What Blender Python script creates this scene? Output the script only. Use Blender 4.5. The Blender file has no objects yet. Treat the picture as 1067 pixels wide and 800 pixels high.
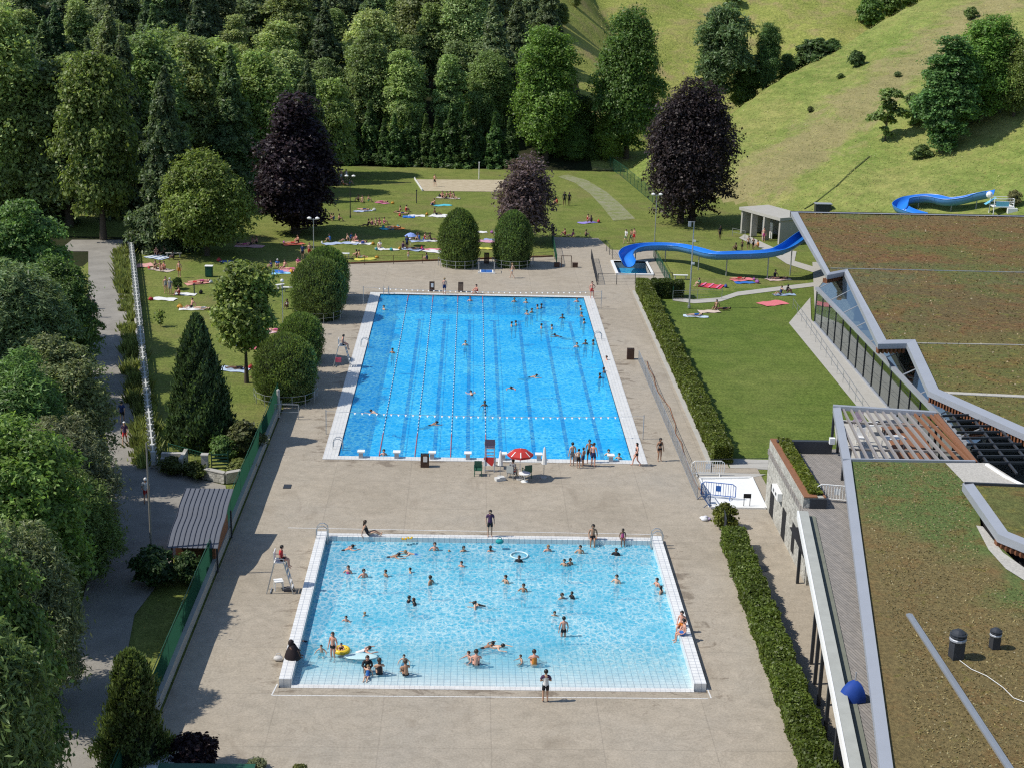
import bpy, bmesh, math, random
import numpy as np
from mathutils import Vector, Matrix
from mathutils.geometry import tessellate_polygon
R = math.radians
rng = random.Random(7)
scene = bpy.context.scene
col = scene.collection

# ------------------------------------------------------------------ camera
FPX, PITCH, YAW, ROLL, CH, CX, CY = 1573.2, .2907, .0310, .0258, 36.04, -1.396, -126.82
_cp, _sp = math.cos(PITCH), math.sin(PITCH)
FW = Vector((math.sin(YAW)*_cp, math.cos(YAW)*_cp, -_sp))
_r0 = Vector((math.cos(YAW), -math.sin(YAW), 0)); _u0 = _r0.cross(FW)
RT = _r0*math.cos(ROLL) + _u0*math.sin(ROLL)
UP = -_r0*math.sin(ROLL) + _u0*math.cos(ROLL)
CAM = Vector((CX, CY, CH))
def ray(x, y): return FW + RT*((x-533.5)/FPX) + UP*((400-y)/FPX)
def G(x, y, z=0.):
    """point of the place at height z, surveyed from the photograph"""
    d = ray(x, y); t = (z-CH)/d.z; return CAM + d*t
def hgt(x, y, y2, z=0.):
    P = G(x, y, z); d = ray(x, y2); return (CAM + d*((P.y-CY)/d.y)).z - z
cam = bpy.data.cameras.new('camera'); camo = bpy.data.objects.new('camera', cam); col.objects.link(camo)
cam.sensor_fit = 'HORIZONTAL'; cam.sensor_width = 36; cam.lens = 36*FPX/1067
cam.clip_start = 1; cam.clip_end = 3000
M = Matrix((RT, UP, -FW)).transposed().to_4x4(); M.translation = CAM
camo.matrix_world = M
scene.camera = camo

# ------------------------------------------------------------------ light
w = bpy.data.worlds.new("World"); scene.world = w; w.use_nodes = True
nt = w.node_tree; bg = nt.nodes['Background']
sky = nt.nodes.new('ShaderNodeTexSky'); sky.sky_type = 'NISHITA'; sky.sun_disc = False
SUN_EL, SH_AZ = R(50), R(7)              # shadows run along +x, turned a little to +y
sky.sun_elevation = SUN_EL
tosun = Vector((-math.cos(SUN_EL)*math.cos(SH_AZ), -math.cos(SUN_EL)*math.sin(SH_AZ), math.sin(SUN_EL)))
sky.sun_rotation = math.atan2(tosun.x, tosun.y)
sky.altitude = 900; sky.dust_density = .6
nt.links.new(sky.outputs[0], bg.inputs[0]); bg.inputs[1].default_value = .15
sun = bpy.data.lights.new('sun', 'SUN'); sun.energy = 4.7; sun.angle = R(.53); sun.color = (1, .95, .86)
suno = bpy.data.objects.new('sun', sun); col.objects.link(suno)
suno.rotation_euler = tosun.to_track_quat('Z', 'Y').to_euler(); suno.location = (-150, 0, 200)
scene.view_settings.view_transform = 'Standard'; scene.view_settings.look = 'None'; scene.view_settings.exposure = 0
scene.render.engine = 'CYCLES'
scene.cycles.max_bounces = 5; scene.cycles.diffuse_bounces = 3; scene.cycles.glossy_bounces = 2
scene.cycles.transparent_max_bounces = 8; scene.cycles.transmission_bounces = 2
scene.cycles.use_denoising = False; scene.cycles.filter_width = 1.2; scene.cycles.sample_clamp_indirect = 4; scene.cycles.blur_glossy = .5
scene.cycles.caustics_reflective = False; scene.cycles.caustics_refractive = False

# ------------------------------------------------------------------ materials
class NT:
    def __init__(s, name):
        s.m = bpy.data.materials.new(name); s.m.use_nodes = True; s.t = s.m.node_tree; s.t.nodes.clear()
        s.out = s.n('ShaderNodeOutputMaterial')
    def n(s, typ, **kw):
        x = s.t.nodes.new(typ)
        for k, v in kw.items(): setattr(x, k, v)
        return x
    def l(s, a, b): s.t.links.new(a, b)
    def pos(s):
        return s.n('ShaderNodeNewGeometry').outputs['Position']
    def objco(s): return s.n('ShaderNodeTexCoord').outputs['Object']
    def scale(s, v, sc):
        m = s.n('ShaderNodeVectorMath', operation='MULTIPLY'); s.l(v, m.inputs[0]); m.inputs[1].default_value = sc; return m.outputs[0]
    def noise(s, v, sc, det=3, rough=.55, dist=0):
        x = s.n('ShaderNodeTexNoise'); s.l(v, x.inputs['Vector']); x.inputs['Scale'].default_value = sc
        x.inputs['Detail'].default_value = det; x.inputs['Roughness'].default_value = rough; x.inputs['Distortion'].default_value = dist
        return x.outputs['Fac']
    def ramp(s, f, stops, interp='LINEAR'):
        x = s.n('ShaderNodeValToRGB'); s.l(f, x.inputs[0]); e = x.color_ramp.elements; x.color_ramp.interpolation = interp
        e[0].position, e[0].color = stops[0][0], c4(stops[0][1]); e[1].position, e[1].color = stops[-1][0], c4(stops[-1][1])
        for p, c in stops[1:-1]:
            q = e.new(p); q.color = c4(c)
        return x.outputs[0]
    def mix(s, f, a, b, mode='MIX'):
        x = s.n('ShaderNodeMix', data_type='RGBA', blend_type=mode)
        for sock, v in ((x.inputs[0], f), (x.inputs[6], a), (x.inputs[7], b)):
            if hasattr(v, 'is_linked'): s.l(v, sock)
            elif isinstance(v, (int, float)): sock.default_value = v if sock.type == 'VALUE' else (v, v, v, 1)
            else: sock.default_value = c4(v)
        return x.outputs[2]
    def math(s, op, a, b=0.):
        x = s.n('ShaderNodeMath', operation=op)
        for i, v in enumerate((a, b)):
            if hasattr(v, 'is_linked'): s.l(v, x.inputs[i])
            else: x.inputs[i].default_value = v
        return x.outputs[0]
    def bump(s, h, strength, dist=.05):
        b = s.n('ShaderNodeBump'); s.l(h, b.inputs['Height']); b.inputs['Strength'].default_value = strength; b.inputs['Distance'].default_value = dist
        return b.outputs[0]
    def bsdf(s, c, rough=.8, spec=.3, metal=0, normal=None):
        b = s.n('ShaderNodeBsdfPrincipled')
        if hasattr(c, 'is_linked'): s.l(c, b.inputs['Base Color'])
        else: b.inputs['Base Color'].default_value = c4(c)
        b.inputs['Roughness'].default_value = rough; b.inputs['Specular IOR Level'].default_value = spec; b.inputs['Metallic'].default_value = metal
        if normal is not None: s.l(normal, b.inputs['Normal'])
        return b.outputs[0]
    def done(s, sh): s.l(sh, s.out.inputs[0]); return s.m
def c4(c): return (c[0], c[1], c[2], 1)

def m_simple(name, c, rough=.6, metal=0, var=.18, sc=3., spec=.3):
    t = NT(name); p = t.objco()
    f = t.noise(p, sc, 4, .6)
    cc = t.mix(f, tuple(x*(1-var) for x in c), tuple(min(1, x*(1+var)) for x in c))
    return t.done(t.bsdf(cc, rough, spec, metal))

def m_tint(name, rough=.7, var=.15, sc=14., spec=.25):
    t = NT(name); oi = t.n('ShaderNodeObjectInfo'); f = t.noise(t.objco(), sc, 2)
    k = t.ramp(f, [(.3, (1-var,)*3), (.7, (1+var*.6,)*3)])
    return t.done(t.bsdf(t.mix(1., oi.outputs['Color'], k, 'MULTIPLY'), rough, spec))

def m_leaf(name, base=(1, 1, 1), lo=.5, hi=1.7, yellow=.3, trans=.45, tinted=True, rough=.48):
    """foliage: each leaf cluster has its own shade; the object's colour sets the species"""
    t = NT(name); g = t.n('ShaderNodeNewGeometry'); oi = t.n('ShaderNodeObjectInfo')
    r = g.outputs['Random Per Island']
    shade = t.ramp(r, [(0, (lo,)*3), (1, (hi,)*3)])
    big = t.noise(g.outputs['Position'], .35, 2)
    sh2 = t.ramp(big, [(.3, (.72,)*3), (.7, (1.28,)*3)])
    c = oi.outputs['Color'] if tinted else None
    if c is None:
        v = t.n('ShaderNodeRGB'); v.outputs[0].default_value = c4(base); c = v.outputs[0]
    c = t.mix(1., c, shade, 'MULTIPLY'); c = t.mix(1., c, sh2, 'MULTIPLY')
    r2 = t.math('FRACT', t.math('MULTIPLY', r, 37.3))
    c = t.mix(t.math('MULTIPLY', r2, yellow), c, t.mix(1., c, (1.7, 1.25, .7), 'MULTIPLY'))
    d = t.bsdf(c, rough, .4)
    tr = t.n('ShaderNodeBsdfTranslucent'); t.l(t.mix(1., c, (1.1, 1.15, .75), 'MULTIPLY'), tr.inputs[0])
    mx = t.n('ShaderNodeMixShader'); mx.inputs[0].default_value = trans; t.l(d, mx.inputs[1]); t.l(tr.outputs[0], mx.inputs[2])
    return t.done(mx.outputs[0])

MAT = {}
MAT['leaf'] = m_leaf('foliage')
MAT['leaf_hedge'] = m_leaf('hedge_foliage', lo=.5, hi=1.5, yellow=.35)
MAT['bark'] = m_simple('bark', (.085, .068, .05), .95, var=.4, sc=6)
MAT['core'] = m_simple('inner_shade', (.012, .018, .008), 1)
MAT['tint'] = m_tint('tinted_cloth')
MAT['skin'] = m_tint('tinted_skin', .5, .08, 20, .35)
MAT['hair'] = m_tint('tinted_hair', .5, .2, 40, .4)
MAT['paint'] = m_tint('tinted_paint', .4, .06, 3, .45)
MAT['white'] = m_simple('white_paint', (.78, .78, .76), .45, var=.05)
MAT['steel'] = m_simple('galvanised_steel', (.42, .44, .46), .42, .6, .1)
MAT['darksteel'] = m_simple('dark_steel', (.05, .055, .065), .45, .3, .15)
MAT['alu'] = m_simple('grey_coping_metal', (.36, .38, .42), .45, .25, .1, .6)
MAT['wood_brown'] = m_simple('brown_board', (.085, .045, .03), .7, var=.3, sc=9)
MAT['rust'] = m_simple('rust_planks', (.23, .105, .055), .8, var=.35, sc=5)
MAT['concrete'] = m_simple('plain_concrete', (.40, .385, .35), .9, var=.16, sc=1.2)
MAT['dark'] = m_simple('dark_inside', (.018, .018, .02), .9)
MAT['green_paint'] = m_simple('green_coating', (.02, .09, .055), .5, var=.15)
MAT['soil'] = m_simple('soil', (.05, .04, .028), 1, var=.4)
MAT['rope_red'] = m_simple('faded_red_float', (.42, .10, .12), .5)
MAT['offwhite'] = m_simple('weathered_white', (.50, .50, .47), .7, var=.12)
MAT['float_pale'] = m_simple('pale_float', (.50, .62, .70), .5)
MAT['red'] = m_simple('red_cloth', (.46, .035, .03), .7, var=.1)
MAT['tile_white'] = None

def m_deck():
    t = NT('pool_deck_concrete'); p = t.pos()
    f1 = t.noise(p, .09, 4, .6); f2 = t.noise(p, 1.3, 5, .65); f3 = t.noise(p, 9, 3, .6)
    c = t.ramp(f1, [(.3, (.325, .280, .216)), (.5, (.380, .331, .262)), (.72, (.355, .318, .262))])
    c = t.mix(1., c, t.ramp(f2, [(.28, (.86, .86, .85)), (.72, (1.1, 1.09, 1.08))]), 'MULTIPLY')
    c = t.mix(1., c, t.ramp(f3, [(.25, (.8, .8, .8)), (.75, (1.16, 1.16, 1.16))]), 'MULTIPLY')
    # damp patches
    f4 = t.noise(t.scale(p, (1, .45, 1)), .42, 5, .6, .6)
    c = t.mix(t.ramp(f4, [(.60, (0, 0, 0)), (.70, (.4, .4, .4))]), c, (.21, .17, .125))
    # slab joints
    br = t.n('ShaderNodeTexBrick'); t.l(p, br.inputs['Vector']); br.offset = 0; br.inputs['Scale'].default_value = 1
    br.inputs['Brick Width'].default_value = 5.2; br.inputs['Row Height'].default_value = 5.0; br.inputs['Mortar Size'].default_value = .035
    br.inputs['Mortar Smooth'].default_value = .3
    br.inputs['Color1'].default_value = (1, 1, 1, 1); br.inputs['Color2'].default_value = (.93, .935, .95, 1); br.inputs['Mortar'].default_value = (.74, .74, .75, 1)
    c = t.mix(.6, c, br.outputs[0], 'MULTIPLY')
    # wavering trails of old water and dirt
    f5 = t.noise(p, .33, 6, .7, 1.6); f5 = t.math('ABSOLUTE', t.math('SUBTRACT', f5, .5))
    c = t.mix(t.ramp(f5, [(0, (.30,)*3), (.022, (0, 0, 0))]), c, (.20, .165, .125))
    # splashed wet concrete close to the pools
    sx = t.n('ShaderNodeSeparateXYZ'); t.l(p, sx.inputs[0])
    def boxd(cx_, cy_, hx_, hy_):
        ax = t.math('SUBTRACT', t.math('ABSOLUTE', t.math('SUBTRACT', sx.outputs[0], cx_)), hx_); ay = t.math('SUBTRACT', t.math('ABSOLUTE', t.math('SUBTRACT', sx.outputs[1], cy_)), hy_); return t.math('MAXIMUM', ax, ay)
    dist = t.math('MAXIMUM', t.math('MINIMUM', boxd(0., 0., 11.5, 25.7), boxd(.16, -49.5, 10.6, 9.8)), 0.)
    nz = t.noise(t.scale(p, (.8, 1.6, 1)), .55, 6, .68, .8)
    wet = t.ramp(t.math('SUBTRACT', nz, t.math('MULTIPLY', dist, .085)), [(.49, (0,)*3), (.56, (.75,)*3)])
    fp_ = t.noise(p, 3.1, 3, .6, .5); tracks = t.math('MULTIPLY', t.ramp(fp_, [(.60, (0,)*3), (.66, (.5,)*3)]), t.ramp(t.math('SUBTRACT', t.noise(p, .2, 4, .6), t.math('MULTIPLY', dist, .03)), [(.46, (0,)*3), (.56, (1,)*3)]))
    wet = t.math('MAXIMUM', wet, tracks)
    c = t.mix(wet, c, t.mix(1., c, (.56, .51, .46), 'MULTIPLY'))
    b = t.n('ShaderNodeBsdfPrincipled'); t.l(c, b.inputs['Base Color']); t.l(t.bump(f3, .25, .02), b.inputs['Normal']); b.inputs['Specular IOR Level'].default_value = .3
    t.l(t.math('SUBTRACT', .9, t.math('MULTIPLY', wet, .5)), b.inputs['Roughness'])
    return t.done(b.outputs[0])
MAT['deck'] = m_deck()

def m_grass(name, stops, stripes=True, dry=(.19, .16, .07), dryamt=.5, fine=5., bd=.12):
    t = NT(name); p = t.pos()
    f1 = t.noise(p, .06, 4, .6); f2 = t.noise(p, .5, 5, .65); f3 = t.noise(p, fine, 4, .7)
    c = t.ramp(f1, stops)
    c = t.mix(1., c, t.ramp(f2, [(.28, (.76, .8, .76)), (.72, (1.22, 1.15, 1.2))]), 'MULTIPLY')
    c = t.mix(1., c, t.ramp(f3, [(.28, (.55, .6, .55)), (.72, (1.4, 1.35, 1.35))]), 'MULTIPLY')
    f4 = t.noise(p, .16, 5, .65)
    c = t.mix(t.ramp(f4, [(.50, (0, 0, 0)), (.66, (dryamt,)*3)]), c, t.mix(f3, tuple(x*.7 for x in dry), tuple(x*1.3 for x in dry)))
    if stripes:
        wv = t.n('ShaderNodeTexWave', bands_direction='Y'); t.l(p, wv.inputs['Vector']); wv.inputs['Scale'].default_value = .33; wv.inputs['Distortion'].default_value = 1.5
        c = t.mix(.5, c, t.ramp(wv.outputs['Fac'], [(0, (.93,)*3), (1, (1.06,)*3)]), 'MULTIPLY')
    return t.done(t.bsdf(c, .95, .1, 0, t.bump(f3, .9, bd)))
MAT['lawn'] = m_grass('lawn_grass', [(.3, (.132, .176, .040)), (.5, (.160, .196, .048)), (.7, (.192, .212, .060))])
MAT['lawn_right'] = m_grass('lush_lawn_grass', [(.3, (.096, .146, .028)), (.5, (.114, .164, .033)), (.7, (.136, .176, .042))], dryamt=.15)
MAT['meadow'] = m_grass('meadow_grass', [(.3, (.195, .245, .054)), (.5, (.255, .285, .074)), (.7, (.295, .298, .092))], False, (.30, .23, .12), .7, 1.9, .3)
MAT['hill'] = m_grass('hillside_grass', [(.3, (.120, .190, .040)), (.5, (.180, .228, .058)), (.7, (.235, .245, .085))], False, (.30, .235, .13), .75, 1.9, .2)
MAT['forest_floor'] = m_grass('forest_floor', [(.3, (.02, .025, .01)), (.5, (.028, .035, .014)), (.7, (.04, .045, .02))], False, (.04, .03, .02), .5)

def m_hill(name, stops, A, B, width):
    t = NT(name); p = t.pos()
    f1 = t.noise(p, .06, 4, .6); f2 = t.noise(p, .45, 5, .7); f3 = t.noise(p, 2.2, 5, .75)
    c = t.ramp(f1, stops)
    c = t.mix(1., c, t.ramp(f2, [(.28, (.72, .78, .72)), (.72, (1.26, 1.18, 1.2))]), 'MULTIPLY')
    c = t.mix(1., c, t.ramp(f3, [(.28, (.62, .66, .60)), (.72, (1.35, 1.3, 1.3))]), 'MULTIPLY')
    # a dry eroded band runs down the slope
    e = Vector((B[0]-A[0], B[1]-A[1], 0)).normalized(); dv = t.n('ShaderNodeVectorMath', operation='SUBTRACT'); t.l(p, dv.inputs[0]); dv.inputs[1].default_value = (*A[:2], 0)
    dt = t.n('ShaderNodeVectorMath', operation='DOT_PRODUCT'); t.l(dv.outputs[0], dt.inputs[0]); dt.inputs[1].default_value = (-e.y, e.x, 0)
    d = t.math('ABSOLUTE', dt.outputs['Value']); d = t.math('DIVIDE', d, width)
    n1 = t.noise(t.scale(p, (1, 1, 2.)), .22, 6, .7, .5)
    k = t.math('SUBTRACT', t.math('ADD', n1, .27), t.math('MULTIPLY', d, .33))
    c = t.mix(t.ramp(k, [(.48, (0,)*3), (.66, (.75,)*3)]), c, t.mix(f3, (.17, .14, .06), (.40, .33, .19)))
    n4 = t.noise(p, .75, 6, .75, .4)
    c = t.mix(t.ramp(n4, [(.52, (0,)*3), (.66, (.6,)*3)]), c, (.29, .255, .10))
    c = t.mix(t.ramp(n4, [(.30, (.55,)*3), (.42, (0,)*3)]), c, (.085, .125, .03))
    n2 = t.noise(t.scale(p, (.3, .3, 2.6)), .8, 4, .6, .3)   # contour streaks trodden by cattle
    c = t.mix(1., c, t.ramp(n2, [(.35, (.86, .87, .84)), (.62, (1.07, 1.06, 1.05))]), 'MULTIPLY')
    return t.done(t.bsdf(c, .95, .1, 0, t.bump(f3, .9, .22)))
def m_path():
    t = NT('asphalt_path'); p = t.pos()
    f = t.noise(p, .5, 5, .65); g = t.noise(p, 14, 3, .7)
    c = t.ramp(f, [(.3, (.22, .205, .18)), (.7, (.31, .29, .255))])
    c = t.mix(1., c, t.ramp(g, [(.25, (.8,)*3), (.75, (1.15,)*3)]), 'MULTIPLY')
    return t.done(t.bsdf(c, .95, .15))
MAT['path'] = m_path()

def m_sand():
    t = NT('court_sand'); p = t.pos(); f = t.noise(p, 1.2, 5, .7)
    return t.done(t.bsdf(t.ramp(f, [(.3, (.36, .30, .20)), (.7, (.50, .43, .31))]), 1, .1, 0, t.bump(f, .6, .1)))
MAT['sand'] = m_sand()
def m_track():
    t = NT('worn_grass_track'); p = t.pos(); f = t.noise(p, .75, 8, .8, 1.0); g = t.noise(p, 5, 4, .7)
    c = t.mix(t.ramp(f, [(.38, (.05,)*3), (.64, (.8,)*3)]), t.mix(g, (.11, .15, .03), (.20, .23, .06)), t.mix(g, (.24, .215, .17), (.40, .37, .31)))
    return t.done(t.bsdf(c, 1, .1, 0, t.bump(g, .6, .1)))
MAT['track'] = m_track()
def m_screen():
    t = NT('green_windbreak'); d = t.n('ShaderNodeBsdfDiffuse'); d.inputs[0].default_value = (.03, .095, .06, 1); tr = t.n('ShaderNodeBsdfTranslucent'); tr.inputs[0].default_value = (.03, .11, .07, 1)
    m = t.n('ShaderNodeMixShader'); m.inputs[0].default_value = .5; t.l(d.outputs[0], m.inputs[1]); t.l(tr.outputs[0], m.inputs[2]); return t.done(m.outputs[0])
MAT['screen'] = m_screen()
MAT['leaf_dry'] = m_leaf('dry_growth', lo=.75, hi=1.25, yellow=.45, trans=.1)

def m_sedum():
    t = NT('sedum_roof'); p = t.pos()
    f1 = t.noise(p, .13, 5, .7, .5); f2 = t.noise(p, .24, 6, .75, .8); f3 = t.noise(p, 3.4, 5, .75); f6 = t.noise(p, 1.3, 4, .6)
    sx = t.n('ShaderNodeSeparateXYZ'); t.l(p, sx.inputs[0])
    band = t.n('ShaderNodeMapRange'); t.l(sx.outputs[1], band.inputs[0]); band.inputs[1].default_value = -12; band.inputs[2].default_value = 50
    yb = band.outputs[0]
    c = t.ramp(yb, [(0, (.165, .150, .058)), (.10, (.155, .120, .062)), (.34, (.150, .120, .062)), (.36, (.140, .138, .070)), (.50, (.135, .130, .064)), (.52, (.175, .112, .060)), (1, (.165, .128, .062))])
    c = t.mix(t.ramp(f1, [(.44, (0,)*3), (.58, (.75,)*3)]), c, (.125, .150, .052))
    c = t.mix(t.ramp(f2, [(.48, (0,)*3), (.62, (.45,)*3)]), c, (.23, .105, .05))
    c = t.mix(t.ramp(f6, [(.58, (0,)*3), (.66, (.7,)*3)]), c, (.235, .215, .06))
    c = t.mix(1., c, t.ramp(f3, [(.28, (.5,)*3), (.74, (1.5, 1.46, 1.4))]), 'MULTIPLY')
    return t.done(t.bsdf(c, 1, .08, 0, t.bump(f3, 1, .2)))
MAT['sedum'] = m_sedum()
def m_sedum_low():
    t = NT('grassy_roof'); p = t.pos()
    f3 = t.noise(p, 5., 5, .75); f2 = t.noise(p, .6, 5, .7, .4)
    sx = t.n('ShaderNodeSeparateXYZ'); t.l(p, sx.inputs[0])
    wob = t.math('MULTIPLY', t.noise(p, .18, 4, .6), 9)
    k = t.math('ADD', t.math('MULTIPLY', sx.outputs[0], .62), t.math('ADD', t.math('MULTIPLY', sx.outputs[1], .30), wob))   # a green band runs across
    k = t.math('MULTIPLY', t.math('ADD', k, 2.), .08)
    c = t.ramp(k, [(.0, (.195, .152, .072)), (.34, (.20, .160, .075)), (.46, (.128, .172, .060)), (.84, (.122, .172, .058)), (1, (.195, .165, .075))])
    c = t.mix(t.ramp(f2, [(.5, (0,)*3), (.64, (.6,)*3)]), c, (.215, .135, .06))
    f5 = t.noise(p, 1.4, 4, .6, .3)
    c = t.mix(t.ramp(f5, [(.6, (0,)*3), (.70, (.5,)*3)]), c, (.17, .165, .04))
    c = t.mix(1., c, t.ramp(f3, [(.28, (.5,)*3), (.74, (1.5, 1.48, 1.4))]), 'MULTIPLY')
    return t.done(t.bsdf(c, 1, .08, 0, t.bump(f3, 1, .15)))
MAT['sedum_low'] = m_sedum_low()

def m_tiles(name, c, grout, sz, rough=.35, msz=.018):
    t = NT(name); p = t.pos()
    br = t.n('ShaderNodeTexBrick'); t.l(p, br.inputs['Vector']); br.offset = 0; br.inputs['Scale'].default_value = 1
    br.inputs['Brick Width'].default_value = sz; br.inputs['Row Height'].default_value = sz; br.inputs['Mortar Size'].default_value = msz
    br.inputs['Color1'].default_value = c4(c); br.inputs['Color2'].default_value = c4(tuple(x*.95 for x in c)); br.inputs['Mortar'].default_value = c4(grout)
    f = t.noise(p, 2, 4); cc = t.mix(1., br.outputs[0], t.ramp(f, [(.3, (.9,)*3), (.7, (1.04,)*3)]), 'MULTIPLY')
    return t.done(t.bsdf(cc, rough, .4))
MAT['tile_white'] = m_tiles('white_pool_tiles', (.76, .76, .74), (.42, .44, .47), .33)
MAT['tile_coping'] = m_tiles('coping_tiles', (.70, .69, .66), (.52, .52, .52), .25)
MAT['pool_floor'] = m_tiles('pale_blue_liner', (.50, .76, .88), (.42, .68, .82), .5)
MAT['lane_dark'] = m_simple('dark_blue_tiles', (.012, .07, .24), .4)

def m_water(name, deep, light, tint, scat, sc, hi, shallow=False):
    t = NT(name); p = t.pos()
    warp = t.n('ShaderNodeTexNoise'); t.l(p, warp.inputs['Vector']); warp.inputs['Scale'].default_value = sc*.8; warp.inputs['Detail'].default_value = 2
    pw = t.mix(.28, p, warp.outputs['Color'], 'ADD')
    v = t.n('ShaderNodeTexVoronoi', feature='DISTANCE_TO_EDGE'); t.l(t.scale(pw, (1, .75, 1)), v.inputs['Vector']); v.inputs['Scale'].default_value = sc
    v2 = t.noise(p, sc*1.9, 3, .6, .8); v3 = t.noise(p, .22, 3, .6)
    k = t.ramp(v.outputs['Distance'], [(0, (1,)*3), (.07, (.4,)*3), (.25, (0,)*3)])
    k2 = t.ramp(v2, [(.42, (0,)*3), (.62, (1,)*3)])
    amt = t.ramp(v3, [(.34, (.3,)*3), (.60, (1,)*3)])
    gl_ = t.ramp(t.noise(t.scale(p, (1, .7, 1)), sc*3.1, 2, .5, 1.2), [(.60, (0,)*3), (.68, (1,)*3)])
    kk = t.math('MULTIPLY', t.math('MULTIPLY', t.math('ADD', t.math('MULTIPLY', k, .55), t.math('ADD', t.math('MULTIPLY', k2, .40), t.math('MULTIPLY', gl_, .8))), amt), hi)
    c = t.mix(kk, deep, light)  # caustic ripple light and glints painted into the water colour and tint
    b = t.bump(t.noise(p, sc*1.2, 3, .6, .6), .35, .12)
    df = t.n('ShaderNodeBsdfDiffuse'); t.l(c, df.inputs[0])
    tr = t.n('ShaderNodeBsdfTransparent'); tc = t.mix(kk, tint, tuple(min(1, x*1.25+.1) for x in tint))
    if shallow:
        s2 = t.n('ShaderNodeSeparateXYZ'); t.l(p, s2.inputs[0]); m3 = t.n('ShaderNodeMapRange'); t.l(s2.outputs[1], m3.inputs[0]); m3.inputs[1].default_value = -59; m3.inputs[2].default_value = -52
        tc = t.mix(m3.outputs[0], (.93, .98, 1.), tc)
    t.l(tc, tr.inputs[0])
    mx = t.n('ShaderNodeMixShader')
    if shallow:   # the beach pool gets deeper from y=-59 to y=-40
        sx = t.n('ShaderNodeSeparateXYZ'); t.l(p, sx.inputs[0])
        mr = t.n('ShaderNodeMapRange'); t.l(sx.outputs[1], mr.inputs[0]); mr.inputs[1].default_value = -58.6; mr.inputs[2].default_value = -53.5
        mr.inputs[3].default_value = .06; mr.inputs[4].default_value = scat; t.l(mr.outputs[0], mx.inputs[0])
    else: mx.inputs[0].default_value = scat
    t.l(tr.outputs[0], mx.inputs[1]); t.l(df.outputs[0], mx.inputs[2])
    gl = t.n('ShaderNodeBsdfGlossy'); gl.inputs['Roughness'].default_value = .08; t.l(b, gl.inputs['Normal'])
    fr = t.n('ShaderNodeFresnel'); fr.inputs['IOR'].default_value = 1.2; t.l(b, fr.inputs['Normal'])
    m2 = t.n('ShaderNodeMixShader'); t.l(t.math('MULTIPLY', fr.outputs[0], .55), m2.inputs[0]); t.l(mx.outputs[0], m2.inputs[1]); t.l(gl.outputs[0], m2.inputs[2])
    return t.done(m2.outputs[0])
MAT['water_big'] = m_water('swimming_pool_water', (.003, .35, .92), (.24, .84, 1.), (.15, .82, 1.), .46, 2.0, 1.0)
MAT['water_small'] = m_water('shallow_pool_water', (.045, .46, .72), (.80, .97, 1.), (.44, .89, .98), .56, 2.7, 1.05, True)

def m_glass():
    t = NT('facade_glass')
    tr = t.n('ShaderNodeBsdfTransparent'); tr.inputs[0].default_value = (.55, .62, .6, 1)
    gl = t.n('ShaderNodeBsdfGlossy'); gl.inputs['Roughness'].default_value = .03; gl.inputs[0].default_value = (.8, .85, .85, 1)
    fr = t.n('ShaderNodeFresnel'); fr.inputs['IOR'].default_value = 2.1
    m = t.n('ShaderNodeMixShader'); t.l(t.math('ADD', t.math('MULTIPLY', fr.outputs[0], .6), .33), m.inputs[0]); t.l(tr.outputs[0], m.inputs[1]); t.l(gl.outputs[0], m.inputs[2])
    return t.done(m.outputs[0])
MAT['glass'] = m_glass()

def m_stone():
    t = NT('rubble_stone'); p = t.pos()
    pw = t.mix(.15, p, t.n('ShaderNodeTexNoise').outputs['Color'], 'ADD')
    v = t.n('ShaderNodeTexVoronoi'); t.l(pw, v.inputs['Vector']); v.inputs['Scale'].default_value = 3.2
    e = t.n('ShaderNodeTexVoronoi', feature='DISTANCE_TO_EDGE'); t.l(pw, e.inputs['Vector']); e.inputs['Scale'].default_value = 3.2
    sc = t.n('ShaderNodeSeparateColor'); t.l(v.outputs['Color'], sc.inputs[0])
    c = t.ramp(sc.outputs[0], [(0, (.33, .32, .28)), (.5, (.43, .42, .375)), (1, (.52, .505, .45))])
    c = t.mix(t.ramp(e.outputs['Distance'], [(0, (.7,)*3), (.07, (0,)*3)]), c, (.2, .195, .18))
    return t.done(t.bsdf(c, .95, .15, 0, t.bump(e.outputs['Distance'], .5, .1)))
MAT['stone'] = m_stone()

def m_boards(name, c1, c2, w=.14, axis=0, ang=0):
    t = NT(name); p = t.pos(); mp = t.n('ShaderNodeMapping'); t.l(p, mp.inputs[0]); mp.inputs['Rotation'].default_value = (0, 0, ang)
    br = t.n('ShaderNodeTexBrick'); t.l(mp.outputs[0], br.inputs['Vector']); br.inputs['Scale'].default_value = 1
    br.inputs['Brick Width'].default_value = 3.5; br.inputs['Row Height'].default_value = w; br.inputs['Mortar Size'].default_value = .012
    br.inputs['Color1'].default_value = c4(c1); br.inputs['Color2'].default_value = c4(c2); br.inputs['Mortar'].default_value = c4(tuple(x*.35 for x in c1))
    f = t.noise(p, 3, 4)
    return t.done(t.bsdf(t.mix(1., br.outputs[0], t.ramp(f, [(.3, (.82,)*3), (.7, (1.1,)*3)]), 'MULTIPLY'), .85, .2))
MAT['deckwood'] = m_boards('weathered_boards', (.30, .275, .25), (.24, .225, .21), .15, 0, R(75))
MAT['slats'] = m_boards('larch_slats', (.24, .10, .05), (.17, .075, .04), .2)
MAT['gravel'] = m_simple('pale_gravel', (.42, .40, .36), 1, var=.5, sc=9)
MAT['blue'] = m_simple('blue_paint', (.035, .13, .42), .4, var=.08)
MAT['parapet_stone'] = m_simple('parapet_stone', (.36, .37, .34), .9, var=.2, sc=1.5)
MAT['gutter'] = m_simple('mossy_gutter', (.17, .18, .145), .9, var=.25, sc=2)
MAT['blue_cloth'] = m_simple('navy_cloth', (.012, .05, .26), .7, var=.2)
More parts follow.
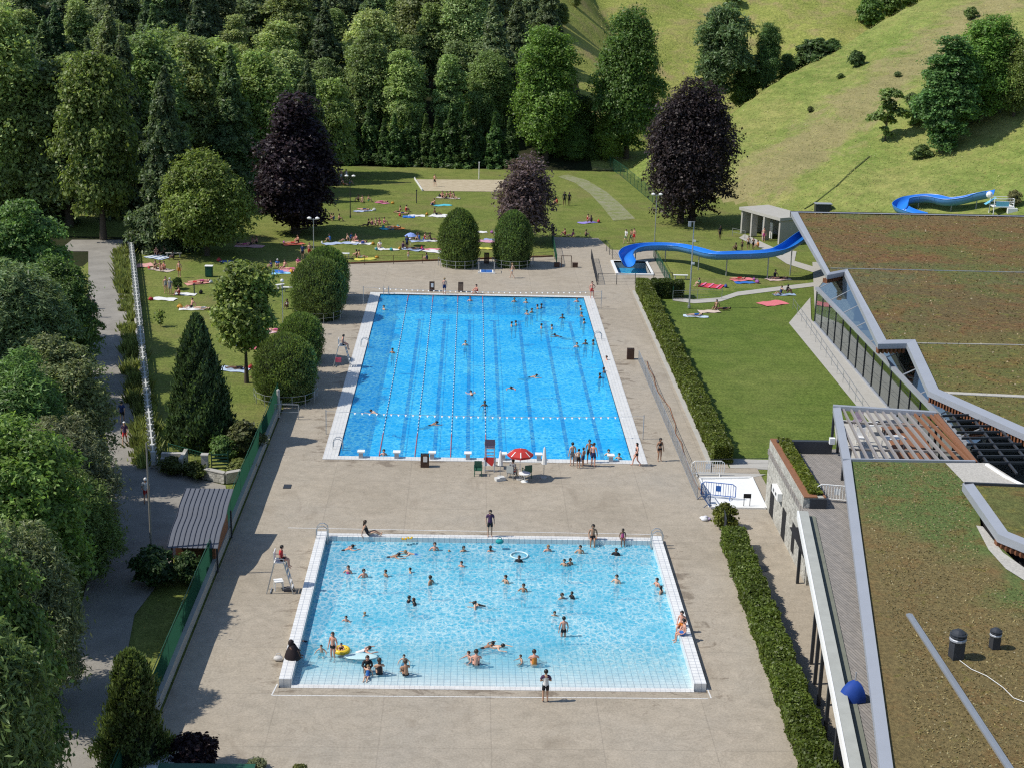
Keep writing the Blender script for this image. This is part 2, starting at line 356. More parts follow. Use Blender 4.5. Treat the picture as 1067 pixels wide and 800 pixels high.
MAT['blue_dark'] = m_simple('dark_blue_paint', (.02, .06, .16), .45, var=.1)
MAT['seam'] = m_simple('roof_seam', (.07, .075, .09), .5, .3, .1)
MAT['hut_roof'] = m_simple('zinc_roof', (.115, .125, .15), .8, 0, .12)
MAT['pole_wood'] = m_simple('grey_pole_wood', (.20, .19, .17), .9, var=.2)
MAT['rafter_grey'] = m_simple('grey_brown_rafters', (.27, .25, .24), .6, var=.15)
MAT['dark_strip_grass'] = m_simple('dark_green_grass', (.06, .08, .022), 1, var=.4, sc=.6)
MAT['slide'] = m_simple('slide_gelcoat', (.022, .20, .66), .3, var=.06, spec=.5)
MAT['slide_out'] = m_simple('slide_underside', (.09, .25, .50), .4, var=.08)
MAT['slide_pale'] = m_simple('pale_blue_plastic', (.16, .46, .62), .4, var=.06)
# ------------------------------------------------------------------ mesh helpers
class MB:
    def __init__(s): s.v, s.f, s.mi = [], [], []
    def add(s, vs, fs, mi=0):
        o = len(s.v); s.v += [tuple(v) for v in vs]; s.f += [tuple(i+o for i in f) for f in fs]; s.mi += [mi]*len(fs); return s
    def box(s, c, d, rz=0, mi=0, taper=1.):
        x, y, z = d[0]/2, d[1]/2, d[2]/2; ca, sa = math.cos(rz), math.sin(rz); vs = []
        for k, (a, b, e) in enumerate([(-1,-1,-1),(1,-1,-1),(1,1,-1),(-1,1,-1),(-1,-1,1),(1,-1,1),(1,1,1),(-1,1,1)]):
            t = taper if e > 0 else 1; X, Y = a*x*t, b*y*t
            vs.append((c[0]+X*ca-Y*sa, c[1]+X*sa+Y*ca, c[2]+e*z))
        return s.add(vs, [(3,2,1,0),(4,5,6,7),(0,1,5,4),(1,2,6,5),(2,3,7,6),(3,0,4,7)], mi)
    def bar(s, a, b, r, n=6, r2=None, mi=0, cap=True):
        a, b = Vector(a), Vector(b); d = b-a
        if d.length < 1e-6: return s
        q = d.to_track_quat('Z', 'Y'); r2 = r if r2 is None else r2; vs = []
        for k in range(n):
            an = 2*math.pi*k/n; vs.append(a + q @ Vector((r*math.cos(an), r*math.sin(an), 0)))
        for k in range(n):
            an = 2*math.pi*k/n; vs.append(b + q @ Vector((r2*math.cos(an), r2*math.sin(an), 0)))
        fs = [(k, (k+1) % n, n+(k+1) % n, n+k) for k in range(n)]
        if cap: fs += [tuple(range(n-1, -1, -1)), tuple(range(n, 2*n))]
        return s.add(vs, fs, mi)
    def tube(s, pts, r, n=6, mi=0):
        for a, b in zip(pts[:-1], pts[1:]): s.bar(a, b, r, n, None, mi)
        return s
    def beam(s, a, b, wd, ht, mi=0):
        """rectangular bar between two points; wd across, ht up"""
        a, b = Vector(a), Vector(b); d = (b-a).normalized(); side = d.cross(Vector((0, 0, 1)))
        if side.length < 1e-4: side = Vector((1, 0, 0))
        side = side.normalized()*wd/2; up = side.cross(d).normalized()*ht/2
        vs = [a-side-up, a+side-up, a+side+up, a-side+up, b-side-up, b+side-up, b+side+up, b-side+up]
        return s.add(vs, [(0,1,2,3),(7,6,5,4),(0,4,5,1),(1,5,6,2),(2,6,7,3),(3,7,4,0)], mi)
    def lathe(s, prof, c=(0, 0, 0), n=12, mi=0):
        vs = []; fs = []
        for r, z in prof:
            for k in range(n):
                an = 2*math.pi*k/n; vs.append((c[0]+r*math.cos(an), c[1]+r*math.sin(an), c[2]+z))
        for j in range(len(prof)-1):
            for k in range(n): fs.append((j*n+k, j*n+(k+1) % n, (j+1)*n+(k+1) % n, (j+1)*n+k))
        return s.add(vs, fs, mi)
    def prism(s, poly, z0, z1, mi=0, mtop=None):
        n = len(poly); area = sum(poly[i][0]*poly[(i+1) % n][1]-poly[(i+1) % n][0]*poly[i][1] for i in range(n))
        if area < 0: poly = poly[::-1]
        vs = [(p[0], p[1], z0) for p in poly]+[(p[0], p[1], z1) for p in poly]
        s.add(vs, [(i, (i+1) % n, n+(i+1) % n, n+i) for i in range(n)], mi)
        s.sheet(poly, z1, mi if mtop is None else mtop); return s
    def sheet(s, poly, z, mi=0, holes=()):
        loops = [[Vector((p[0], p[1], 0)) for p in l] for l in (poly, *holes)]
        tr = tessellate_polygon(loops); vs = [v for l in loops for v in l]
        fs = []
        for t in tr:
            a, b, c = (vs[i] for i in t)
            fs.append(t if (b-a).cross(c-a).z > 0 else t[::-1])
        return s.add([(v.x, v.y, z) for v in vs], fs, mi)
    def sphere(s, c, r, n=8, m=6, mi=0, sz=(1, 1, 1)):
        prof = [(max(1e-4, math.sin(math.pi*j/m)), -math.cos(math.pi*j/m)) for j in range(m+1)]
        vs = []; fs = []
        for rr, z in prof:
            for k in range(n):
                an = 2*math.pi*k/n; vs.append((c[0]+r*sz[0]*rr*math.cos(an), c[1]+r*sz[1]*rr*math.sin(an), c[2]+r*sz[2]*z))
        for j in range(m):
            for k in range(n): fs.append((j*n+k, j*n+(k+1) % n, (j+1)*n+(k+1) % n, (j+1)*n+k))
        return s.add(vs, fs, mi)
    def mesh(s, name, mats, smooth=False):
        me = bpy.data.meshes.new(name); me.from_pydata(s.v, [], s.f)
        for m in (mats if isinstance(mats, (list, tuple)) else [mats]): me.materials.append(MAT[m] if isinstance(m, str) else m)
        if any(s.mi): me.polygons.foreach_set('material_index', s.mi)
        if smooth: me.polygons.foreach_set('use_smooth', [True]*len(s.f))
        me.update(); return me
    def build(s, name, mats, parent=None, smooth=False, color=None, loc=None):
        return obj(name, s.mesh(name, mats, smooth), parent, color, loc)
def obj(name, me, parent=None, color=None, loc=None, rz=None):
    o = bpy.data.objects.new(name, me); col.objects.link(o)
    if parent: o.parent = parent
    if color: o.color = (*color, 1)
    if loc: o.location = loc
    if rz is not None: o.rotation_euler = (0, 0, rz)
    return o
def tag(o, label, cat, group=None):
    o['label'] = label; o['category'] = cat
    if group: o['group'] = group
    return o
def thing(name, label, cat, loc=(0, 0, 0), rz=0, group=None):
    o = bpy.data.objects.new(name, None); col.objects.link(o); o.location = loc; o.rotation_euler = (0, 0, rz); o.empty_display_size = .3
    return tag(o, label, cat, group)
def structure(o): o['kind'] = 'structure'; return o
def dup(root, loc, rz=None, label=None, scale=None, color=None, group=None, kids=None):
    r = root.copy(); col.objects.link(r); r.location = loc
    if rz is not None: r.rotation_euler = (0, 0, rz)
    if scale is not None: r.scale = (scale,)*3 if isinstance(scale, (int, float)) else scale
    if label: r['label'] = label
    if group: r['group'] = group
    if color and r.type == 'MESH': r.color = (*color, 1)
    for ch in (kids if kids is not None else list(root.children)):
        c = ch.copy(); col.objects.link(c); c.parent = r
        if color: c.color = (*color, 1)
        for g in list(ch.children):
            d = g.copy(); col.objects.link(d); d.parent = c
    return r
def quads_mesh(name, V, mats, mi=None):
    """V: (n,4,3) array of free quads"""
    n = len(V); me = bpy.data.meshes.new(name)
    me.vertices.add(n*4); me.vertices.foreach_set('co', np.asarray(V, dtype=np.float32).reshape(-1))
    me.loops.add(n*4); me.loops.foreach_set('vertex_index', np.arange(n*4, dtype=np.int32))
    me.polygons.add(n); me.polygons.foreach_set('loop_start', np.arange(0, n*4, 4, dtype=np.int32))
    me.polygons.foreach_set('loop_total', np.full(n, 4, dtype=np.int32))
    for m in (mats if isinstance(mats, (list, tuple)) else [mats]): me.materials.append(MAT[m] if isinstance(m, str) else m)
    me.update(calc_edges=True); return me
def unit(a): return a/np.maximum(np.linalg.norm(a, axis=-1, keepdims=True), 1e-9)
def leaves(P, N, size, rs, jitter=.9, asp=.62, up=0.):
    """diamond leaf clusters at P, facing roughly N"""
    n = len(P); nn = unit(N + rs.normal(size=(n, 3))*jitter + np.array([0, 0, up]))
    a = unit(np.cross(nn, rs.normal(size=(n, 3)))); b = np.cross(nn, a)
    s = size*(.6+.8*rs.random((n, 1)))
    return np.stack([P-a*s, P-b*s*asp+nn*s*.15, P+a*s, P+b*s*asp+nn*s*.15], axis=1)

# ------------------------------------------------------------------ terrain
def ss(a, b, x):
    t = np.clip((x-a)/(b-a), 0, 1); return t*t*(3-2*t)
def Hn(x, y):
    """natural ground height"""
    x = np.asarray(x, float); y = np.asarray(y, float); relu = lambda v: np.maximum(v, 0)
    f = .30*relu(y-114)*(1-ss(8, 50, x))
    n = .35*(x-40)+.2*(y-79)+.5
    t = (x-35)*-.55+(y-117)*.835; n = n-.8*relu(t)
    far = .4*(y-190)+1 + 1.2*np.sin(x*.09)
    lf = .12*relu(-x-52-(y*.1))
    h = np.maximum.reduce([np.zeros_like(x), f, n, far*ss(6, 26, x), lf])
    und = .35*np.sin(x*.21+y*.13)+.25*np.sin(x*.37-y*.29)
    return h + und*ss(.4, 3, h)
def GT(px, py):
    d = ray(px, py); t = 60.
    while t < 700:
        P = CAM+d*t
        if P.z <= float(Hn(P.x, P.y)): break
        t += .5
    P = CAM+d*t; P.z = float(Hn(P.x, P.y)); return P
def build_terrain():
    xs = np.concatenate([np.arange(-260, -75, 7.), np.arange(-75, 121, 1.5), np.arange(122, 300, 7.)])
    ys = np.concatenate([np.arange(-150, -80, 5.), np.arange(-80, 120, 1.5), np.arange(120, 300, 2.5), np.arange(300, 560, 12.)])
    X, Y = np.meshgrid(xs, ys); Z = Hn(X, Y)-.06
    pit = (X > -13.4) & (X < 13.4) & (Y > -63) & (Y < 29.5); Z[pit] = -4
    pit2 = (X > 14.6) & (X < 19.6) & (Y > 34.5) & (Y < 44.5); Z[pit2] = -2.5
    nx = len(xs); V = np.stack([X, Y, Z], -1).reshape(-1, 3)
    zones = {'lawn': ('ground', 'lawn'), 'right': ('ground', 'lawn_right'), 'forest': ('ground', 'forest_floor'), 'meadow': ('hill', 'meadow'), 'hill': ('hill', 'hill')}
    faces = {k: [] for k in zones}
    for j in range(len(ys)-1):
        for i in range(nx-1):
            x, y = (xs[i]+xs[i+1])/2, (ys[j]+ys[j+1])/2
            z = float(Hn(x, y))
            n = .35*(x-40)+.2*(y-79)+.5; t = (x-35)*-.55+(y-117)*.835
            if x > 17 and -26 < y < 26.5+(x-20)*.52: k = 'right'
            elif z > .25 and x > 20 and t < 3 and n > .2: k = 'hill'
            elif x > 17.5 and y > 113 or x > 17.5-(y-150)*.06 and y > 150: k = 'meadow'
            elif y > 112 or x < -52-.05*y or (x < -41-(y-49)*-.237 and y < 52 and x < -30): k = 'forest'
            elif y > 30 and x > 26 and z > .15: k = 'hill'
            else: k = 'lawn'
            faces[k].append((j*nx+i, j*nx+i+1, (j+1)*nx+i+1, (j+1)*nx+i))
    for k, (nm, m) in zones.items():
        used = sorted({i for f in faces[k] for i in f}); mp = {v: q for q, v in enumerate(used)}
        mb = MB(); mb.add(V[used], [tuple(mp[i] for i in f) for f in faces[k]])
        structure(mb.build(nm, m, smooth=True))
MAT['hill'] = m_hill('hillside_slope', [(.3, (.150, .220, .050)), (.5, (.215, .262, .074)), (.7, (.275, .280, .10))], GT(1000, 30), GT(800, 178), 9.)
build_terrain()
# ------------------------------------------------------------------ paved ground
def P2(*pp): return [tuple(G(*p)[:2]) for p in pp]
BX0, BX1, BY0, BY1 = -10.5, 10.5, -25.0, 25.0          # lap pool water
SX0, SX1, SY0, SY1 = -10.47, 10.80, -59.14, -39.9      # beach pool outside
deck_poly = [(-15.7, -95), (19.5, -95), (19.5, -45), (19.3, -26.2), (17.3, -26.2), (17.3, 28.2), (20.7, 28.6), (20.7, 49.8), (15.5, 50), (14.5, 57), (8.8, 57), (8.5, 45.2), (-17.5, 38.4), (-16.6, 10), (-15.7, -14)]
bc = 1.05
hole1 = [(BX0-bc, BY0-.75), (BX1+bc, BY0-.75), (BX1+bc, BY1+.7), (BX0-bc, BY1+.7)]
hole2 = [(SX0, SY0-.25), (SX1, SY0-.25), (SX1, SY1), (SX0, SY1)]
PLP = [(14.85, 36.2), (19.1, 36.2), (19.1, 43.3), (14.85, 43.3)]
mb = MB(); mb.sheet(deck_poly, 0, holes=(hole1, hole2, PLP))
n = len(deck_poly)
for i in range(n):
    a, b = deck_poly[i], deck_poly[(i+1) % n]; mb.add([(*a, -.5), (*b, -.5), (*b, 0), (*a, 0)], [(0, 1, 2, 3)])
structure(mb.build('pool_deck', 'deck'))
# kerb along the right hedge, edge along the far lawn
structure(MB().box((16.05, 1.2, .03), (.35, 54.5, .09)).build('kerb', 'concrete'))
mb = MB(); mb.beam((-16.9, 38.75, .06), (8.3, 45.3, .06), .14, .2); structure(mb.build('lawn_edge_kerb', 'rust'))
# drain lines on the deck
mb = MB()
for a, b in (((283, 724), (738, 727.5)), ((300, 549.5), (684, 556.5)), ((283, 724), (289, 712)), ((741, 727), (737, 717))):
    A, B = G(*a), G(*b); mb.beam((A.x, A.y, .0045), (B.x, B.y, .0045), .07, .006)
structure(mb.build('drain_line', 'tile_coping'))
# left path, plaza, garden floor
path = P2((92, 262), (128, 262), (132, 330), (137, 420), (150, 485), (235, 505)) + [(-15.75, -40.2), (-18.5, -40.4), (-18.9, -48)] + P2((140, 640), (110, 800)) + [(-18.6, -85), (-24.5, -85)] + P2((30, 800), (70, 690), (92, 600), (118, 500), (108, 440), (92, 380), (92, 320))
structure(MB().sheet(path, -.012).build('path', 'path'))
structure(MB().sheet(P2((60, 262), (75, 250), (128, 250), (128, 262)), -.016).build('path_bend', 'path'))
# sand court, trodden track
structure(MB().sheet(P2((432, 187), (526, 187.5), (532, 200), (440, 199)), -.03).build('sand_court', 'sand'))
tr = []
for x, y in ((592, 182), (612, 188), (632, 200), (648, 214), (662, 228)): tr.append((x, y))
structure(MB().sheet(P2(*tr, *[(x-11-3*i, y+2) for i, (x, y) in list(enumerate(tr))[::-1]]), -.035).build('worn_track', 'track'))
# footpath on the right lawn (curving strip), terrace in front of the glass front, slab near the pavilion
fp = [(700, 309), (722, 312), (750, 310), (768, 304), (800, 300), (850, 294)]
structure(MB().sheet(P2(*fp, *[(x+1, y+4) for x, y in fp[::-1]]), -.025).build('footpath', 'concrete'))
structure(MB().sheet([(30.0, 15.9), (30.2, -27), (32.55, -27), (32.55, 17.5), (34.5, 27)], .02).build('terrace', 'concrete'))
structure(MB().sheet(P2((776, 244), (806, 258), (830, 262), (828, 272), (848, 278), (848, 284), (820, 275), (800, 262), (770, 248)), -.02).build('pavilion_forecourt', 'concrete'))
structure(MB().sheet([(17.4, -26.2), (30, -27), (26, -24.4), (17.4, -24.2)], -.02).build('lawn_path', 'concrete'))

# ------------------------------------------------------------------ lap pool
pool = thing('swimming_pool', 'large deep blue swimming pool with lane ropes and white coping', 'swimming pool', (0, 0, 0))
def basin(x0, x1, y0, y1, zt, zb0, zb1):
    m = MB()
    m.add([(x0, y0, zb0), (x1, y0, zb0), (x1, y1, zb1), (x0, y1, zb1)], [(0, 1, 2, 3)])
    for a, b, za, zb in (((x0, y0), (x1, y0), zb0, zb0), ((x1, y0), (x1, y1), zb0, zb1), ((x1, y1), (x0, y1), zb1, zb1), ((x0, y1), (x0, y0), zb1, zb0)):
        m.add([(*b, zb), (*a, za), (*a, zt), (*b, zt)], [(0, 1, 2, 3)])
    return m
basin(BX0, BX1, BY0, BY1, .02, -2., -2.).build('basin', 'pool_floor', pool)
def coping(x0, x1, y0, y1, l, r_, f, bk, z):
    m = MB()
    m.box(((x0-l/2), (y0+y1)/2, z/2-.1), (l, y1-y0, z+.2)); m.box((x1+r_/2, (y0+y1)/2, z/2-.1), (r_, y1-y0, z+.2))
    m.box(((x0-l+x1+r_)/2, y0-f/2, z/2-.1), (x1-x0+l+r_, f, z+.2)); m.box(((x0-l+x1+r_)/2, y1+bk/2, z/2-.1), (x1-x0+l+r_, bk, z+.2)); return m
coping(BX0, BX1, BY0, BY1, bc, bc, .75, .7, .03).build('coping', 'tile_coping', pool)
lx = (-8.85, -6.32, -3.80, -1.26, 1.26, 3.80, 6.40, 8.95)
for x in lx:
    m = MB(); m.box((x, 0, -1.985), (.30, 45, .02)); m.box((x, 22.5, -1.984), (1.0, .3, .02)); m.box((x, -22.5, -1.984), (1.0, .3, .02)); m.box((x, 24.99, -1), (.3, .012, 1.6))
    m.build('lane_marking', 'lane_dark', pool)
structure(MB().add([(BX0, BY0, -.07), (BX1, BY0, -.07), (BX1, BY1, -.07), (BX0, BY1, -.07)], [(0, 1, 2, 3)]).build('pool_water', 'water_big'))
# lane ropes
for i, x in enumerate((-7.6, -5.05, -2.5, .05)):
    t = thing('lane_rope', ('first', 'second', 'third', 'fourth')[i]+' lane rope of floats from the left in the large pool', 'lane rope', (x, 0, -.03), 0, 'lane ropes in the large pool')
    pr_ = []; y = -24.7; k = 0; mi_ = []
    while y < 24.6:
        end = y < -19.6 or y > 22
        for u, r_ in ((0, .014), (.03, .034), (.34, .034), (.37, .014)): pr_.append((r_, y+u)); mi_.append(1 if end else (0 if k % 2 else 2))
        y += .40; k += 1
    m = MB(); q_ = 6
    V = [(r_*math.cos(6.283*j/q_), yy, r_*math.sin(6.283*j/q_)) for r_, yy in pr_ for j in range(q_)]
    m.add(V, [(a*q_+j, (a+1)*q_+j, (a+1)*q_+(j+1) % q_, a*q_+(j+1) % q_) for a in range(len(pr_)-1) for j in range(q_)]); m.mi = [mi_[a] for a in range(len(pr_)-1) for j in range(q_)]
    m.build('float_string', ['float_pale', 'rope_red', 'lane_dark'], t)
    MB().bar((0, -25, 0), (0, 25, 0), .012, 4).build('cable', 'steel', t)
# starting blocks
for i, x in enumerate(lx):
    if i == 0:
        sb = thing('starting_block', '', 'starting block', (0, 0, 0), 0, 'starting blocks along the near end of the large pool')
        MB().box((0, .2, .42), (.52, .52, .06)).build('top_plate', 'white', sb); MB().box((0, .0, .19), (.3, .26, .39)).build('pedestal', 'alu', sb)
        o = sb; o.location = (x, -25.35, .03)
    else: o = dup(sb, (x, -25.35, .03))
    o['label'] = 'white starting block, ' + ('first','second','third','fourth','fifth','sixth','seventh','eighth')[i] + ' from the left on the near pool edge'
# backstroke flags
def bunting(y, x0, x1, label, z=1.8):
    t = thing('backstroke_flags', label, 'flag line', (0, y, 0), 0, 'backstroke flag lines over the large pool')
    for x in (x0, x1): MB().bar((x, 0, 0), (x, 0, z+.1), .03, 6).build('post', 'steel', t)
    m = MB(); c = MB(); k = 0; x = x0; pts = []
    n = 44
    for i in range(n+1):
        u = i/n; pts.append((x0+(x1-x0)*u, 0, z-.22*(1-(2*u-1)**2)))
    c.tube(pts, .012, 4)
    for i in range(3, n-2):
        p = pts[i]; MB().add([(p[0]-.09, 0, p[2]-.01), (p[0]+.09, 0, p[2]-.01), (p[0], -.17, p[2]-.13)], [(0, 2, 1)]).build('pennant', 'white', t)
    c.build('line', 'steel', t)
bunting(-20.2, -11.8, 11.8, 'line of small white pennants over the near end of the large pool')
bunting(20.2, -11.9, 11.9, 'line of small white pennants over the far end of the large pool')

# pool ladders: two curved rails and treads
def pool_ladder(loc, rz, label, h=.75, grp='pool ladders'):
    t = thing('pool_ladder', label, 'pool ladder', loc, rz, grp)
    for s in (-.24, .24):
        MB().tube([(s, -.5, 0), (s, -.48, h*.72), (s, -.3, h*.97), (s, -.05, h), (s, .16, h*.8), (s, .2, h*.4), (s, .2, -1.1)], .028, 6).build('rail', 'steel', t)
    for z in (-.3, -.6, -.9): MB().box((0, .2, z), (.48, .09, .03)).build('tread', 'steel', t)
pool_ladder((-10.5, -23.3, .03), R(-90), 'curved steel ladder at the near left corner of the large pool')
pool_ladder((-9.9, 25.05, .03), R(180), 'steel ladder at the far left corner of the large pool')
pool_ladder((10.5, 8.2, .03), R(90), 'steel ladder halfway along the right side of the large pool')
pool_ladder((-10.5, 4.5, .03), R(-90), 'steel ladder beside the lifeguard chair at the large pool')

# ------------------------------------------------------------------ beach pool
pool2 = thing('leisure_pool', 'shallow turquoise pool with raised white tiled sides and open beach front', 'swimming pool', (0, 0, 0))
WL, WH = .62, .36
ix0, ix1, iy0, iy1 = SX0+WL, SX1-WL, SY0+.12, SY1-.62
m = MB()
pf = [(iy0, -.05), (-54.5, -.40), (-48.5, -1.0), (iy1, -1.3)]
for (ya, za), (yb, zb) in zip(pf[:-1], pf[1:]): m.add([(ix0, ya, za), (ix1, ya, za), (ix1, yb, zb), (ix0, yb, zb)], [(0, 1, 2, 3)])
m.build('basin', 'tile_white', pool2)
m = MB(); yl = (SY0+SY1)/2
for x in (SX0+WL/2, SX1-WL/2): m.box((x, yl, WH/2-.6), (WL, SY1-SY0, WH+1.2))
m.box(((SX0+SX1)/2, iy1+.25, -.5), (SX1-SX0-2*WL, .5, 1.54)).build('side_wall', 'tile_white', pool2)
MB().box(((SX0+SX1)/2, iy1+.30, .285), (SX1-SX0-2*WL, .34, .03)).build('back_ledge', 'tile_coping', pool2)
MB().box(((SX0+SX1)/2, SY0-.06, -.14), (SX1-SX0-2*WL, .36, .3)).build('front_kerb', 'tile_coping', pool2)
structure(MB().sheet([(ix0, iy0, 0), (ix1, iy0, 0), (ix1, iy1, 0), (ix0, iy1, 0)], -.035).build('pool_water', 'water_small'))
pool_ladder((SX0+WL-.1, SY1-.9, WH), R(-90), 'bright steel ladder at the far left corner of the shallow pool', .8)
pool_ladder((SX1-WL+.1, SY1-1.0, WH), R(90), 'bright steel ladder at the far right corner of the shallow pool', .8)

# ------------------------------------------------------------------ plunge basin under the slide
pb = thing('splash_basin', 'small white walled splash basin below the blue slide exit', 'splash basin', (0, 0, 0))
(x0, y0), (x1, y1) = PLP[0], PLP[2]
basin(x0+.3, x1-.3, y0+.3, y1-.3, .14, -1.2, -1.2).build('basin', 'concrete', pb)
m = MB(); m.box((x0+.15, (y0+y1)/2, .05), (.3, y1-y0, .2)).box((x1-.15, (y0+y1)/2, .05), (.3, y1-y0, .2)).box(((x0+x1)/2, y0+.15, .05), (x1-x0-.6, .3, .2)).box(((x0+x1)/2, y1-.15, .05), (x1-x0-.6, .3, .2))
m.build('rim', 'white', pb)
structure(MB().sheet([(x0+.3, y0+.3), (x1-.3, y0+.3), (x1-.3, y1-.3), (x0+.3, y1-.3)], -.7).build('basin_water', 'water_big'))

# white foot bath on the right
fb = thing('foot_bath', 'white rectangular foot bath beside the stone wall', 'foot bath', (0, 0, 0))
q = P2((729, 499), (783, 498), (798, 530), (740, 529))
m = MB(); m.sheet(q, .01).build('basin', 'white', fb)
m = MB()
for a, b in zip(q, q[1:]+q[:1]): m.beam((*a, .06), (*b, .06), .16, .12)
m.build('rim', 'white', fb)
q = P2((728, 491), (798, 494), (783, 497.5), (729, 498.5)); structure(MB().sheet(q, .012).build('ramp', 'concrete'))

# ------------------------------------------------------------------ pool-side buildings, right
RZ = 5.5
def GZ(z, *pp): return [tuple(G(*p, z)[:2]) for p in pp]
hall = thing('pool_hall', 'big building with brown sedum roof, zigzag grey edge and glass front', 'building', (0, 0, 0))
edge = GZ(RZ, (824, 221.5), (862, 287), (880, 283.5), (915, 358.5), (945, 358), (967, 407), (1067, 452))
d = Vector((edge[-1][0]-edge[-2][0], edge[-1][1]-edge[-2][1])).normalized()
edge.append((edge[-1][0]+d.x*8, edge[-1][1]+d.y*8))
br = G(1067, 226, RZ); far_r = (edge[0][0]+(br.x-edge[0][0])*1.7, edge[0][1]+(br.y-edge[0][1])*1.7)
roof = edge + [(far_r[0], edge[-1][1]), far_r]
def offs(poly, dist):
    out = []
    for i, p in enumerate(poly):
        a = Vector(poly[i-1]) if i else None; c = Vector(poly[i+1]) if i < len(poly)-1 else None; p = Vector(p)
        ns = []
        if a is not None: e = (p-a).normalized(); ns.append(Vector((-e.y, e.x)))
        if c is not None: e = (c-p).normalized(); ns.append(Vector((-e.y, e.x)))
        nrm = sum(ns, Vector((0, 0)))/len(ns); nrm = nrm/max(nrm.length_squared, .3)
        out.append((p.x+nrm.x*dist, p.y+nrm.y*dist))
    return out
CW = .75
inner = offs(edge, CW)
MB().sheet(inner + [(far_r[0], edge[-1][1]), (far_r[0]-1, far_r[1]-.3), (inner[0][0], edge[0][1]-.3)], RZ-.06).build('green_roof', 'sedum', hall)
m = MB()
def slope_coping(m, edge, inner, zo, zi, drop):
    for (a, b), (c, e) in zip(zip(edge[:-1], edge[1:]), zip(inner[:-1], inner[1:])):
        m.add([(*a, zo), (*b, zo), (*e, zi), (*c, zi)], [(0, 1, 2, 3)])
        m.add([(*a, zo-drop), (*b, zo-drop), (*b, zo), (*a, zo)], [(0, 1, 2, 3)])
        m.add([(*c, zi), (*e, zi), (*e, zi-.3), (*c, zi-.3)], [(0, 1, 2, 3)])
slope_coping(m, edge, inner, RZ, RZ+.12, .42)
b0 = edge[0]; m.add([(*b0, RZ), (*far_r, RZ), (far_r[0], far_r[1]+.35, RZ+.03), (b0[0], b0[1]+.35, RZ+.03)], [(0, 1, 2, 3)])
m.build('roof_coping', 'alu', hall)
MB().add([(b0[0], b0[1]+.36, RZ-.6), (far_r[0], far_r[1]+.36, RZ-.6), (far_r[0], far_r[1]+.36, RZ+.1), (b0[0], b0[1]+.36, RZ+.1)], [(0, 1, 2, 3)]).build('rear_fascia', 'darksteel', hall)
# dividing strips on the sedum
for a, b, wd, mt in (((860, 279.5), (1067, 284), .16, 'steel'), ((948, 357.5), (1067, 359.5), .14, 'concrete'), ((972, 408.5), (1067, 413), .55, 'gravel')):
    A, B = G(*a, RZ-.03), G(*b, RZ-.03); A = A+(B-A).normalized()*.5
    MB().beam(A, B+(B-A)*.6, wd, .05).build('roof_strip', mt, hall)
# slatted soffit below the stepped edges
for (a, b), zz in ((((edge[1], edge[2])), 0), ((edge[3], edge[4]), 0), ((edge[5], edge[7]), 0)):
    a, b = Vector(a), Vector(b); L = (b-a).length; k = int(L/.32); e = (b-a).normalized(); nr = Vector((-e.y, e.x)); sf = MB()
    for i in range(k):
        p = a+e*(i+.5)*L/k; sf.box((p.x+nr.x*.3, p.y+nr.y*.3, RZ-.62), (.14, .5, .42), math.atan2(e.y, e.x))
    sf.build('soffit_slats', 'slats', hall)
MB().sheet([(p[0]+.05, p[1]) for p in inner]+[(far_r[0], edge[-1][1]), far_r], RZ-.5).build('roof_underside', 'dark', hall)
# glass front: lower wall at x=32.6, transom, clerestory leaning to the roof edge
gx, gy0, gy1, gz = 32.6, -31, 16.2, 3.45
MB().add([(gx, gy0, .05), (gx, gy1, .05), (gx, gy1, gz), (gx, gy0, gz)], [(3, 2, 1, 0)]).build('glass_front', 'glass', hall)
MB().add([(gx+.1, gy0, gz), (gx+.1, gy1, gz), (gx+1.9, gy1+2, RZ-.45), (gx+1.9, gy0, RZ-.45)], [(3, 2, 1, 0)]).build('upper_glazing', 'glass', hall)
MB().add([(gx, gy1, .05), (gx+8, gy1+3, .05), (gx+8, gy1+3, RZ-.5), (gx+1.9, gy1+2, RZ-.5), (gx, gy1, gz)], [(0, 1, 2, 3, 4)]).build('end_wall', 'glass', hall)
for i in range(17):
    y = gy1-i*2.75; MB().box((gx-.03, y, gz/2), (.07, .05, gz-.02)).build('mullion', 'darksteel', hall)
m = MB(); m.box((gx-.06, (gy0+gy1)/2, gz+.03), (.34, gy1-gy0, .26)); m.build('transom_beam', 'alu', hall)
m = MB(); m.box((gx-.02, (gy0+gy1)/2, .08), (.16, gy1-gy0, .14)); m.build('sill_rail', 'alu', hall)
for i in range(10): y = gy1-i*5.; MB().bar((gx+.1, y, gz), (gx+1.9, y-1.5, RZ-.5), .06, 5).build('raking_strut', 'alu', hall)
MB().sheet([(gx+.1, gy0), (gx+30, gy0), (gx+30, 45), (gx+6, 45), (gx+.1, gy1)], .03).build('inner_floor', 'concrete', hall)
for y in (12, 4, -4, -12, -20): MB().bar((gx+5, y, 0), (gx+5, y, RZ-.5), .16, 8).build('inner_column', 'white', hall)
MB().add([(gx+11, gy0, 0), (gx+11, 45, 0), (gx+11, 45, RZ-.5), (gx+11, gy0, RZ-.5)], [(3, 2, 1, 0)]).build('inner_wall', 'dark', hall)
W5 = 6
m = MB(); m.add([(b0[0]+W5, b0[1]-.5, 0), (far_r[0], far_r[1], 0), (far_r[0], far_r[1], RZ-.5), (b0[0]+W5, b0[1]-.5, RZ-.5)], [(0, 1, 2, 3)])
m.add([(b0[0]+W5, b0[1]-.5, 0), (b0[0]+W5, b0[1]-.5, RZ-.5), (edge[1][0]+4, edge[1][1]+4, RZ-.5), (edge[1][0]+4, edge[1][1]+4, 0)], [(0, 1, 2, 3)])
m.build('rear_wall', 'concrete', hall)

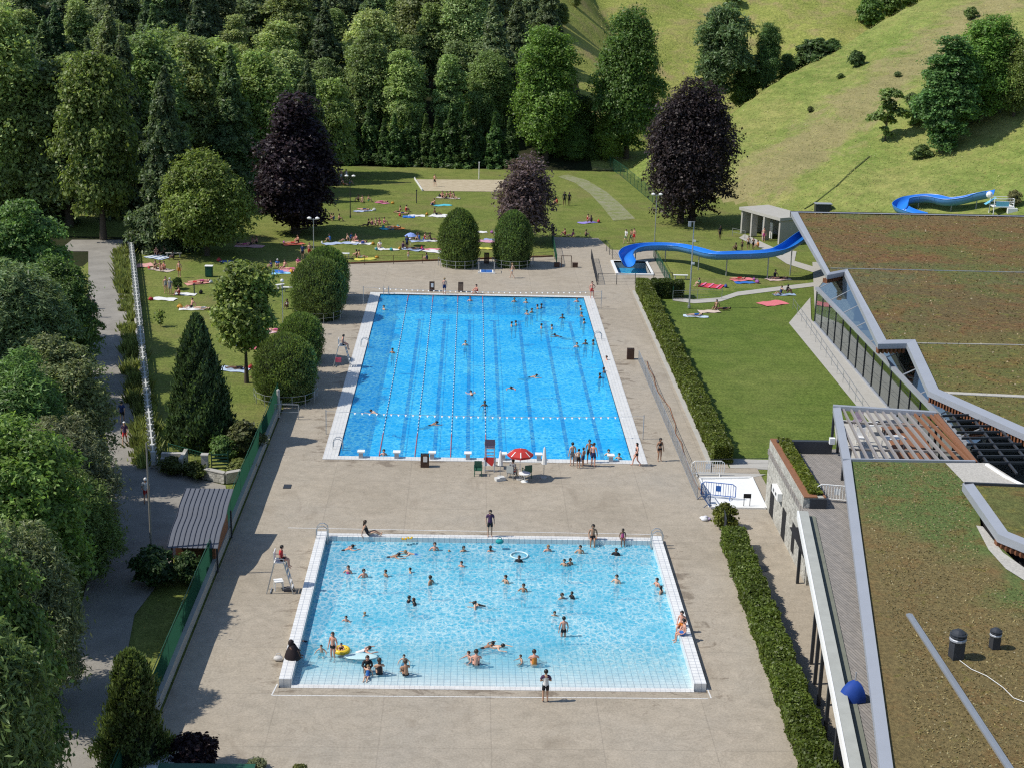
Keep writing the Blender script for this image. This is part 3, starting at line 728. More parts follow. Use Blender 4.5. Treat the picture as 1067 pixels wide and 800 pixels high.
# near building: stone wall, terrace deck, grassy roof, pergola
LZ, TZ = 5.4, 4.0
low = thing('bathhouse', 'low building with grassy roof, timber terrace, open pergola and stone wall', 'building', (0, 0, 0))
c0, c1, c2 = G(868, 424, LZ), G(878, 479, LZ), G(917, 800, LZ)
dd = (c2-c1).normalized(); c3 = c2+dd*16
pr1, pr2 = G(975, 431, LZ), G(1016, 481, LZ)
rgh = [G(1000, 486, LZ), G(1022, 548, LZ), G(1067, 592, LZ)]
roofp = [tuple(c1[:2]), tuple(c3[:2]), (rgh[2].x+34, c3.y), (rgh[2].x+34, rgh[2].y-12), tuple(rgh[2][:2]), tuple(rgh[1][:2]), tuple(pr2[:2])]
MB().prism([(p[0]+.3 if i < 2 else p[0], p[1]) for i, p in enumerate(roofp)], LZ-.45, LZ-.05).build('grass_roof', 'sedum_low', low)
m = MB()
lft = [tuple(c0[:2]), tuple(c1[:2]), tuple(c3[:2])]
lin = [(p[0]+.5, p[1]) for p in lft]
slope_coping(m, lft, lin, LZ, LZ+.1, .35)
m.beam(c0, pr1, .35, .3).beam(Vector((c1.x, c1.y, LZ-.05)), Vector((pr2.x, pr2.y, LZ-.05)), .18, .3)
m.build('roof_coping', 'alu', low)
# pergola rafters
rf = MB(); rf2 = MB()
nr_ = 13
for i in range(nr_):
    u = (i+.3)/nr_
    A = c0.lerp(pr1, u); B = c1.lerp(pr2, min(1, u+.10)); 
    (rf if i < 10 else rf2).beam((A.x, A.y, LZ-.1), (B.x, B.y, LZ-.1), .12, .2)
for v in (.22, .74): A, B = c0.lerp(c1, v), pr1.lerp(pr2, v); rf.beam((A.x, A.y, LZ-.26), (B.x, B.y, LZ-.26), .12, .14)
rf.build('pergola_rafters', 'rafter_grey', low); rf2.build('brown_rafters', 'rust', low)
MB().beam((pr1.x, pr1.y, LZ-.1), (pr2.x, pr2.y, LZ-.1), .3, .3).build('pergola_edge_beam', 'rust', low)
PZ = 2.6
MB().prism([(c0.x+1.7, c0.y+6.0), (c1.x+.3, c1.y), (pr2.x, pr2.y), (pr1.x+.6, pr1.y+6.3)], PZ-.2, PZ).build('pergola_floor', 'gravel', low)
a0, a1 = c0.lerp(pr1, .62)+Vector((.6, 6.2, 0)), c1.lerp(pr2, .66); MB().prism([tuple(a0[:2]), tuple(a1[:2]), (pr2.x, pr2.y), (pr1.x+.6, pr1.y+6.2)], PZ+.01, PZ+.05).build('red_boards', 'rust', low)
for v in (.02, .5, .98):
    for A, B in ((c0, c1), (pr1, pr2)):
        p = A.lerp(B, v); MB().box((p.x+.1, p.y, (LZ-.3+PZ)/2), (.16, .16, LZ-.3-PZ)).build('pergola_post', 'darksteel', low)
# dark glazed link right of the pergola
lk = [G(1000, 430, LZ-.4), G(1067, 460, LZ-.4), G(1067, 507, LZ-.4), G(1022, 482, LZ-.4), G(985, 436, LZ-.4)]
MB().prism([(p.x, p.y) for p in lk]+[], 1.2, 1.5).build('link_floor', 'dark', low)
m = MB()
for i in range(9):
    u = i/8; A = G(982, 433, LZ-.3).lerp(G(1024, 482, LZ-.3), u); B = G(1010, 432, LZ-.3).lerp(G(1100, 482, LZ-.3), u); m.beam(A, B, .09, .16)
A, B = G(975, 432, LZ-.2), G(1030, 500, LZ-.2); m.beam(A, B, .35, .3)
for i in range(4):
    u = i/3; A = G(990, 430, LZ-.35).lerp(G(1067, 452, LZ-.35), u); B = G(1035, 490, LZ-.35).lerp(G(1110, 500, LZ-.35), u); m.beam(A, B, .12, .12)
m.build('link_frame', 'darksteel', low)
A, B, C_ = G(1028, 484, LZ+.05), G(1048, 497, LZ+.05), G(1080, 512, LZ+.05); MB().tube([A, B, C_], .11, 6).build('roof_pipe', 'white', low)
# flat gravel bay, pebbles along the small roof
MB().sheet([tuple(p[:2]) for p in (G(985, 482, LZ), G(1030, 482, LZ), G(1067, 505, LZ), G(1067, 512, LZ), G(1008, 506, LZ))], LZ+.004).build('gravel_bay', 'gravel', low)
MB().sheet([tuple(p[:2]) for p in (G(1017, 547, LZ), G(1024, 548, LZ), G(1045, 575, LZ), G(1080, 600, LZ), G(1080, 612, LZ), G(1048, 592, LZ), G(1030, 572, LZ))], LZ+.004).build('pebble_strip', 'gravel', low)
# stepped small roof
SZ = 6.1
se = GZ(SZ, (1003, 503), (1040, 556), (1067, 567)); e2 = Vector((se[2][0]-se[1][0], se[2][1]-se[1][1])); se[2] = (se[1][0]+e2.x*9, se[1][1]+e2.y*9)
tp = GZ(SZ, (1003, 503), (1067, 506)); tpr = (se[2][0], tp[1][1])
si = offs(se, .55)
m = MB(); slope_coping(m, se, si, SZ, SZ+.1, .45); m.build('small_roof_coping', 'alu', low)
MB().sheet(si+[tpr, (si[0][0], tp[0][1]-.15)], SZ-.02).build('small_roof', 'sedum', low)
MB().prism([(p[0]+.35, p[1]+.35) for p in se]+[tpr], 1, SZ-.4).build('small_roof_wall', 'dark', low)
A, B = G(1005, 504, SZ), G(1100, 508, SZ); MB().beam(A, B, .15, .25).build('small_roof_edge', 'darksteel', low)
m = MB()
for i in range(48):
    p = Vector(se[1]).lerp(Vector(se[2]), (i+.5)/48); m.box((p.x, p.y+.35, SZ-.62), (.16, .4, .34))
m.build('small_soffit_slats', 'slats', low)
# terrace
t0, t1, t2, t3 = G(836, 470, TZ), G(869, 474, TZ), G(911, 800, TZ), G(828, 559, TZ)
t4 = G(882, 800, TZ); t3 = Vector((17.9, -45.6, TZ)); par_d = (t4-t3).normalized(); p_end = t4+par_d*14
plA, plB = (18.42, -33.5), (18.5, -44.2)
terr = [plA, (18.42, -46.2), tuple(t3[:2]), tuple(p_end[:2]), (p_end.x+3, p_end.y), (c2.x+.6, c2.y), (c1.x+.4, c1.y), (c0.x+.3, -33.4)]
MB().prism(terr, TZ-.35, TZ).build('terrace_deck', 'deckwood', low)
st = t3.copy()
m = MB(); m.beam((st.x+.30, st.y, TZ+.16), (p_end.x+.30, p_end.y, TZ+.16), .52, .42); m.build('parapet', 'parapet_stone', low)
off = Vector((.80, .05, 0)); m = MB(); m.beam(Vector((st.x, st.y, TZ+.02))+off, Vector((p_end.x, p_end.y, TZ+.02))+off, .44, .06).build('parapet_gutter', 'gutter', low)
m = MB(); m.beam((st.x-.02, st.y, TZ+.16), (p_end.x-.02, p_end.y, TZ+.16), .10, .46); m.build('parapet_face', 'white', low)
# stone wall with door openings
sw = MB(); wx0, wx1 = 18.62, 18.5
ops = ((-36.1, -34.8, 0, 2.05), (-39.9, -38.7, 0, 2.0), (-42.6, -41.7, .3, 2.2)); ys = [-33.4]
cur = -33.4
for (ya, yb, za, zb) in ops:
    sw.box((18.75, (cur+yb)/2, TZ/2-.02), (.45, cur-yb, TZ-.04)); sw.box((18.75, (ya+yb)/2, (zb+TZ)/2-.02), (.45, yb-ya, TZ-zb-.04))
    if za > 0: sw.box((18.75, (ya+yb)/2, za/2), (.45, yb-ya, za))
    cur = ya
sw.box((18.75, (cur-46.3)/2, TZ/2-.02), (.45, cur+46.3, TZ-.04)); sw.build('stone_wall', 'stone', low)
MB().box((20.7, -33.55, TZ/2-.02), (3.4, .4, TZ-.04)).build('end_stone_wall', 'stone', low)
for (ya, yb, za, zb) in ops: MB().box((18.56, (ya+yb)/2, (za+zb)/2), (.06, yb-ya-.02, zb-za-.02)).build('door' if za == 0 else 'window', 'dark', low)  # near-black panels, almost flush, stand in for the shade within the openings
MB().box((18.36, -37.5, 2.45), (.3, 1.9, .5)).build('sign_board', 'white', low)
sg = MB()
for i, (yy, h) in enumerate(((-37.0, .2), (-37.22, .2), (-37.75, .18), (-37.95, .18))): sg.box((18.2, yy, 2.47), (.012, .12, h))
sg.build('sign_lettering', 'darksteel', low)
MB().box((18.42, -44.9, 1.9), (.25, .3, .45)).build('wall_lamp', 'dark', low)
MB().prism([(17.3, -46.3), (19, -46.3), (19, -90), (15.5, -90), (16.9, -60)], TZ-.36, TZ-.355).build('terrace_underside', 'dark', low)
for y in (-46.0, -56.2, -58.4, -60.6, -64, -68, -72, -76):
    x = st.x+(p_end.x-st.x)*(y-st.y)/(p_end.y-st.y)+.35
    MB().box((x-.1, y, (TZ-.36)/2), (.16, .16, TZ-.37)).build('terrace_post', 'darksteel', low)
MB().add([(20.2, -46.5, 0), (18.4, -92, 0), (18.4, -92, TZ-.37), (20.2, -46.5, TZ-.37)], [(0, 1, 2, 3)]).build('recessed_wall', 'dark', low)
MB().box((20.6, -34.3, TZ+.42), (3.6, .35, .85)).build('terrace_end_wall', 'darksteel', low)
MB().box((22.3, -34.7, TZ+1.), (.35, .3, .4)).build('wall_unit', 'white', low)
# rail on the roof
A, B = G(947, 641, LZ), G(1052, 802, LZ); B = B+(B-A)*.12
MB().beam(A+Vector((0, 0, .06)), B+Vector((0, 0, .06)), .30, .10).beam(A+Vector((0, 0, .11)), B+Vector((0, 0, .11)), .10, .05).build('roof_gutter', 'steel', low)
# planter on the terrace edge
pl = thing('roof_planter', 'long rust coloured planter with green sedum on top of the stone wall', 'planter', (0, 0, 0))
MB().box((19.15, -38.9, TZ+.34), (1.34, 10.6, .64)).build('trough', 'stone', pl)
m = MB(); m.box((18.75, -38.9, TZ+.69), (.5, 10.7, .06)).box((19.15, -44.0, TZ+.69), (.3, .5, .06)).box((19.75, -38.9, TZ+.69), (.12, 10.7, .06)); m.build('capping', 'rust', pl)
MB().box((19.35, -44.26, TZ+.3), (1.0, .06, .6)).build('end_board', 'darksteel', pl)
PLANTER = pl
# ------------------------------------------------------------------ trees
TREE = {}
def limb_mesh(name, h, r, clumps, fork=.35, nl=9, seed=0, mat='bark', twin=None):
    rs = random.Random(seed); m = MB()
    stems = [(0, 0)] if not twin else twin
    for sx, sy in stems:
        p = Vector((sx, sy, -.3)); rr = r*1.35
        for k in range(5):
            q = Vector((sx*.8+rs.uniform(-.12, .12)*k*.4, sy*.8+rs.uniform(-.12, .12)*k*.4, h*.8*(k+1)/5)); r2 = r*(1-.19*(k+1))
            m.bar(p, q, rr, 8, max(.03, r2), cap=False); p, rr = q, max(.03, r2)
    cl = list(clumps); rs.shuffle(cl)
    for c in cl[:nl]:
        c = Vector(c); z0 = max(h*fork*.6, min(c.z-.12*h, h*.7)); a = Vector((stems[0][0]*.8, stems[0][1]*.8, z0)); mid = a.lerp(c, .5)+Vector((0, 0, .04*h))
        m.bar(a, mid, r*.42, 6, r*.28, cap=False).bar(mid, c, r*.28, 5, r*.08, cap=False)
    return m.mesh(name, mat, True)
def crown_clumps(h, w, base, n, rs, shape):
    """clump centres + radii filling the crown outline"""
    out = []; ph = rs.random(2)*6.28; zc = (base+1)/2*h; rz = (1-base)/2*h; rx = w/2
    k = 0
    while len(out) < n and k < 6000:
        k += 1
        u = rs.normal(size=3); u /= np.linalg.norm(u); t = rs.random()**.45
        p = u*t
        if shape == 'cone': p[0:2] *= (1.05-.75*(p[2]+1)/2)
        elif shape == 'tall': p[0:2] *= (1.08-.35*(p[2]+1)/2)
        elif shape == 'egg': p[0:2] *= (1.1-.25*(p[2]+1)/2)
        elif shape == 'flat': p[0:2] *= (.75+.3*(p[2]+1)/2)
        an = math.atan2(p[1], p[0]); p[0:2] *= .80+.13*math.sin(an*2+ph[0]+p[2]*2)+.12*math.sin(an*3+ph[1]-p[2]*4); rad = w*(.075+.10*rs.random())
        c = np.array([p[0]*(rx-rad*.75), p[1]*(rx-rad*.75), zc+p[2]*(rz-rad*.6)])
        if any(np.linalg.norm(c-q)/(rad+r0) < .42 for q, r0 in out): continue
        out.append((c, rad))
    return out
def broadleaf(kind, h, w, base, n, nleaf, size, seed, shape='egg', asp=.6, droop=0., r=None, twin=None, jitter=.85, flat=.62):
    rs = np.random.RandomState(seed); cl = crown_clumps(h, w, base, n, rs, shape)
    rad = np.array([q for _, q in cl]); cen = np.array([c for c, _ in cl])
    idx = rs.choice(len(cl), nleaf, p=rad**2/np.sum(rad**2))
    d = unit(rs.normal(size=(nleaf, 3))); d[:, 2] = np.where(d[:, 2] < -.45, -d[:, 2], d[:, 2])
    t = 1-.38*rs.random((nleaf, 1))**1.7; spike = rs.random((nleaf, 1)) < .16; t = np.where(spike, t+.42*rs.random((nleaf, 1))**2, t)
    # ragged clump surface
    wob = 1+.30*np.sin(d[:, :1]*7+idx[:, None]*1.7)*np.cos(d[:, 1:2]*6+idx[:, None])+.12*np.sin(d[:, 2:]*13+idx[:, None]*2.3)
    # each clump is a flat spray of twigs, tilted outwards and down from the stem
    rad = rad*1.25; loc = d*rad[idx][:, None]*t*wob*np.array([1, 1, flat])
    oc = cen[idx]; rr_ = np.maximum(np.linalg.norm(oc[:, :2], axis=1), .3); ox, oy = oc[:, 0]/rr_, oc[:, 1]/rr_
    tilt = np.clip(rr_/(w*.5), 0, 1)*(.55-.5*(oc[:, 2]/h-.3)); radial = loc[:, 0]*ox+loc[:, 1]*oy
    loc[:, 2] -= radial*tilt
    P = cen[idx]+loc
    if droop: P[:, 2] -= droop*rad[idx]*(np.linalg.norm(d[:, :2], axis=1)**2)
    N = d*.5+unit(P-np.array([0, 0, h*.45]))*.55+np.array([0, 0, .75])
    V = leaves(P, N, size, rs, jitter, asp)
    crown = quads_mesh('crown_'+kind, V, 'leaf')
    trunk = limb_mesh('trunk_'+kind, h, r or h*.022, [c for c, _ in cl], seed=seed, twin=twin)
    TREE[kind] = (h, trunk, crown)
def spruce(kind, h, w, nleaf, size, seed, levels=None, droop=.35, base=.03, mat='leaf', power=.85, asp=.4):
    rs = np.random.RandomState(seed); levels = levels or int(h*1.05)
    # weight by radius
    u = 1-np.sqrt(rs.random(nleaf*2)); u = u[:nleaf]; lev = np.floor(u*levels)
    nb = 9; br = rs.randint(0, nb, nleaf); ang = (br+ (lev*2.4) % 1.0*0+rs.normal(size=nleaf)*.16)*2*np.pi/nb+lev*1.9
    lenv = 1+.30*np.sin(br*12.9+lev*7.7)
    t = rs.random(nleaf)**.6
    z0 = (base+(1-base)*np.clip(lev+.5+rs.normal(size=nleaf)*.22+.45*np.sin(br*5.1+lev), 0, levels-.2)/levels); Rm = w/2*np.maximum(.03, 1-z0)**power*lenv
    rr = Rm*t; lat = rs.normal(size=nleaf)*.11*Rm*(1.1-t)
    x = rr*np.cos(ang)-lat*np.sin(ang); y = rr*np.sin(ang)+lat*np.cos(ang)
    z = z0*h-droop*Rm*t**1.3+rs.normal(size=nleaf)*.10+.10*Rm*(t > .85)
    P = np.stack([x, y, z], 1)
    out = np.stack([np.cos(ang), np.sin(ang), np.full(nleaf, .0)], 1)
    N = out*.45+np.array([0, 0, .8])
    V = leaves(P, N, size, rs, .55, asp)
    m = MB(); m.bar((0, 0, -.3), (0, 0, h*.97), h*.017, 7, .02, cap=False)
    TREE[kind] = (h, m.mesh('trunk_'+kind, 'bark', True), quads_mesh('crown_'+kind, V, mat))
def column(kind, h, w, nleaf, size, seed, prof, core=True, asp=.45, vert=.9, rough=.06, mat='leaf', lumps=0.):
    """clipped or dense shrub: leaf skin on a body of revolution; prof(u)->relative radius"""
    lumps = lumps or .05
    rs = np.random.RandomState(seed); u = rs.random(nleaf*3); keep = rs.random(nleaf*3) < np.array([prof(x) for x in u])
    u = u[keep][:nleaf]; n = len(u); a = rs.random(n)*2*np.pi
    rad = np.array([prof(x) for x in u])*w/2
    if lumps: rad = rad*(1+lumps*np.sin(a*3+u*9)*np.cos(u*17+a*2)+lumps*.7*np.sin(a*7-u*23))
    rad = rad*(1-rough*3*rs.random(n)**2+rough*.6*rs.normal(size=n))
    P = np.stack([rad*np.cos(a), rad*np.sin(a), u*h], 1)
    du = .02; sl = np.array([(prof(min(1, x+du))-prof(max(0, x-du))) for x in u])*w/2/(2*du*h)
    N = np.stack([np.cos(a), np.sin(a), -sl], 1)
    nn = unit(N+rs.normal(size=(n, 3))*.45)
    b = unit(np.array([0, 0, vert])+rs.normal(size=(n, 3))*.35+N*.25); aa = unit(np.cross(nn, b)); s = size*(.6+.8*rs.random((n, 1)))
    V = np.stack([P-b*s, P-aa*s*asp, P+b*s+nn*s*.25, P+aa*s*asp], 1)
    cm = MB(); cm.lathe([(max(.01, prof(j/14)*w/2*.86), j/14*h*.97) for j in range(15)], n=14)  # solid near-black core stands in for the shade inside the shrub
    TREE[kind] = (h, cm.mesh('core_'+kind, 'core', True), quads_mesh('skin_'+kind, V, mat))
def boost(c): return 1.0 if c[1] > .125 or max(c) < .045 and c[1] < c[0]*1.05 or c in (OAK, ASH, LIGHT, SPR, SPR2, PUR) else 2.6
def place(kind, name, loc, h, color, label, cat='tree', group=None, wide=1., rz=None, parts=('trunk', 'crown')):
    H0, tr, cr = TREE[kind]; s = h/H0
    t = thing(name, label, cat, loc, rng.random()*6.28 if rz is None else rz, group); t.scale = (s*wide, s*wide, s)
    obj(parts[0], tr, t)
    k_ = boost(color); obj(parts[1], cr, t, tuple(c*k_*rng.uniform(.93, 1.07) for c in color)); return t

broadleaf('oak', 22, 13, 0.05, 114, 60000, 0.2, 1, 'egg')
broadleaf('ash', 20, 11, 0.02, 98, 50000, 0.195, 2, 'tall')
broadleaf('maple', 16, 11, 0.05, 91, 48000, 0.19, 3, 'egg')
broadleaf('poplar', 22, 9, 0.05, 95, 50000, 0.2, 4, 'tall')
broadleaf('beech', 19, 14, 0.05, 133, 80000, 0.185, 5, 'egg', droop=.55, twin=[(-1.1, 0), (1., .5)])
broadleaf('dark_beech', 17, 9.5, 0.05, 98, 62000, 0.18, 6, 'cone', droop=.35)
broadleaf('plum', 10.5, 8.4, 0.10, 64, 15000, 0.2, 7, 'flat', asp=.42, droop=.7)
broadleaf('linden', 12, 11.6, 0.03, 114, 72000, 0.16, 8, 'egg')
broadleaf('lime', 10.8, 6.6, 0.24, 87, 24000, 0.17, 19, 'egg', r=.17)
broadleaf('willow', 13, 11, 0.05, 114, 90000, 0.2, 10, 'egg', asp=.24, droop=.5, jitter=.9, flat=.42)
broadleaf('alder', 13, 10, 0.05, 114, 80000, 0.155, 11, 'egg', asp=.5, flat=.42)
broadleaf('shrub', 3, 3.4, .0, 26, 9000, 0.14, 12, 'egg', r=.06)
broadleaf('thin', 6, 3.6, .12, 14, 3500, 0.15, 13, 'tall', r=.08)
broadleaf('pine', 14, 9, 0.20, 41, 26000, 0.2, 14, 'flat', asp=.35)
spruce('spruce_a', 22, 10.5, 42000, 0.27, 21)
spruce('spruce_b', 20, 9., 38000, 0.26, 22, droop=.5)
spruce('spruce_s', 9, 3.6, 9000, 0.23, 23, droop=.2)
spruce('spruce_big', 20, 12, 60000, 0.26, 24, droop=.55, power=.75)
egg = lambda u: (max(0., 1-((u-.40)/.60)**2)**.55 if u > .40 else .80+.20*math.sin(u/.40*math.pi/2))
column('egg', 6.2, 4.3, 20000, .095, 31, egg, rough=.09)
column('ball', 5.1, 4.8, 24000, .085, 32, lambda u: (max(0., 1-((u-.45)/.55)**2.1)**.5 if u > .45 else .74+.26*math.sin(u/.45*math.pi/2)), rough=.09)
cone = lambda u: (1-u)**.62*.98+.02 if u > .12 else .75+.18*u/.12
column('yew', 9.7, 5.0, 34000, 0.16, 33, cone, lumps=.13, rough=.14)
column('thuja', 6.4, 3.4, 34000, 0.11, 34, lambda u: max(0, 1-u)**.45*(.9+.1*math.sin(u*9)) if u > .08 else .72, lumps=.2, rough=.22)

OAK, ASH, LIGHT, SPR, SPR2, PUR, LIME_ = (.160, .222, .080), (.195, .262, .095), (.215, .290, .080), (.088, .130, .062), (.106, .150, .070), (.042, .030, .038), (.072, .105, .020)
WIL, ALD = (.070, .090, .046), (.068, .091, .038)
def gp(x, y): p = G(x, y); return (p.x, p.y, -.05)
# named trees around the lawn
def T(kind, name, px, py, ytop, color, label, wide=1., group=None, dy=0, **k):
    p = G(px, py); return place(kind, name, (p.x, p.y, -.05), hgt(px, py, ytop), color, label, 'tree', group, wide, **k)
T('oak', 'broadleaf_tree', 568, 172, 26, (.058, .094, .022), 'tall green broadleaf tree at the right end of the forest edge behind the lawn', .98)
T('oak', 'broadleaf_tree', 652, 172, 6, (.040, .076, .018), 'tall dark green broadleaf tree between the forest edge and the large copper beech', .84)
T('maple', 'broadleaf_tree', 632, 173, 118, (.055, .09, .016), 'low bushy green tree at the foot of the tall dark broadleaf by the green fence')
T('beech', 'copper_beech', 716, 232, 76, PUR, 'large dark purple copper beech with two trunks beside the concrete shelter', .93, rz=.3)
T('plum', 'purple_tree', 545, 252, 158, (.050, .036, .042), 'small drooping purple leaved tree on the lawn behind the clipped bushes', 1.12)
T('dark_beech', 'copper_beech', 308, 243, 94, (.034, .027, .034), 'dark purple copper beech at the left side of the sunbathing lawn', 1.3)
T('linden', 'round_tree', 216, 266, 158, (.066, .092, .022), 'round dense green tree standing on the left lawn in front of the conifer', .98)
T('spruce_big', 'spruce_tree', 178, 258, 68, SPR2, 'big dark drooping spruce just behind the round tree', .82)
T('maple', 'ash_tree', 108, 250, 50, (.150, .225, .062), 'tall bright yellow green tree at the far end of the left path', .74)
T('lime', 'lime_tree', 257, 398, 266, (.078, .098, .028), 'leafy round headed tree with bare trunk on the left lawn by the pool', 1.0, rz=1.)
T('yew', 'yew_tree', 209, 462, 326, (.024, .042, .018), 'dark bushy cone shaped yew near the left garden gate', .95, parts=('shade_core', 'crown'))
T('thuja', 'thuja_tree', 141, 805, 676, (.038, .058, .018), 'dense green thuja at the bottom left beside the garden path', .98, parts=('shade_core', 'crown'))
# clipped bushes
BUSH = (.046, .072, .020)
def bush(kind, px, py, ytop, label, wide=1.):
    p = G(px, py); t = place(kind, 'clipped_bush', (p.x, p.y, 0), hgt(px, py, ytop), BUSH, label, 'bush', 'clipped egg shaped bushes around the deck', wide, parts=('shade_core', 'leaf_skin'))
    return t
bush('egg', 478, 277, 217, 'clipped egg shaped bush left of the blue foot bath behind the large pool')
bush('egg', 534, 277, 219, 'clipped egg shaped bush right of the blue foot bath behind the large pool')
bush('ball', 332, 331, 268, 'clipped oval bush, farthest big one along the left edge of the deck', .94)
bush('ball', 340, 312, 257, 'clipped bush mostly hidden behind another at the far left deck corner', .9)
bush('ball', 314, 376, 326, 'shaded clipped bush squeezed behind the nearest rounded bush', .98)
bush('ball', 298, 416, 348, 'nearest large clipped rounded bush at the left edge of the deck', .98)

# forest
ORD = ['first', 'second', 'third', 'fourth', 'fifth', 'sixth', 'seventh', 'eighth', 'ninth', 'tenth', 'eleventh', 'twelfth', 'thirteenth', 'fourteenth', 'fifteenth', 'sixteenth', 'seventeenth', 'eighteenth', 'nineteenth', 'twentieth']
def pxof(P):
    d = Vector(P)-CAM; z = d.dot(FW); return 533.5+FPX*d.dot(RT)/z, 400-FPX*d.dot(UP)/z
xs_ = np.linspace(-24.5, 4.5, 14)
for i, x in enumerate(xs_):
    place('spruce_s', 'young_spruce', (x+rng.uniform(-.4, .4), 114.5+rng.uniform(-.6, 1.2), 0), rng.uniform(6.6, 10.4), (.034, .062, .020), ORD[i]+' young spruce from the left in the row along the far edge of the lawn', 'spruce', 'young spruces behind the lawn', 1.25)
for px, py, yt, lb in ((598, 173, 128, 'small dark tree left of the green wire fence at the forest corner'), (616, 172, 140, 'dark bush like tree at the foot of the forest corner by the fence'), (601, 168, 96, 'bushy tree between the two tall trees at the forest corner'), (582, 171, 118, 'shaded low tree below the right side of the tall forest edge tree')):
    T('maple', 'broadleaf_tree', px, py, yt, (.040, .066, .016), lb, 1.1)
rows = [(122.5, 6.6, (15, 18.5), 'front row'), (132, 7.2, (16, 20), 'second row'), (144, 7.6, (16, 21), 'third row'), (158, 8.4, (16, 21), 'fourth row'), (174, 9.2, (17, 22), 'back row')]
for ri, (Y, stp, hr, rn) in enumerate(rows):
    D = Y-CY; xl = -.345*D+.031*D-3; x = xl+rng.uniform(0, 3); cand = []
    while True:
        q = (x+rng.uniform(-1.2, 1.2), Y+rng.uniform(-2.6, 2.6)); px, _ = pxof((q[0], q[1], float(Hn(*q))+8))
        if px > (545 if ri == 0 else 578-ri*3): break
        if px > -25: cand.append(q)
        x += stp
    for i, q in enumerate(cand):
        kind = rng.choice(['oak', 'ash', 'maple', 'poplar', 'spruce_a', 'spruce_b', 'spruce_b', 'spruce_a'] if ri else ['oak', 'ash', 'maple', 'poplar', 'spruce_a', 'spruce_b'])
        conif = kind.startswith('spruce')
        color = rng.choice([SPR, SPR2, (.075, .118, .05)]) if conif else rng.choice([OAK, ASH, (.165, .228, .08), (.185, .240, .10), (.205, .255, .10)])
        vk = rng.uniform(1.0, 1.75); color = tuple(c*vk+b for c, b in zip(color, (.007*ri, .007*ri, .011*ri))); color = color if color[1] > .126 else tuple(q_*.127/color[1] for q_ in color)  # farther rows lightened and blued in leaf colour to imitate haze
        h = rng.uniform(*hr)*(rng.uniform(1.05, 1.3) if conif else rng.uniform(.78, 1.))
        nm = 'spruce_tree' if conif else 'broadleaf_tree'
        ds = ('dark pointed spruce' if conif else ('pale green rounded tree' if color[1] > .1 else 'dark green rounded tree'))
        place(kind, nm, (q[0], q[1], float(Hn(*q))-.3), h, color, f'{ds}, {ORD[i]} from the left in the forest, {rn}', 'tree', 'trees of the hillside forest', rng.uniform(1.0, 1.25) if conif else rng.uniform(1.0, 1.3))
lefts = [(5, 238, 27, 'oak', ASH), (40, 232, 23, 'spruce_a', SPR), (72, 236, 21, 'maple', OAK), (135, 222, 24, 'spruce_b', SPR), (158, 214, 23, 'ash', OAK), (206, 205, 22, 'poplar', OAK), (244, 210, 21, 'spruce_a', SPR2), (272, 200, 20, 'ash', ASH), (322, 190, 18, 'spruce_a', SPR), (345, 183, 15, 'maple', OAK), (100, 215, 22, 'spruce_a', SPR), (20, 205, 24, 'spruce_b', SPR2), (185, 190, 22, 'oak', OAK), (225, 188, 21, 'maple', ASH)]
for i, (px, py, h, k, c) in enumerate(sorted(lefts)):
    p = G(px, py); conif = k.startswith('spruce')
    place(k, 'spruce_tree' if conif else 'broadleaf_tree', (p.x, p.y, float(Hn(p.x, p.y))-.2), h, tuple(1.3*q_ for q_ in c), f"{'dark spruce' if conif else 'green broadleaf tree'}, {ORD[i]} from the left in the grove left of the lawn", 'tree', 'trees of the grove left of the lawn', rng.uniform(.9, 1.1))
# trees over the path on the left
for i, (px, py, h, k, c, wd) in enumerate([(22, 268, 14, 'alder', (.050, .085, .024), 1.0), (62, 318, 11, 'alder', (.036, .066, .018), .85), (8, 330, 13, 'willow', WIL, 1.0), (60, 408, 10.5, 'alder', ALD, 1.0), (14, 430, 12, 'willow', (.05, .085, .028), .9), (58, 480, 8.8, 'willow', WIL, 1.1), (18, 520, 12, 'alder', (.06, .095, .024), .95), (66, 528, 7.6, 'willow', (.055, .088, .026), 1.1), (12, 612, 10.5, 'willow', WIL, .85), (-28, 668, 14, 'alder', (.055, .09, .024), .68), (-36, 752, 14.5, 'willow', (.064, .09, .036), .66)]):
    p = G(px, py, h*.6)
    place(k, 'riverside_tree', (p.x, p.y, float(Hn(p.x, p.y))-.1), h, c, f"{'feathery grey green' if k == 'willow' else 'dense leafy green'} tree beside the left path, {ORD[i]} from the far end", 'tree', 'trees overhanging the left path', wd)
# shrubs near the left garden
def shrub(px, py, ytop, color, label, wide=1., kind='shrub', name='shrub', z=None):
    if z is None: p = G(px, py)
    else: p = GT(px, py)
    return place(kind, name, (p.x, p.y, p.z-.05), max(.4, hgt(px, py, ytop, p.z)), color, label, 'shrub', None, wide)
shrub(160, 608, 566, (.022, .040, .014), 'dark shrub below the left end of the metal hut roof', 1.1)
shrub(196, 606, 572, (.022, .040, .014), 'dark shrub below the right end of the metal hut roof', .9)
shrub(255, 472, 436, (.13, .155, .065), 'pale variegated shrub beside the green fence top end', 1.1)
shrub(201, 806, 760, (.030, .016, .022), 'dark purple shrub at the bottom edge beside the thuja', 1.0)
shrub(232, 476, 452, (.05, .08, .024), 'low green shrub behind the stone gate post', 1.2)
shrub(180, 492, 474, (.10, .135, .030), 'light green ground plants at the end of the white railing', 1.7)
shrub(205, 497, 478, (.11, .135, .035), 'yellowish ground plants left of the stone gate post', 1.6)
shrub(250, 492, 476, (.08, .10, .035), 'low plants on the bank above the hut roof', 1.7)
shrub(185, 301, 288, (.09, .14, .03), 'small green bush among sunbathers on the left lawn', .9)
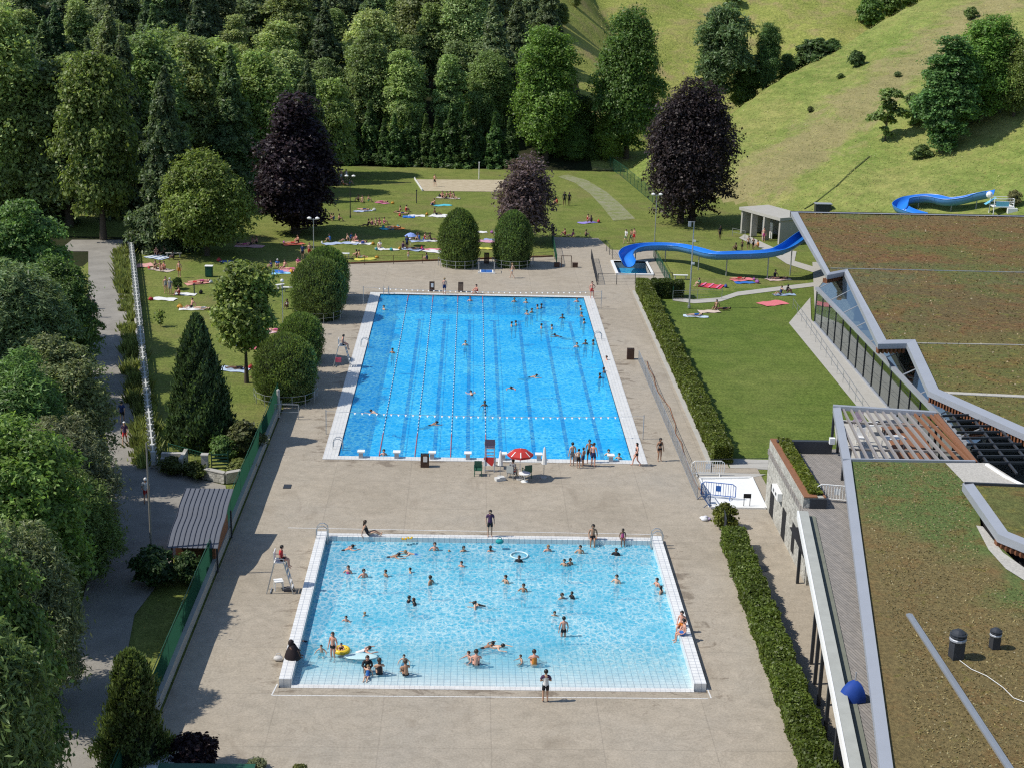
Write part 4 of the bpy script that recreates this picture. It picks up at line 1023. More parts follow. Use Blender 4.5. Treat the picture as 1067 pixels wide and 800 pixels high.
shrub(268, 803, 788, (.20, .22, .13), 'white flowering shrub at the bottom edge of the deck', 1.4)
shrub(312, 806, 794, (.12, .15, .05), 'low flowering plant cut by the bottom edge of the photo', 1.2)
shrub(204, 345, 325, (.07, .11, .025), 'small sapling tied to a stake on the left lawn', .5, 'thin', 'sapling') if False else None
# trees on the hill
def HT(px, py, ytop, kind, color, label, wide=1., name='hillside_tree'):
    P = GT(px, py); h = hgt(px, py, ytop, P.z)
    sk = .07*h; return place(kind, name, (P.x, P.y, P.z-.1-sk), h+sk, color, label, 'tree', 'trees and bushes on the grassy hill', wide)
HT(982, 158, 36, 'poplar', (.045, .080, .028), 'tall dark green leafy tree in the middle of the hillside', 1.35)
HT(1022, 125, 14, 'oak', (.058, .098, .022), 'broad green tree at the upper right of the hillside', 1.15)
HT(1056, 122, 38, 'maple', (.062, .090, .026), 'olive green tree at the right edge of the hillside', .9)
HT(1000, 134, 76, 'maple', (.04, .07, .022), 'lower dark tree between the two tall hillside trees', .9)
HT(962, 132, 92, 'shrub', (.055, .09, .03), 'bushy tree on the left side of the hillside group', .9)
HT(922, 148, 88, 'thin', (.070, .105, .034), 'thin young tree standing alone on the hillside', 1.1)
HT(891, 70, 51, 'shrub', (.045, .07, .025), 'small dark round bush on the hill ridge', .9)
HT(844, 118, 111, 'shrub', (.05, .07, .025), 'tiny dark bush low on the hill slope', 1.)
HT(905, 27, -6, 'shrub', (.045, .08, .022), 'leafy tree on the ridge at the top edge of the photo', .9)
HT(926, 16, -14, 'shrub', (.045, .08, .022), 'tree on the ridge crest right of the leafy ridge tree', .9)
HT(948, 6, -18, 'shrub', (.045, .075, .022), 'highest tree on the ridge at the top edge', .9)
HT(1012, 20, 6, 'shrub', (.06, .085, .03), 'small bush near the top right corner of the hill', 1.)
for i, (px, py, yt, k, c, wd, lb) in enumerate([
    (748, 118, -2, 'pine', (.046, .072, .034), .95, 'tall open crowned pine behind the copper beech'),
    (798, 96, 22, 'oak', (.034, .062, .022), .75, 'dark round tree in the valley below the ridge'),
    (775, 112, 58, 'maple', (.040, .070, .020), 1.0, 'dark bushy tree just behind the copper beech top'),
    (818, 92, 54, 'maple', (.038, .066, .022), 1.0, 'dark tree low in the valley right of the round one'),
    (850, 71, 37, 'shrub', (.036, .062, .022), 1.3, 'dark elongated bush along the ridge line'),
    (866, 60, 38, 'shrub', (.040, .066, .022), 1.2, 'dark bush at the upper end of the ridge thicket'),
    (838, 82, 52, 'shrub', (.034, .058, .02), 1.2, 'dark bush at the lower end of the ridge thicket')]):
    D = 262+i*1.5; d = ray(px, py); P = CAM+d*((D)/Vector((d.x, d.y, 0)).length); gz = float(Hn(P.x, P.y))
    h = max(1.5, (CAM+ray(px, yt)*((P.y-CY)/ray(px, yt).y)).z-gz)
    place(k, 'valley_tree', (P.x, P.y, gz-.2), h, c, lb, 'tree', 'dark trees in the valley behind the ridge', wd*min(1., 9/h if k == 'shrub' else 1))
for i, (px, py, yt, wd) in enumerate([(876, 82, 76, 1.3), (935, 80, 74, 1.4), (960, 166, 150, 1.3), (950, 108, 96, 1.4), (1000, 62, 46, 1.4)]):
    HT(px, py, yt, 'shrub', (.055, .08, .03), f'small green bush on the slope, {ORD[i]} of the scattered hillside bushes', wd, 'hillside_bush')
for i, (px, py, yt) in enumerate([(574, 16, -16), (600, 8, -20), (585, 30, 2), (765, 6, -12)]):
    P = GT(px, py); place(['oak', 'ash', 'maple', 'shrub'][i], 'meadow_tree', (P.x, P.y, P.z-.2), hgt(px, py, yt, P.z), OAK, ['dark tree at the top left corner of the far meadow', 'tree at the top edge between forest and far meadow', 'bushy tree where the forest meets the far meadow', 'dark bush at the top edge of the far meadow'][i], 'tree', 'trees along the edge of the far meadow')

# hedges
def hedge(name, label, a, b, wd, ht, nleaf, size, color, seed, parent=None, z=0):
    rs = np.random.RandomState(seed); a, b = np.array(a, float), np.array(b, float); L = np.linalg.norm(b-a); e = (b-a)/L; nrm = np.array([-e[1], e[0]])
    if parent is None: t = thing(name, label, 'hedge', (*a, z), math.atan2(e[1], e[0]))
    per = 2*ht+wd; s = rs.random(nleaf)*per; u = rs.random(nleaf)*L
    wig = .08*np.sin(u*1.7)+.06*np.sin(u*4.1+1)
    ya = np.where(s < ht, -wd/2, np.where(s < ht+wd, s-ht-wd/2, wd/2)); za = np.where(s < ht, s, np.where(s < ht+wd, ht, per-s))
    nx = np.where(s < ht, -1., np.where(s < ht+wd, 0, 1.)); nz = np.where((s >= ht) & (s < ht+wd), 1., .15)
    P = np.stack([u, ya*(1+wig)+rs.normal(size=nleaf)*.05, za*(1+wig*.6)+rs.normal(size=nleaf)*.05], 1)
    N = np.stack([np.zeros(nleaf), nx, nz], 1)
    k = int(nleaf*.04); P[:k, 0] = np.where(rs.random(k) < .5, 0, L); P[:k, 1] = (rs.random(k)-.5)*wd; P[:k, 2] = rs.random(k)*ht
    V = leaves(P, N, size, rs, .8)
    m = MB(); m.box((L/2, 0, ht*.46), (L*.99, wd*.86, ht*.92)); m.build('shade_core', 'core', t)  # near-black box in place of the shade inside the hedge
    obj('leaf_skin', quads_mesh('hedge_leaves', V, 'leaf_hedge'), t, color); return t
HG = (.115, .155, .03)
hedge('hedge', 'long clipped green hedge between the large pool deck and the right lawn', (16.95, -25.4), (16.95, 29.2), 1.25, 1.25, 60000, .095, HG, 41)
hedge('hedge', 'short dark clipped hedge at the far end of the right lawn', (17.7, 26.2), (20.9, 26.4), 1.6, 1.6, 11000, .095, (.055, .085, .018), 42)
a, b = G(762, 570), G(846, 800); hedge('hedge', 'bushy green hedge running along the right side of the shallow pool deck', (a.x+.1, a.y+.3), (b.x-.1, b.y-9), 1.22, 1.2, 60000, .085, (.105, .155, .03), 43)
a = G(752, 548); place('shrub', 'hedge_bush', (a.x+.1, a.y-.2, 0), 1.75, (.10, .135, .018), 'single rounded yellow green bush beside the white foot bath', 'bush', None, 1.05)
# planter sedum, roof sedum, tall grass: uncountable
rs = np.random.RandomState(5)
n = 3500; P = np.stack([19.30+.28*rs.normal(size=n).clip(-1.2, 1.2), -33.8-10*rs.random(n), TZ+.70+.16*rs.random(n)], 1)
o = obj('sedum', quads_mesh('sedum', leaves(P, np.tile([0, 0, 1.], (n, 1)), .13, rs, .8), 'leaf_hedge'), PLANTER, (.15, .19, .035))
def tall_grass(name, label, pts, wd, n, ht, color, seed):
    rs = np.random.RandomState(seed); pts = [np.array(p) for p in pts]; nc = n//60
    seg = rs.randint(0, len(pts)-1, nc); u = rs.random((nc, 1)); A = np.array(pts)[seg]; B = np.array(pts)[seg+1]; e = unit(B-A); nn = np.stack([-e[:, 1], e[:, 0]], 1)
    cc = A+(B-A)*u+nn*(rs.random((nc, 1))-.5)*wd*1.1; ch = .35+1.0*rs.random(nc)**1.6; ci = rs.randint(0, nc, n)
    c = cc[ci]+rs.normal(size=(n, 2))*.2
    hh = (ht*ch[ci]*(.5+.7*rs.random(n)))[:, None]; lean = (c-cc[ci])*.9+rs.normal(size=(n, 2))*.18
    base = np.concatenate([c, np.zeros((n, 1))], 1); top = base+np.concatenate([lean*hh, hh], 1); a = rs.random(n)*6.28; wv = np.stack([np.cos(a), np.sin(a), a*0], 1)*.06*(1+ht)
    V = np.stack([base-wv, base+wv, top+wv*.2, top-wv*.2], 1)
    o = obj(name, quads_mesh(name, V, 'leaf_hedge'), None, color); o['kind'] = 'stuff'; o['label'] = label; o['category'] = 'grass'; return o
tall_grass('tall_grass', 'tall yellow green grass between the path and the white railing', P2((127, 262), (132, 300), (141, 380), (150, 440), (154, 486)), 1.3, 17000, .75, (.19, .235, .08), 51)
def scatter_sheet(name, parent, poly, z, n, size, seed, color, mat='leaf_hedge'):
    rs = np.random.RandomState(seed); poly = np.array([p[:2] for p in poly]); lo, hi = poly.min(0), poly.max(0); out = []
    while len(out) < n:
        p = lo+(hi-lo)*rs.random(2); x, y = p; ins = False; j = len(poly)-1
        for i in range(len(poly)):
            if (poly[i][1] > y) != (poly[j][1] > y) and x < (poly[j][0]-poly[i][0])*(y-poly[i][1])/(poly[j][1]-poly[i][1])+poly[i][0]: ins = not ins
            j = i
        if ins: out.append((x, y, z+.03*rs.random()))
    P = np.array(out)
    o = obj(name, quads_mesh(name, leaves(P, np.tile([0, 0, 1.], (n, 1)), size, rs, .7), mat), parent, color); o['kind'] = 'stuff'; return o
# ------------------------------------------------------------------ fences, railings, posts
gf = thing('windbreak_fence', 'green mesh fence on a low concrete wall along the left side of the deck', 'fence', (0, 0, 0))
yA, yB = -14.2, -92
MB().box((-15.95, (yA+yB)/2, .32), (.25, yA-yB, .65)).build('low_wall', 'concrete', gf)
MB().box((-15.95, (yA+yB)/2, .67), (.34, yA-yB, .06)).build('wall_cap', 'concrete', gf)
m = MB(); n = 60
for i in range(n):
    y0 = yA+(yB-yA)*i/n; y1 = yA+(yB-yA)*(i+1)/n
    m.add([(-16.02, y0, .66), (-16.02, y1, .66), (-16.05-.03*math.sin(i+1), y1, 2.0), (-16.05-.03*math.sin(i), y0, 2.0)], [(0, 1, 2, 3), (3, 2, 1, 0)][:1])
m.build('mesh_screen', 'screen', gf)
for i in range(20): MB().bar((-16.1, yA-i*4., 0), (-16.1, yA-i*4., 2.1), .04, 6).build('post', 'green_paint', gf)
m = MB(); m.bar((-16.1, yA, 2.03), (-16.1, yB, 2.03), .025, 5).bar((-16.1, yA, .75), (-16.1, yB, .75), .02, 5); m.build('rail', 'green_paint', gf)
p = G(288, 437); t = thing('fence_end_post', 'thick grey post at the far end of the green fence by the bushes', 'post', (p.x+.1, p.y+.6, 0)); MB().bar((0, 0, 0), (0, 0, 2.1), .12, 10).build('shaft', 'concrete', t); MB().sphere((0, 0, 2.12), .14, 8, 6).build('cap', 'concrete', t)

def mesh_fence(name, label, pts, h, gap, mat='darksteel', post_r=.03, rails=(.05, .5, 1.), wires=0, cat='fence', grp=None, mesh=None):
    t = thing(name, label, cat, (0, 0, 0), 0, grp); pts = [Vector((p[0], p[1], p[2] if len(p) > 2 else 0)) for p in pts]; rl = MB(); sc = MB()
    for a, b in zip(pts[:-1], pts[1:]):
        L = (b-a).length; k = max(1, round(L/gap))
        for i in range(k+(b == pts[-1])): p = a.lerp(b, i/k); MB().bar(p, p+Vector((0, 0, h)), post_r, 6).build('post', mat, t)
        for r_ in rails: rl.bar(a+Vector((0, 0, h*r_)), b+Vector((0, 0, h*r_)), post_r*.6, 5)
        for i in range(wires): z = h*(i+1)/(wires+1); sc.bar(a+Vector((0, 0, z)), b+Vector((0, 0, z)), .008, 3)
        if mesh:
            k2 = int(L/mesh)
            for i in range(k2): p = a.lerp(b, (i+.5)/k2); sc.bar(p+Vector((0, 0, h*.04)), p+Vector((0, 0, h)), .008, 3)
    rl.build('rails', mat, t)
    if sc.v: sc.build('mesh_panel', mat, t)
    return t
mesh_fence('wire_fence', 'green wire fence running back along the right edge of the far lawn', P2((629, 171), (650, 186), (676, 208), (700, 228)), 1.9, 2.6, 'green_paint', .035, (.03, .97), 9, mesh=.3)
mesh_fence('deck_railing', 'long low grey mesh railing along the right side of the large pool deck', [(13.7, 1.2), (14.1, -32.6)], 1.0, 2.4, 'steel', .03, (.04, .97), 5, mesh=.14)
hp = []; rr = random.Random(4); y = 1.0
while y > -33: hp.append((14.55+rr.uniform(-.25, .3), y, .03)); y -= 2.2
t = tag(MB().tube(hp, .035, 5).build('hose', 'rust'), 'thin brown hose winding beside the grey railing on the right deck', 'hose')
mesh_fence('pool_barrier', 'thin wire barrier between the far end of the deck and the sunbathing lawn', P2((346, 277), (380, 276), (440, 274.5), (462, 274)), 1.0, 4., 'wood_brown', .03, (.97,), 2)
mesh_fence('pool_barrier', 'low barrier on the lawn edge right of the second clipped bush', P2((556, 272), (578, 270)), .9, 2., 'darksteel', .03, (.5, .97), 2)
mesh_fence('pool_barrier', 'green netting barrier beside the deck gate by the far lawn', P2((575, 249), (580, 276)), 1.2, 2.5, 'green_paint', .035, (.03, .97), 8, mesh=.25)
mesh_fence('pool_barrier', 'tall thin fence in front of the splash basin', P2((623, 297), (700, 296)), 1.25, 2.3, 'darksteel', .035, (.97,), 3)
mesh_fence('pool_barrier', 'dark screen fence left of the splash basin', P2((616, 270), (622, 297)), 1.1, 1.8, 'darksteel', .035, (.05, .97), 9, mesh=.12)
mesh_fence('pool_barrier', 'green mesh fence between the splash basin and the slide lawn', P2((681, 268), (697, 298), (701, 312)), 1.3, 2.2, 'green_paint', .035, (.03, .97), 6, mesh=.2)
mesh_fence('pool_barrier', 'short fence at the back of the splash basin forecourt', P2((632, 262), (638, 270)), 1.2, 2., 'darksteel', .03, (.97,), 3)
mesh_fence('lawn_fence', 'wire fence from the hedge to the footpath on the right lawn', P2((701, 313), (752, 311)), 1.0, 2.6, 'steel', .025, (.97,), 3)
mesh_fence('terrace_wire_fence', 'thin post and wire fence on the lawn beside the glass front', P2((826, 322), (898, 428)), 1.1, 2.6, 'steel', .02, (.5, .97), 0)
mesh_fence('lawn_end_fence', 'low fence at the near end of the right lawn behind the foot bath', P2((741, 493), (800, 492)), 1.1, 3., 'darksteel', .03, (.97,), 2)
# round barriers at the feet of the clipped bushes
for (px, py, r_, lb) in ((478, 277, 2.3, 'left bush behind the large pool'), (534, 277, 2.3, 'right bush behind the large pool'), (332, 331, 2.3, 'farther oval bush on the left deck edge'), (298, 416, 2.5, 'nearest rounded bush on the left deck edge')):
    p = G(px, py); pts = [(p.x+r_*math.cos(a), p.y+r_*math.sin(a)) for a in np.linspace(-math.pi*.98, .1, 8)]
    mesh_fence('curved_railing', 'curved railing at the foot of the '+lb, pts, .95, 3, 'steel', .03, (.5, .97), 0, grp='curved railings round the clipped bushes')
# white railing along the left path: wall + balusters
wr = thing('white_railing', 'long white railing on a low wall between the path and the left lawn', 'railing', (0, 0, 0))
A, B = G(136, 253), G(160, 487)
base = MB(); base.beam((A.x, A.y, .12), (B.x, B.y, .12), .75, .40).build('base_wall', 'concrete', wr)
L = (B-A).length; e = (B-A)/L; k = int(L/1.5); sd = Vector((-e.y, e.x, 0))
for i in range(k+1):
    p = A+e*(L*i/k); MB().box((p.x, p.y, .72), (.30, .30, .95), math.atan2(e.y, e.x)).build('post', 'offwhite', wr)
m = MB()
for z in (.55, .85, 1.12): m.beam(A+Vector((0, 0, z)), B+Vector((0, 0, z)), .10, .12)
m.build('rail', 'offwhite', wr)
m = MB(); kk = int(L/.42)
for i in range(kk): p = A+e*(L*(i+.5)/kk); q = p+sd*(.26 if i % 2 else -.26); m.beam((q.x, q.y, .34), (2*p.x-q.x, 2*p.y-q.y, 1.16), .06, .08)
m.build('lattice', 'offwhite', wr)
t = thing('garden_steps', 'short grey steps beside a dark wall at the near end of the white railing', 'steps', (B.x+1.2, B.y-.6, 0), 0)
for i in range(4): MB().box((0, i*.34, .1+.17*i), (1.4, .36, .2+.34*i*.5)).build('step', 'concrete', t)
MB().box((.9, .5, .55), (.25, 2.2, 1.1)).build('side_wall', 'stone', t)
p = G(214, 497); t = thing('gate_post', 'square pale stone gate post at the end of the left garden', 'gate post', (p.x, p.y, 0)); MB().box((0, 0, .8), (.42, .42, 1.6)).build('shaft', 'concrete', t); MB().box((0, 0, 1.64), (.5, .5, .08)).build('cap', 'concrete', t)
t = thing('garden_gate', 'small green slatted gate beside the stone gate post', 'gate', (p.x+.35, p.y+.3, 0), R(10))
m = MB()
for i in range(5): m.box((.6, 0, .55+i*.24), (1.1, .05, .1))
m.build('slats', 'green_paint', t)
for x in (.05, 1.15): MB().box((x, 0, .85), (.07, .07, 1.7)).build('post', 'green_paint', t)
mesh_fence('garden_fence', 'green wire fence in front of the yew by the garden gate', P2((176, 478), (212, 488)), 1.2, 1.6, 'green_paint', .03, (.05, .97), 4, mesh=.15)
q = [G(212, 498), G(235, 503), G(252, 500)]; t = thing('retaining_wall', 'low grey stone retaining wall above the hut', 'wall', (0, 0, 0)); m = MB()
for a, b in zip(q[:-1], q[1:]): m.beam((a.x, a.y, .35), (b.x, b.y, .35), .35, .7)
m.build('wall', 'stone', t); m = MB()
for a, b in zip(q[:-1], q[1:]): m.beam((a.x, a.y, .73), (b.x, b.y, .73), .42, .06)
m.build('cap', 'concrete', t)
# hut with standing seam roof
hut = thing('garden_hut', 'small hut with curved grey standing seam metal roof beside the green fence', 'hut', (-17.0, -43.2, 0))
hw = 1.45
prof = [(3.3, 3.05), (1.6, 2.85), (1.0, 2.75), (.2, 2.42), (-1.2, 2.3), (-1.9, 2.15), (-2.9, 1.75)]
m = MB()
for (y0, z0), (y1, z1) in zip(prof[:-1], prof[1:]): m.add([(-hw, y0, z0), (hw, y0, z0), (hw, y1, z1), (-hw, y1, z1)], [(3, 2, 1, 0)])
rf_ = m.build('roof', 'hut_roof', hut)
m = MB()
for i in range(11):
    x = -hw+i*2*hw/10; pts = [(x, y, z+.02) for y, z in prof]
    for a, b in zip(pts[:-1], pts[1:]): m.beam(a, b, .022, .05)
m.build('seams', 'seam', rf_)
MB().box((0, .3, .85), (2.3, 4.6, 1.7)).build('walls', 'rust', hut)
MB().box((-1.16, .4, .9), (.06, .9, 1.7)).build('door', 'wood_brown', hut)
for s in (-1, 1):
    for y in (-2.3, 2.9): MB().box((s*1.3, y, .9), (.1, .1, 1.8)).build('post', 'darksteel', hut)
# lamps and poles
def lamp(px, py, ytop, label, kind='double', mat='steel', r=.05, grp='tall lamp posts'):
    p = G(px, py); h = hgt(px, py, ytop); t = thing('lamp_post', label, 'lamp post', (p.x, p.y, 0), 0, grp)
    MB().bar((0, 0, 0), (0, 0, h), r*1.3, 8, r*.8).build('pole', mat, t); MB().bar((0, 0, 0), (0, 0, .25), r*2.2, 8).build('base', mat, t)
    if kind == 'double':
        MB().bar((-.45, 0, h-.1), (.45, 0, h-.1), .03, 6).build('arm', mat, t)
        for s in (-.45, .45): MB().lathe([(.05, .0), (.22, .05), (.26, .16), (.10, .28), (.01, .3)], (s, 0, h-.1), 10).build('lamp_head', 'white', t)
    elif kind == 'flood':
        MB().bar((-.5, 0, h-.05), (.1, 0, h-.05), .035, 6).build('arm', mat, t)
        MB().box((-.45, -.1, h-.25), (.28, .2, .5)).build('lamp_head', 'alu', t)
        for z in (.52, .78): MB().box((.12, -.05, h*z), (.3, .14, .2)).build('spotlight', 'white', t)
    elif kind == 'ball':
        MB().sphere((0, 0, h+.12), .16, 10, 8).build('lamp_head', 'white', t)
    return t
lamp(718, 321, 231, 'tall grey floodlight pole on the right lawn in front of the slide', 'flood', r=.07)
lamp(682, 252, 203, 'lamp post with two white heads behind the blue slide', 'double')
lamp(327, 270, 228, 'lamp post with two white heads left of the far deck corner', 'double', 'steel')
lamp(365, 227, 184, 'dark lamp post on the far lawn beside the purple beech', 'double', 'darksteel')
lamp(295, 349, 294, 'thin lamp pole on the left lawn behind the shaded clipped bush', 'ball', 'steel', .035)
lamp(159, 600, 461, 'tall grey wooden utility pole standing beside the left path', 'none', 'pole_wood', .06)
p = G(128, 612); 
for px, py, yt, lb, mt in ((434, 212, 199, 'dark volleyball post at the near left corner of the sand court', 'darksteel'), (499, 187, 170, 'white net post at the far side of the sand court', 'white'), (202.5, 306, 297, 'short post with a flat top on the left lawn', 'darksteel')):
    p = G(px, py); h = hgt(px, py, yt); t = thing('net_post' if px > 300 else 'marker_post', lb, 'post', (p.x, p.y, 0)); MB().bar((0, 0, 0), (0, 0, h), .06, 8).build('shaft', mt, t); MB().box((0, 0, h+.06), (.22, .1, .14)).build('head', mt, t)
m = MB(); a, b, c = G(432, 187), G(440, 199), G(530, 200); tape = thing('court_tape', 'white boundary board along the left end of the sand court', 'board', (0, 0, 0)); MB().beam((a.x, a.y, .08), (b.x, b.y, .08), .12, .25).build('plank', 'white', tape)
for q_ in (a, b): MB().box((q_.x, q_.y, .12), (.18, .18, .34)).build('stake', 'white', tape)
# wooden notice boxes
def notice(px, py, label, h=.95, w=.56, paper=True, rz=0):
    p = G(px, py); t = thing('waste_bin', label, 'bin', (p.x, p.y+.22, 0), rz, 'brown boarded bins')
    m = MB(); n = 6
    for i in range(n): m.box((-w/2+w*(i+.5)/n, -.2, h/2), (w/n*.86, .03, h-.04)); m.box((-w/2+w*(i+.5)/n, .2, h/2), (w/n*.86, .03, h-.04))
    for i in range(4):
        for s in (-1, 1): m.box((s*(w/2+.0), -.15+.1*i, h/2), (.03, .085, h-.04))
    m.build('boards', 'wood_brown', t); MB().box((0, 0, h-.1), (w*.9, .38, .05)).build('lid', 'dark', t)
    MB().box((0, 0, .03), (w*.9, .36, .05)).build('base', 'darksteel', t)
    if paper: MB().box((.03, -.222, h*.66), (w*.5, .012, h*.42)).build('notice', 'white', t)
notice(442.5, 487, 'brown boarded bin with a white notice at the near edge of the large pool')
notice(450, 304, 'left brown bin at the far end of the large pool', 1.0, .5)
notice(480, 304.5, 'brown bin at the far end of the large pool, next to the sitting person', 1.0, .5, False)
notice(657, 375, 'brown bin beside the end of the grey railing right of the pool', 1.0, .6, False)
t = notice(507, 275, 'tall reddish brown board between the two clipped bushes', 1.2, .55, False)
# gate frame with two boxes
p = G(590, 279); t = thing('deck_gate', 'dark open gate frame on the far right deck', 'gate', (p.x, p.y, 0)); m = MB()
MB().box((-.55, 0, .65), (.07, .07, 1.3)).build('post', 'wood_brown', t); MB().box((.55, 0, .65), (.07, .07, 1.3)).build('post', 'wood_brown', t); MB().box((0, 0, 1.33), (1.17, .07, .06)).build('crossbar', 'wood_brown', t)
for dx, lb in ((-1.05, 'low dark box left of the gate frame on the far deck'), (1.0, 'low dark box right of the gate frame on the far deck')):
    b_ = thing('low_box', lb, 'box', (p.x+dx, p.y+.2, 0)); MB().box((0, 0, .25), (.6, .4, .45)).build('body', 'wood_brown', b_); MB().box((0, 0, .49), (.64, .44, .04)).build('lid', 'wood_brown', b_)
# blue entrance foot bath between the bushes
p = G(507, 285); t = thing('entrance_footbath', 'white framed blue foot bath passage between the two clipped bushes', 'foot bath', (p.x, p.y, 0))
MB().box((0, .6, .06), (1.5, 1.5, .10)).build('basin', 'white', t); MB().box((0, .6, .118), (1.2, 1.3, .012)).build('blue_floor', MAT['pool_floor'] if False else 'blue', t)
for s in (-.85, .85):
    m = MB(); m.bar((s, 0, 0), (s, 0, .95), .04, 6).bar((s, 1.3, 0), (s, 1.3, .95), .04, 6).bar((s, 0, .95), (s, 1.3, .95), .03, 6); m.build('handrail', 'steel', t); MB().box((s, -.05, .08), (.22, .22, .16)).build('foot', 'white', t)
# crowd barriers
def crowd_barrier(loc, rz, label, mat):
    t = thing('crowd_barrier', label, 'barrier', loc, rz, 'metal crowd barriers'); L = 2.3; m = MB()
    pts = [(-L/2, 0, .2), (-L/2, 0, .92), (-L/2+.22, 0, 1.08), (L/2-.22, 0, 1.08), (L/2, 0, .92), (L/2, 0, .2), (-L/2, 0, .2)]
    m.tube(pts, .03, 6).build('frame', mat, t); m = MB()
    for i in range(13): x = -L/2+L*(i+1)/14; m.bar((x, 0, .2), (x, 0, 1.06), .016 if mat != 'white' else .022, 5)
    m.build('bars', mat, t); MB().box((0, .01, .68), (.34, .02, .4)).build('plate', mat, t)
    for s in (-.8, .8): MB().tube([(s, -.32, .02), (s, -.1, .2), (s, .1, .2), (s, .32, .02)], .025, 5).build('foot', mat, t)
    return t
p = G(748, 519); crowd_barrier((p.x, p.y, .02), R(-14), 'blue crowd barrier standing across the white foot bath', 'blue')
p = G(735, 524); crowd_barrier((p.x, p.y, .0), R(96), 'dark blue crowd barrier seen end on at the left edge of the foot bath', 'blue_dark')
p = G(738, 497); crowd_barrier((p.x+.0, p.y+.35, 0), R(3), 'white crowd barrier behind the foot bath at the near end of the hedge', 'white')
p = G(869, 522, TZ); crowd_barrier((p.x+.1, p.y-.2, TZ), R(-12), 'white barrier standing on the timber terrace beside the roof edge', 'white')
p = G(778, 527); t = thing('folding_sign', 'small dark sign on two legs standing at the foot bath edge', 'sign', (p.x, p.y, 0)); MB().box((0, 0, .72), (.5, .05, .3)).build('panel', 'dark', t)
for s in (-.2, .2): MB().bar((s, 0, 0), (s, 0, .6), .025, 6).build('leg', 'darksteel', t)
p = G(734, 542); t = thing('clothes_heap', 'small pile of white and purple clothes left beside the hedge bush', 'clothes', (p.x, p.y, 0))
for i, (x, y, z, r_) in enumerate(((0, 0, .1, .25), (.25, .1, .09, .2), (-.1, .22, .1, .2), (.08, .08, .22, .17))):
    MB().sphere((x, y, z), r_, 9, 6, sz=(1, .8, .55)).build('garment', 'tint', t, True, ((.7, .7, .72), (.5, .42, .6), (.75, .75, .75), (.6, .6, .65))[i])
p = G(757, 556); t = thing('metal_gate', 'dark metal gate panel between the bush and the long hedge', 'gate', (p.x-.2, p.y-.3, 0), R(85)); m = MB()
for i in range(9): m.bar((-.7+i*.17, 0, .1), (-.7+i*.17, 0, 1.35), .02, 5)
m.build('bars', 'darksteel', t); MB().tube([(-.8, 0, 0), (-.8, 0, 1.4), (.8, 0, 1.4), (.8, 0, 0)], .035, 6).build('frame', 'darksteel', t)
p = G(792, 592); tag(MB().lathe([(.01, .02), (.5, .02), (.52, .012), (.52, 0)], (0, 0, 0), 18).build('manhole_cover', 'darksteel', loc=(p.x, p.y, .003)), 'round dark manhole cover on the walkway by the stone wall', 'manhole cover')
p = G(318, 507); t = tag(MB().box((0, 0, .02), (.5, .75, .03)).build('drain_grate', 'darksteel', loc=(p.x-1.2, p.y, 0)), 'square dark drain grate on the left deck', 'drain')
# soccer-goal like frame and benches
p = G(303, 437); t = thing('frame_stand', 'thin metal frame standing in the shade at the left deck edge', 'frame', (p.x-.3, p.y, 0)); MB().tube([(-.9, 0, 0), (-.9, 0, 1.2), (.9, 0, 1.2), (.9, 0, 0)], .03, 6).build('frame', 'steel', t); MB().bar((-.9, 0, .6), (.9, 0, .6), .02, 5).build('crossbar', 'steel', t)
def bench(px, py, label, L=2.0, rz=0, mat='white', z=0):
    p = G(px, py, z); t = thing('bench', label, 'bench', (p.x, p.y, z), rz)
    m = MB(); 
    for i in range(3): m.box((0, -.15+.15*i, .45), (L, .13, .04))
    m.build('seat', mat, t)
    for s in (-1, 1): MB().box((s*(L/2-.2), 0, .22), (.08, .4, .43)).build('leg', 'concrete', t)
    return t
bench(709, 291, 'long pale bench on the slide lawn behind the hedge', 1.6)
bench(305, 304, 'white table like bench on the left lawn beyond the clipped bushes', 2.0)
bench(292, 301, 'short white bench left of the table on the left lawn', .9, R(40))
bench(181, 268, 'grey bench in the shade of the round tree', 1.8, 0, 'concrete')
p = G(218, 288); t = thing('utility_cabinet', 'small dark green cabinet with white top on the left lawn', 'cabinet', (p.x, p.y, 0)); MB().box((0, 0, .55), (.75, .6, 1.1)).build('body', 'green_paint', t); MB().box((0, 0, 1.13), (.85, .7, .06)).build('top', 'white', t); MB().box((0, -.305, .55), (.6, .02, .9)).build('door', 'green_paint', t)
p = G(360, 269); t = thing('small_table', 'small white table at the lawn edge left of the yellow towel', 'table', (p.x, p.y, 0)); MB().box((0, 0, .52), (.9, .6, .04)).build('top', 'white', t)
for a in (-1, 1):
    for b in (-1, 1): MB().box((a*.38, b*.24, .26), (.05, .05, .5)).build('leg', 'steel', t)
p = G(167, 340); t = thing('young_sapling', 'young sapling tied to a thin stake on the left lawn', 'sapling', (p.x, p.y, 0)); MB().bar((0, 0, 0), (0, 0, 1.6), .03, 6).build('stake', 'rust', t)
rs = np.random.RandomState(9); Pq = np.stack([rs.normal(size=160)*.22, rs.normal(size=160)*.22, .25+1.2*rs.random(160)], 1); obj('foliage', quads_mesh('sapling', leaves(Pq, Pq, .12, rs), 'leaf_hedge'), t, (.08, .13, .03))

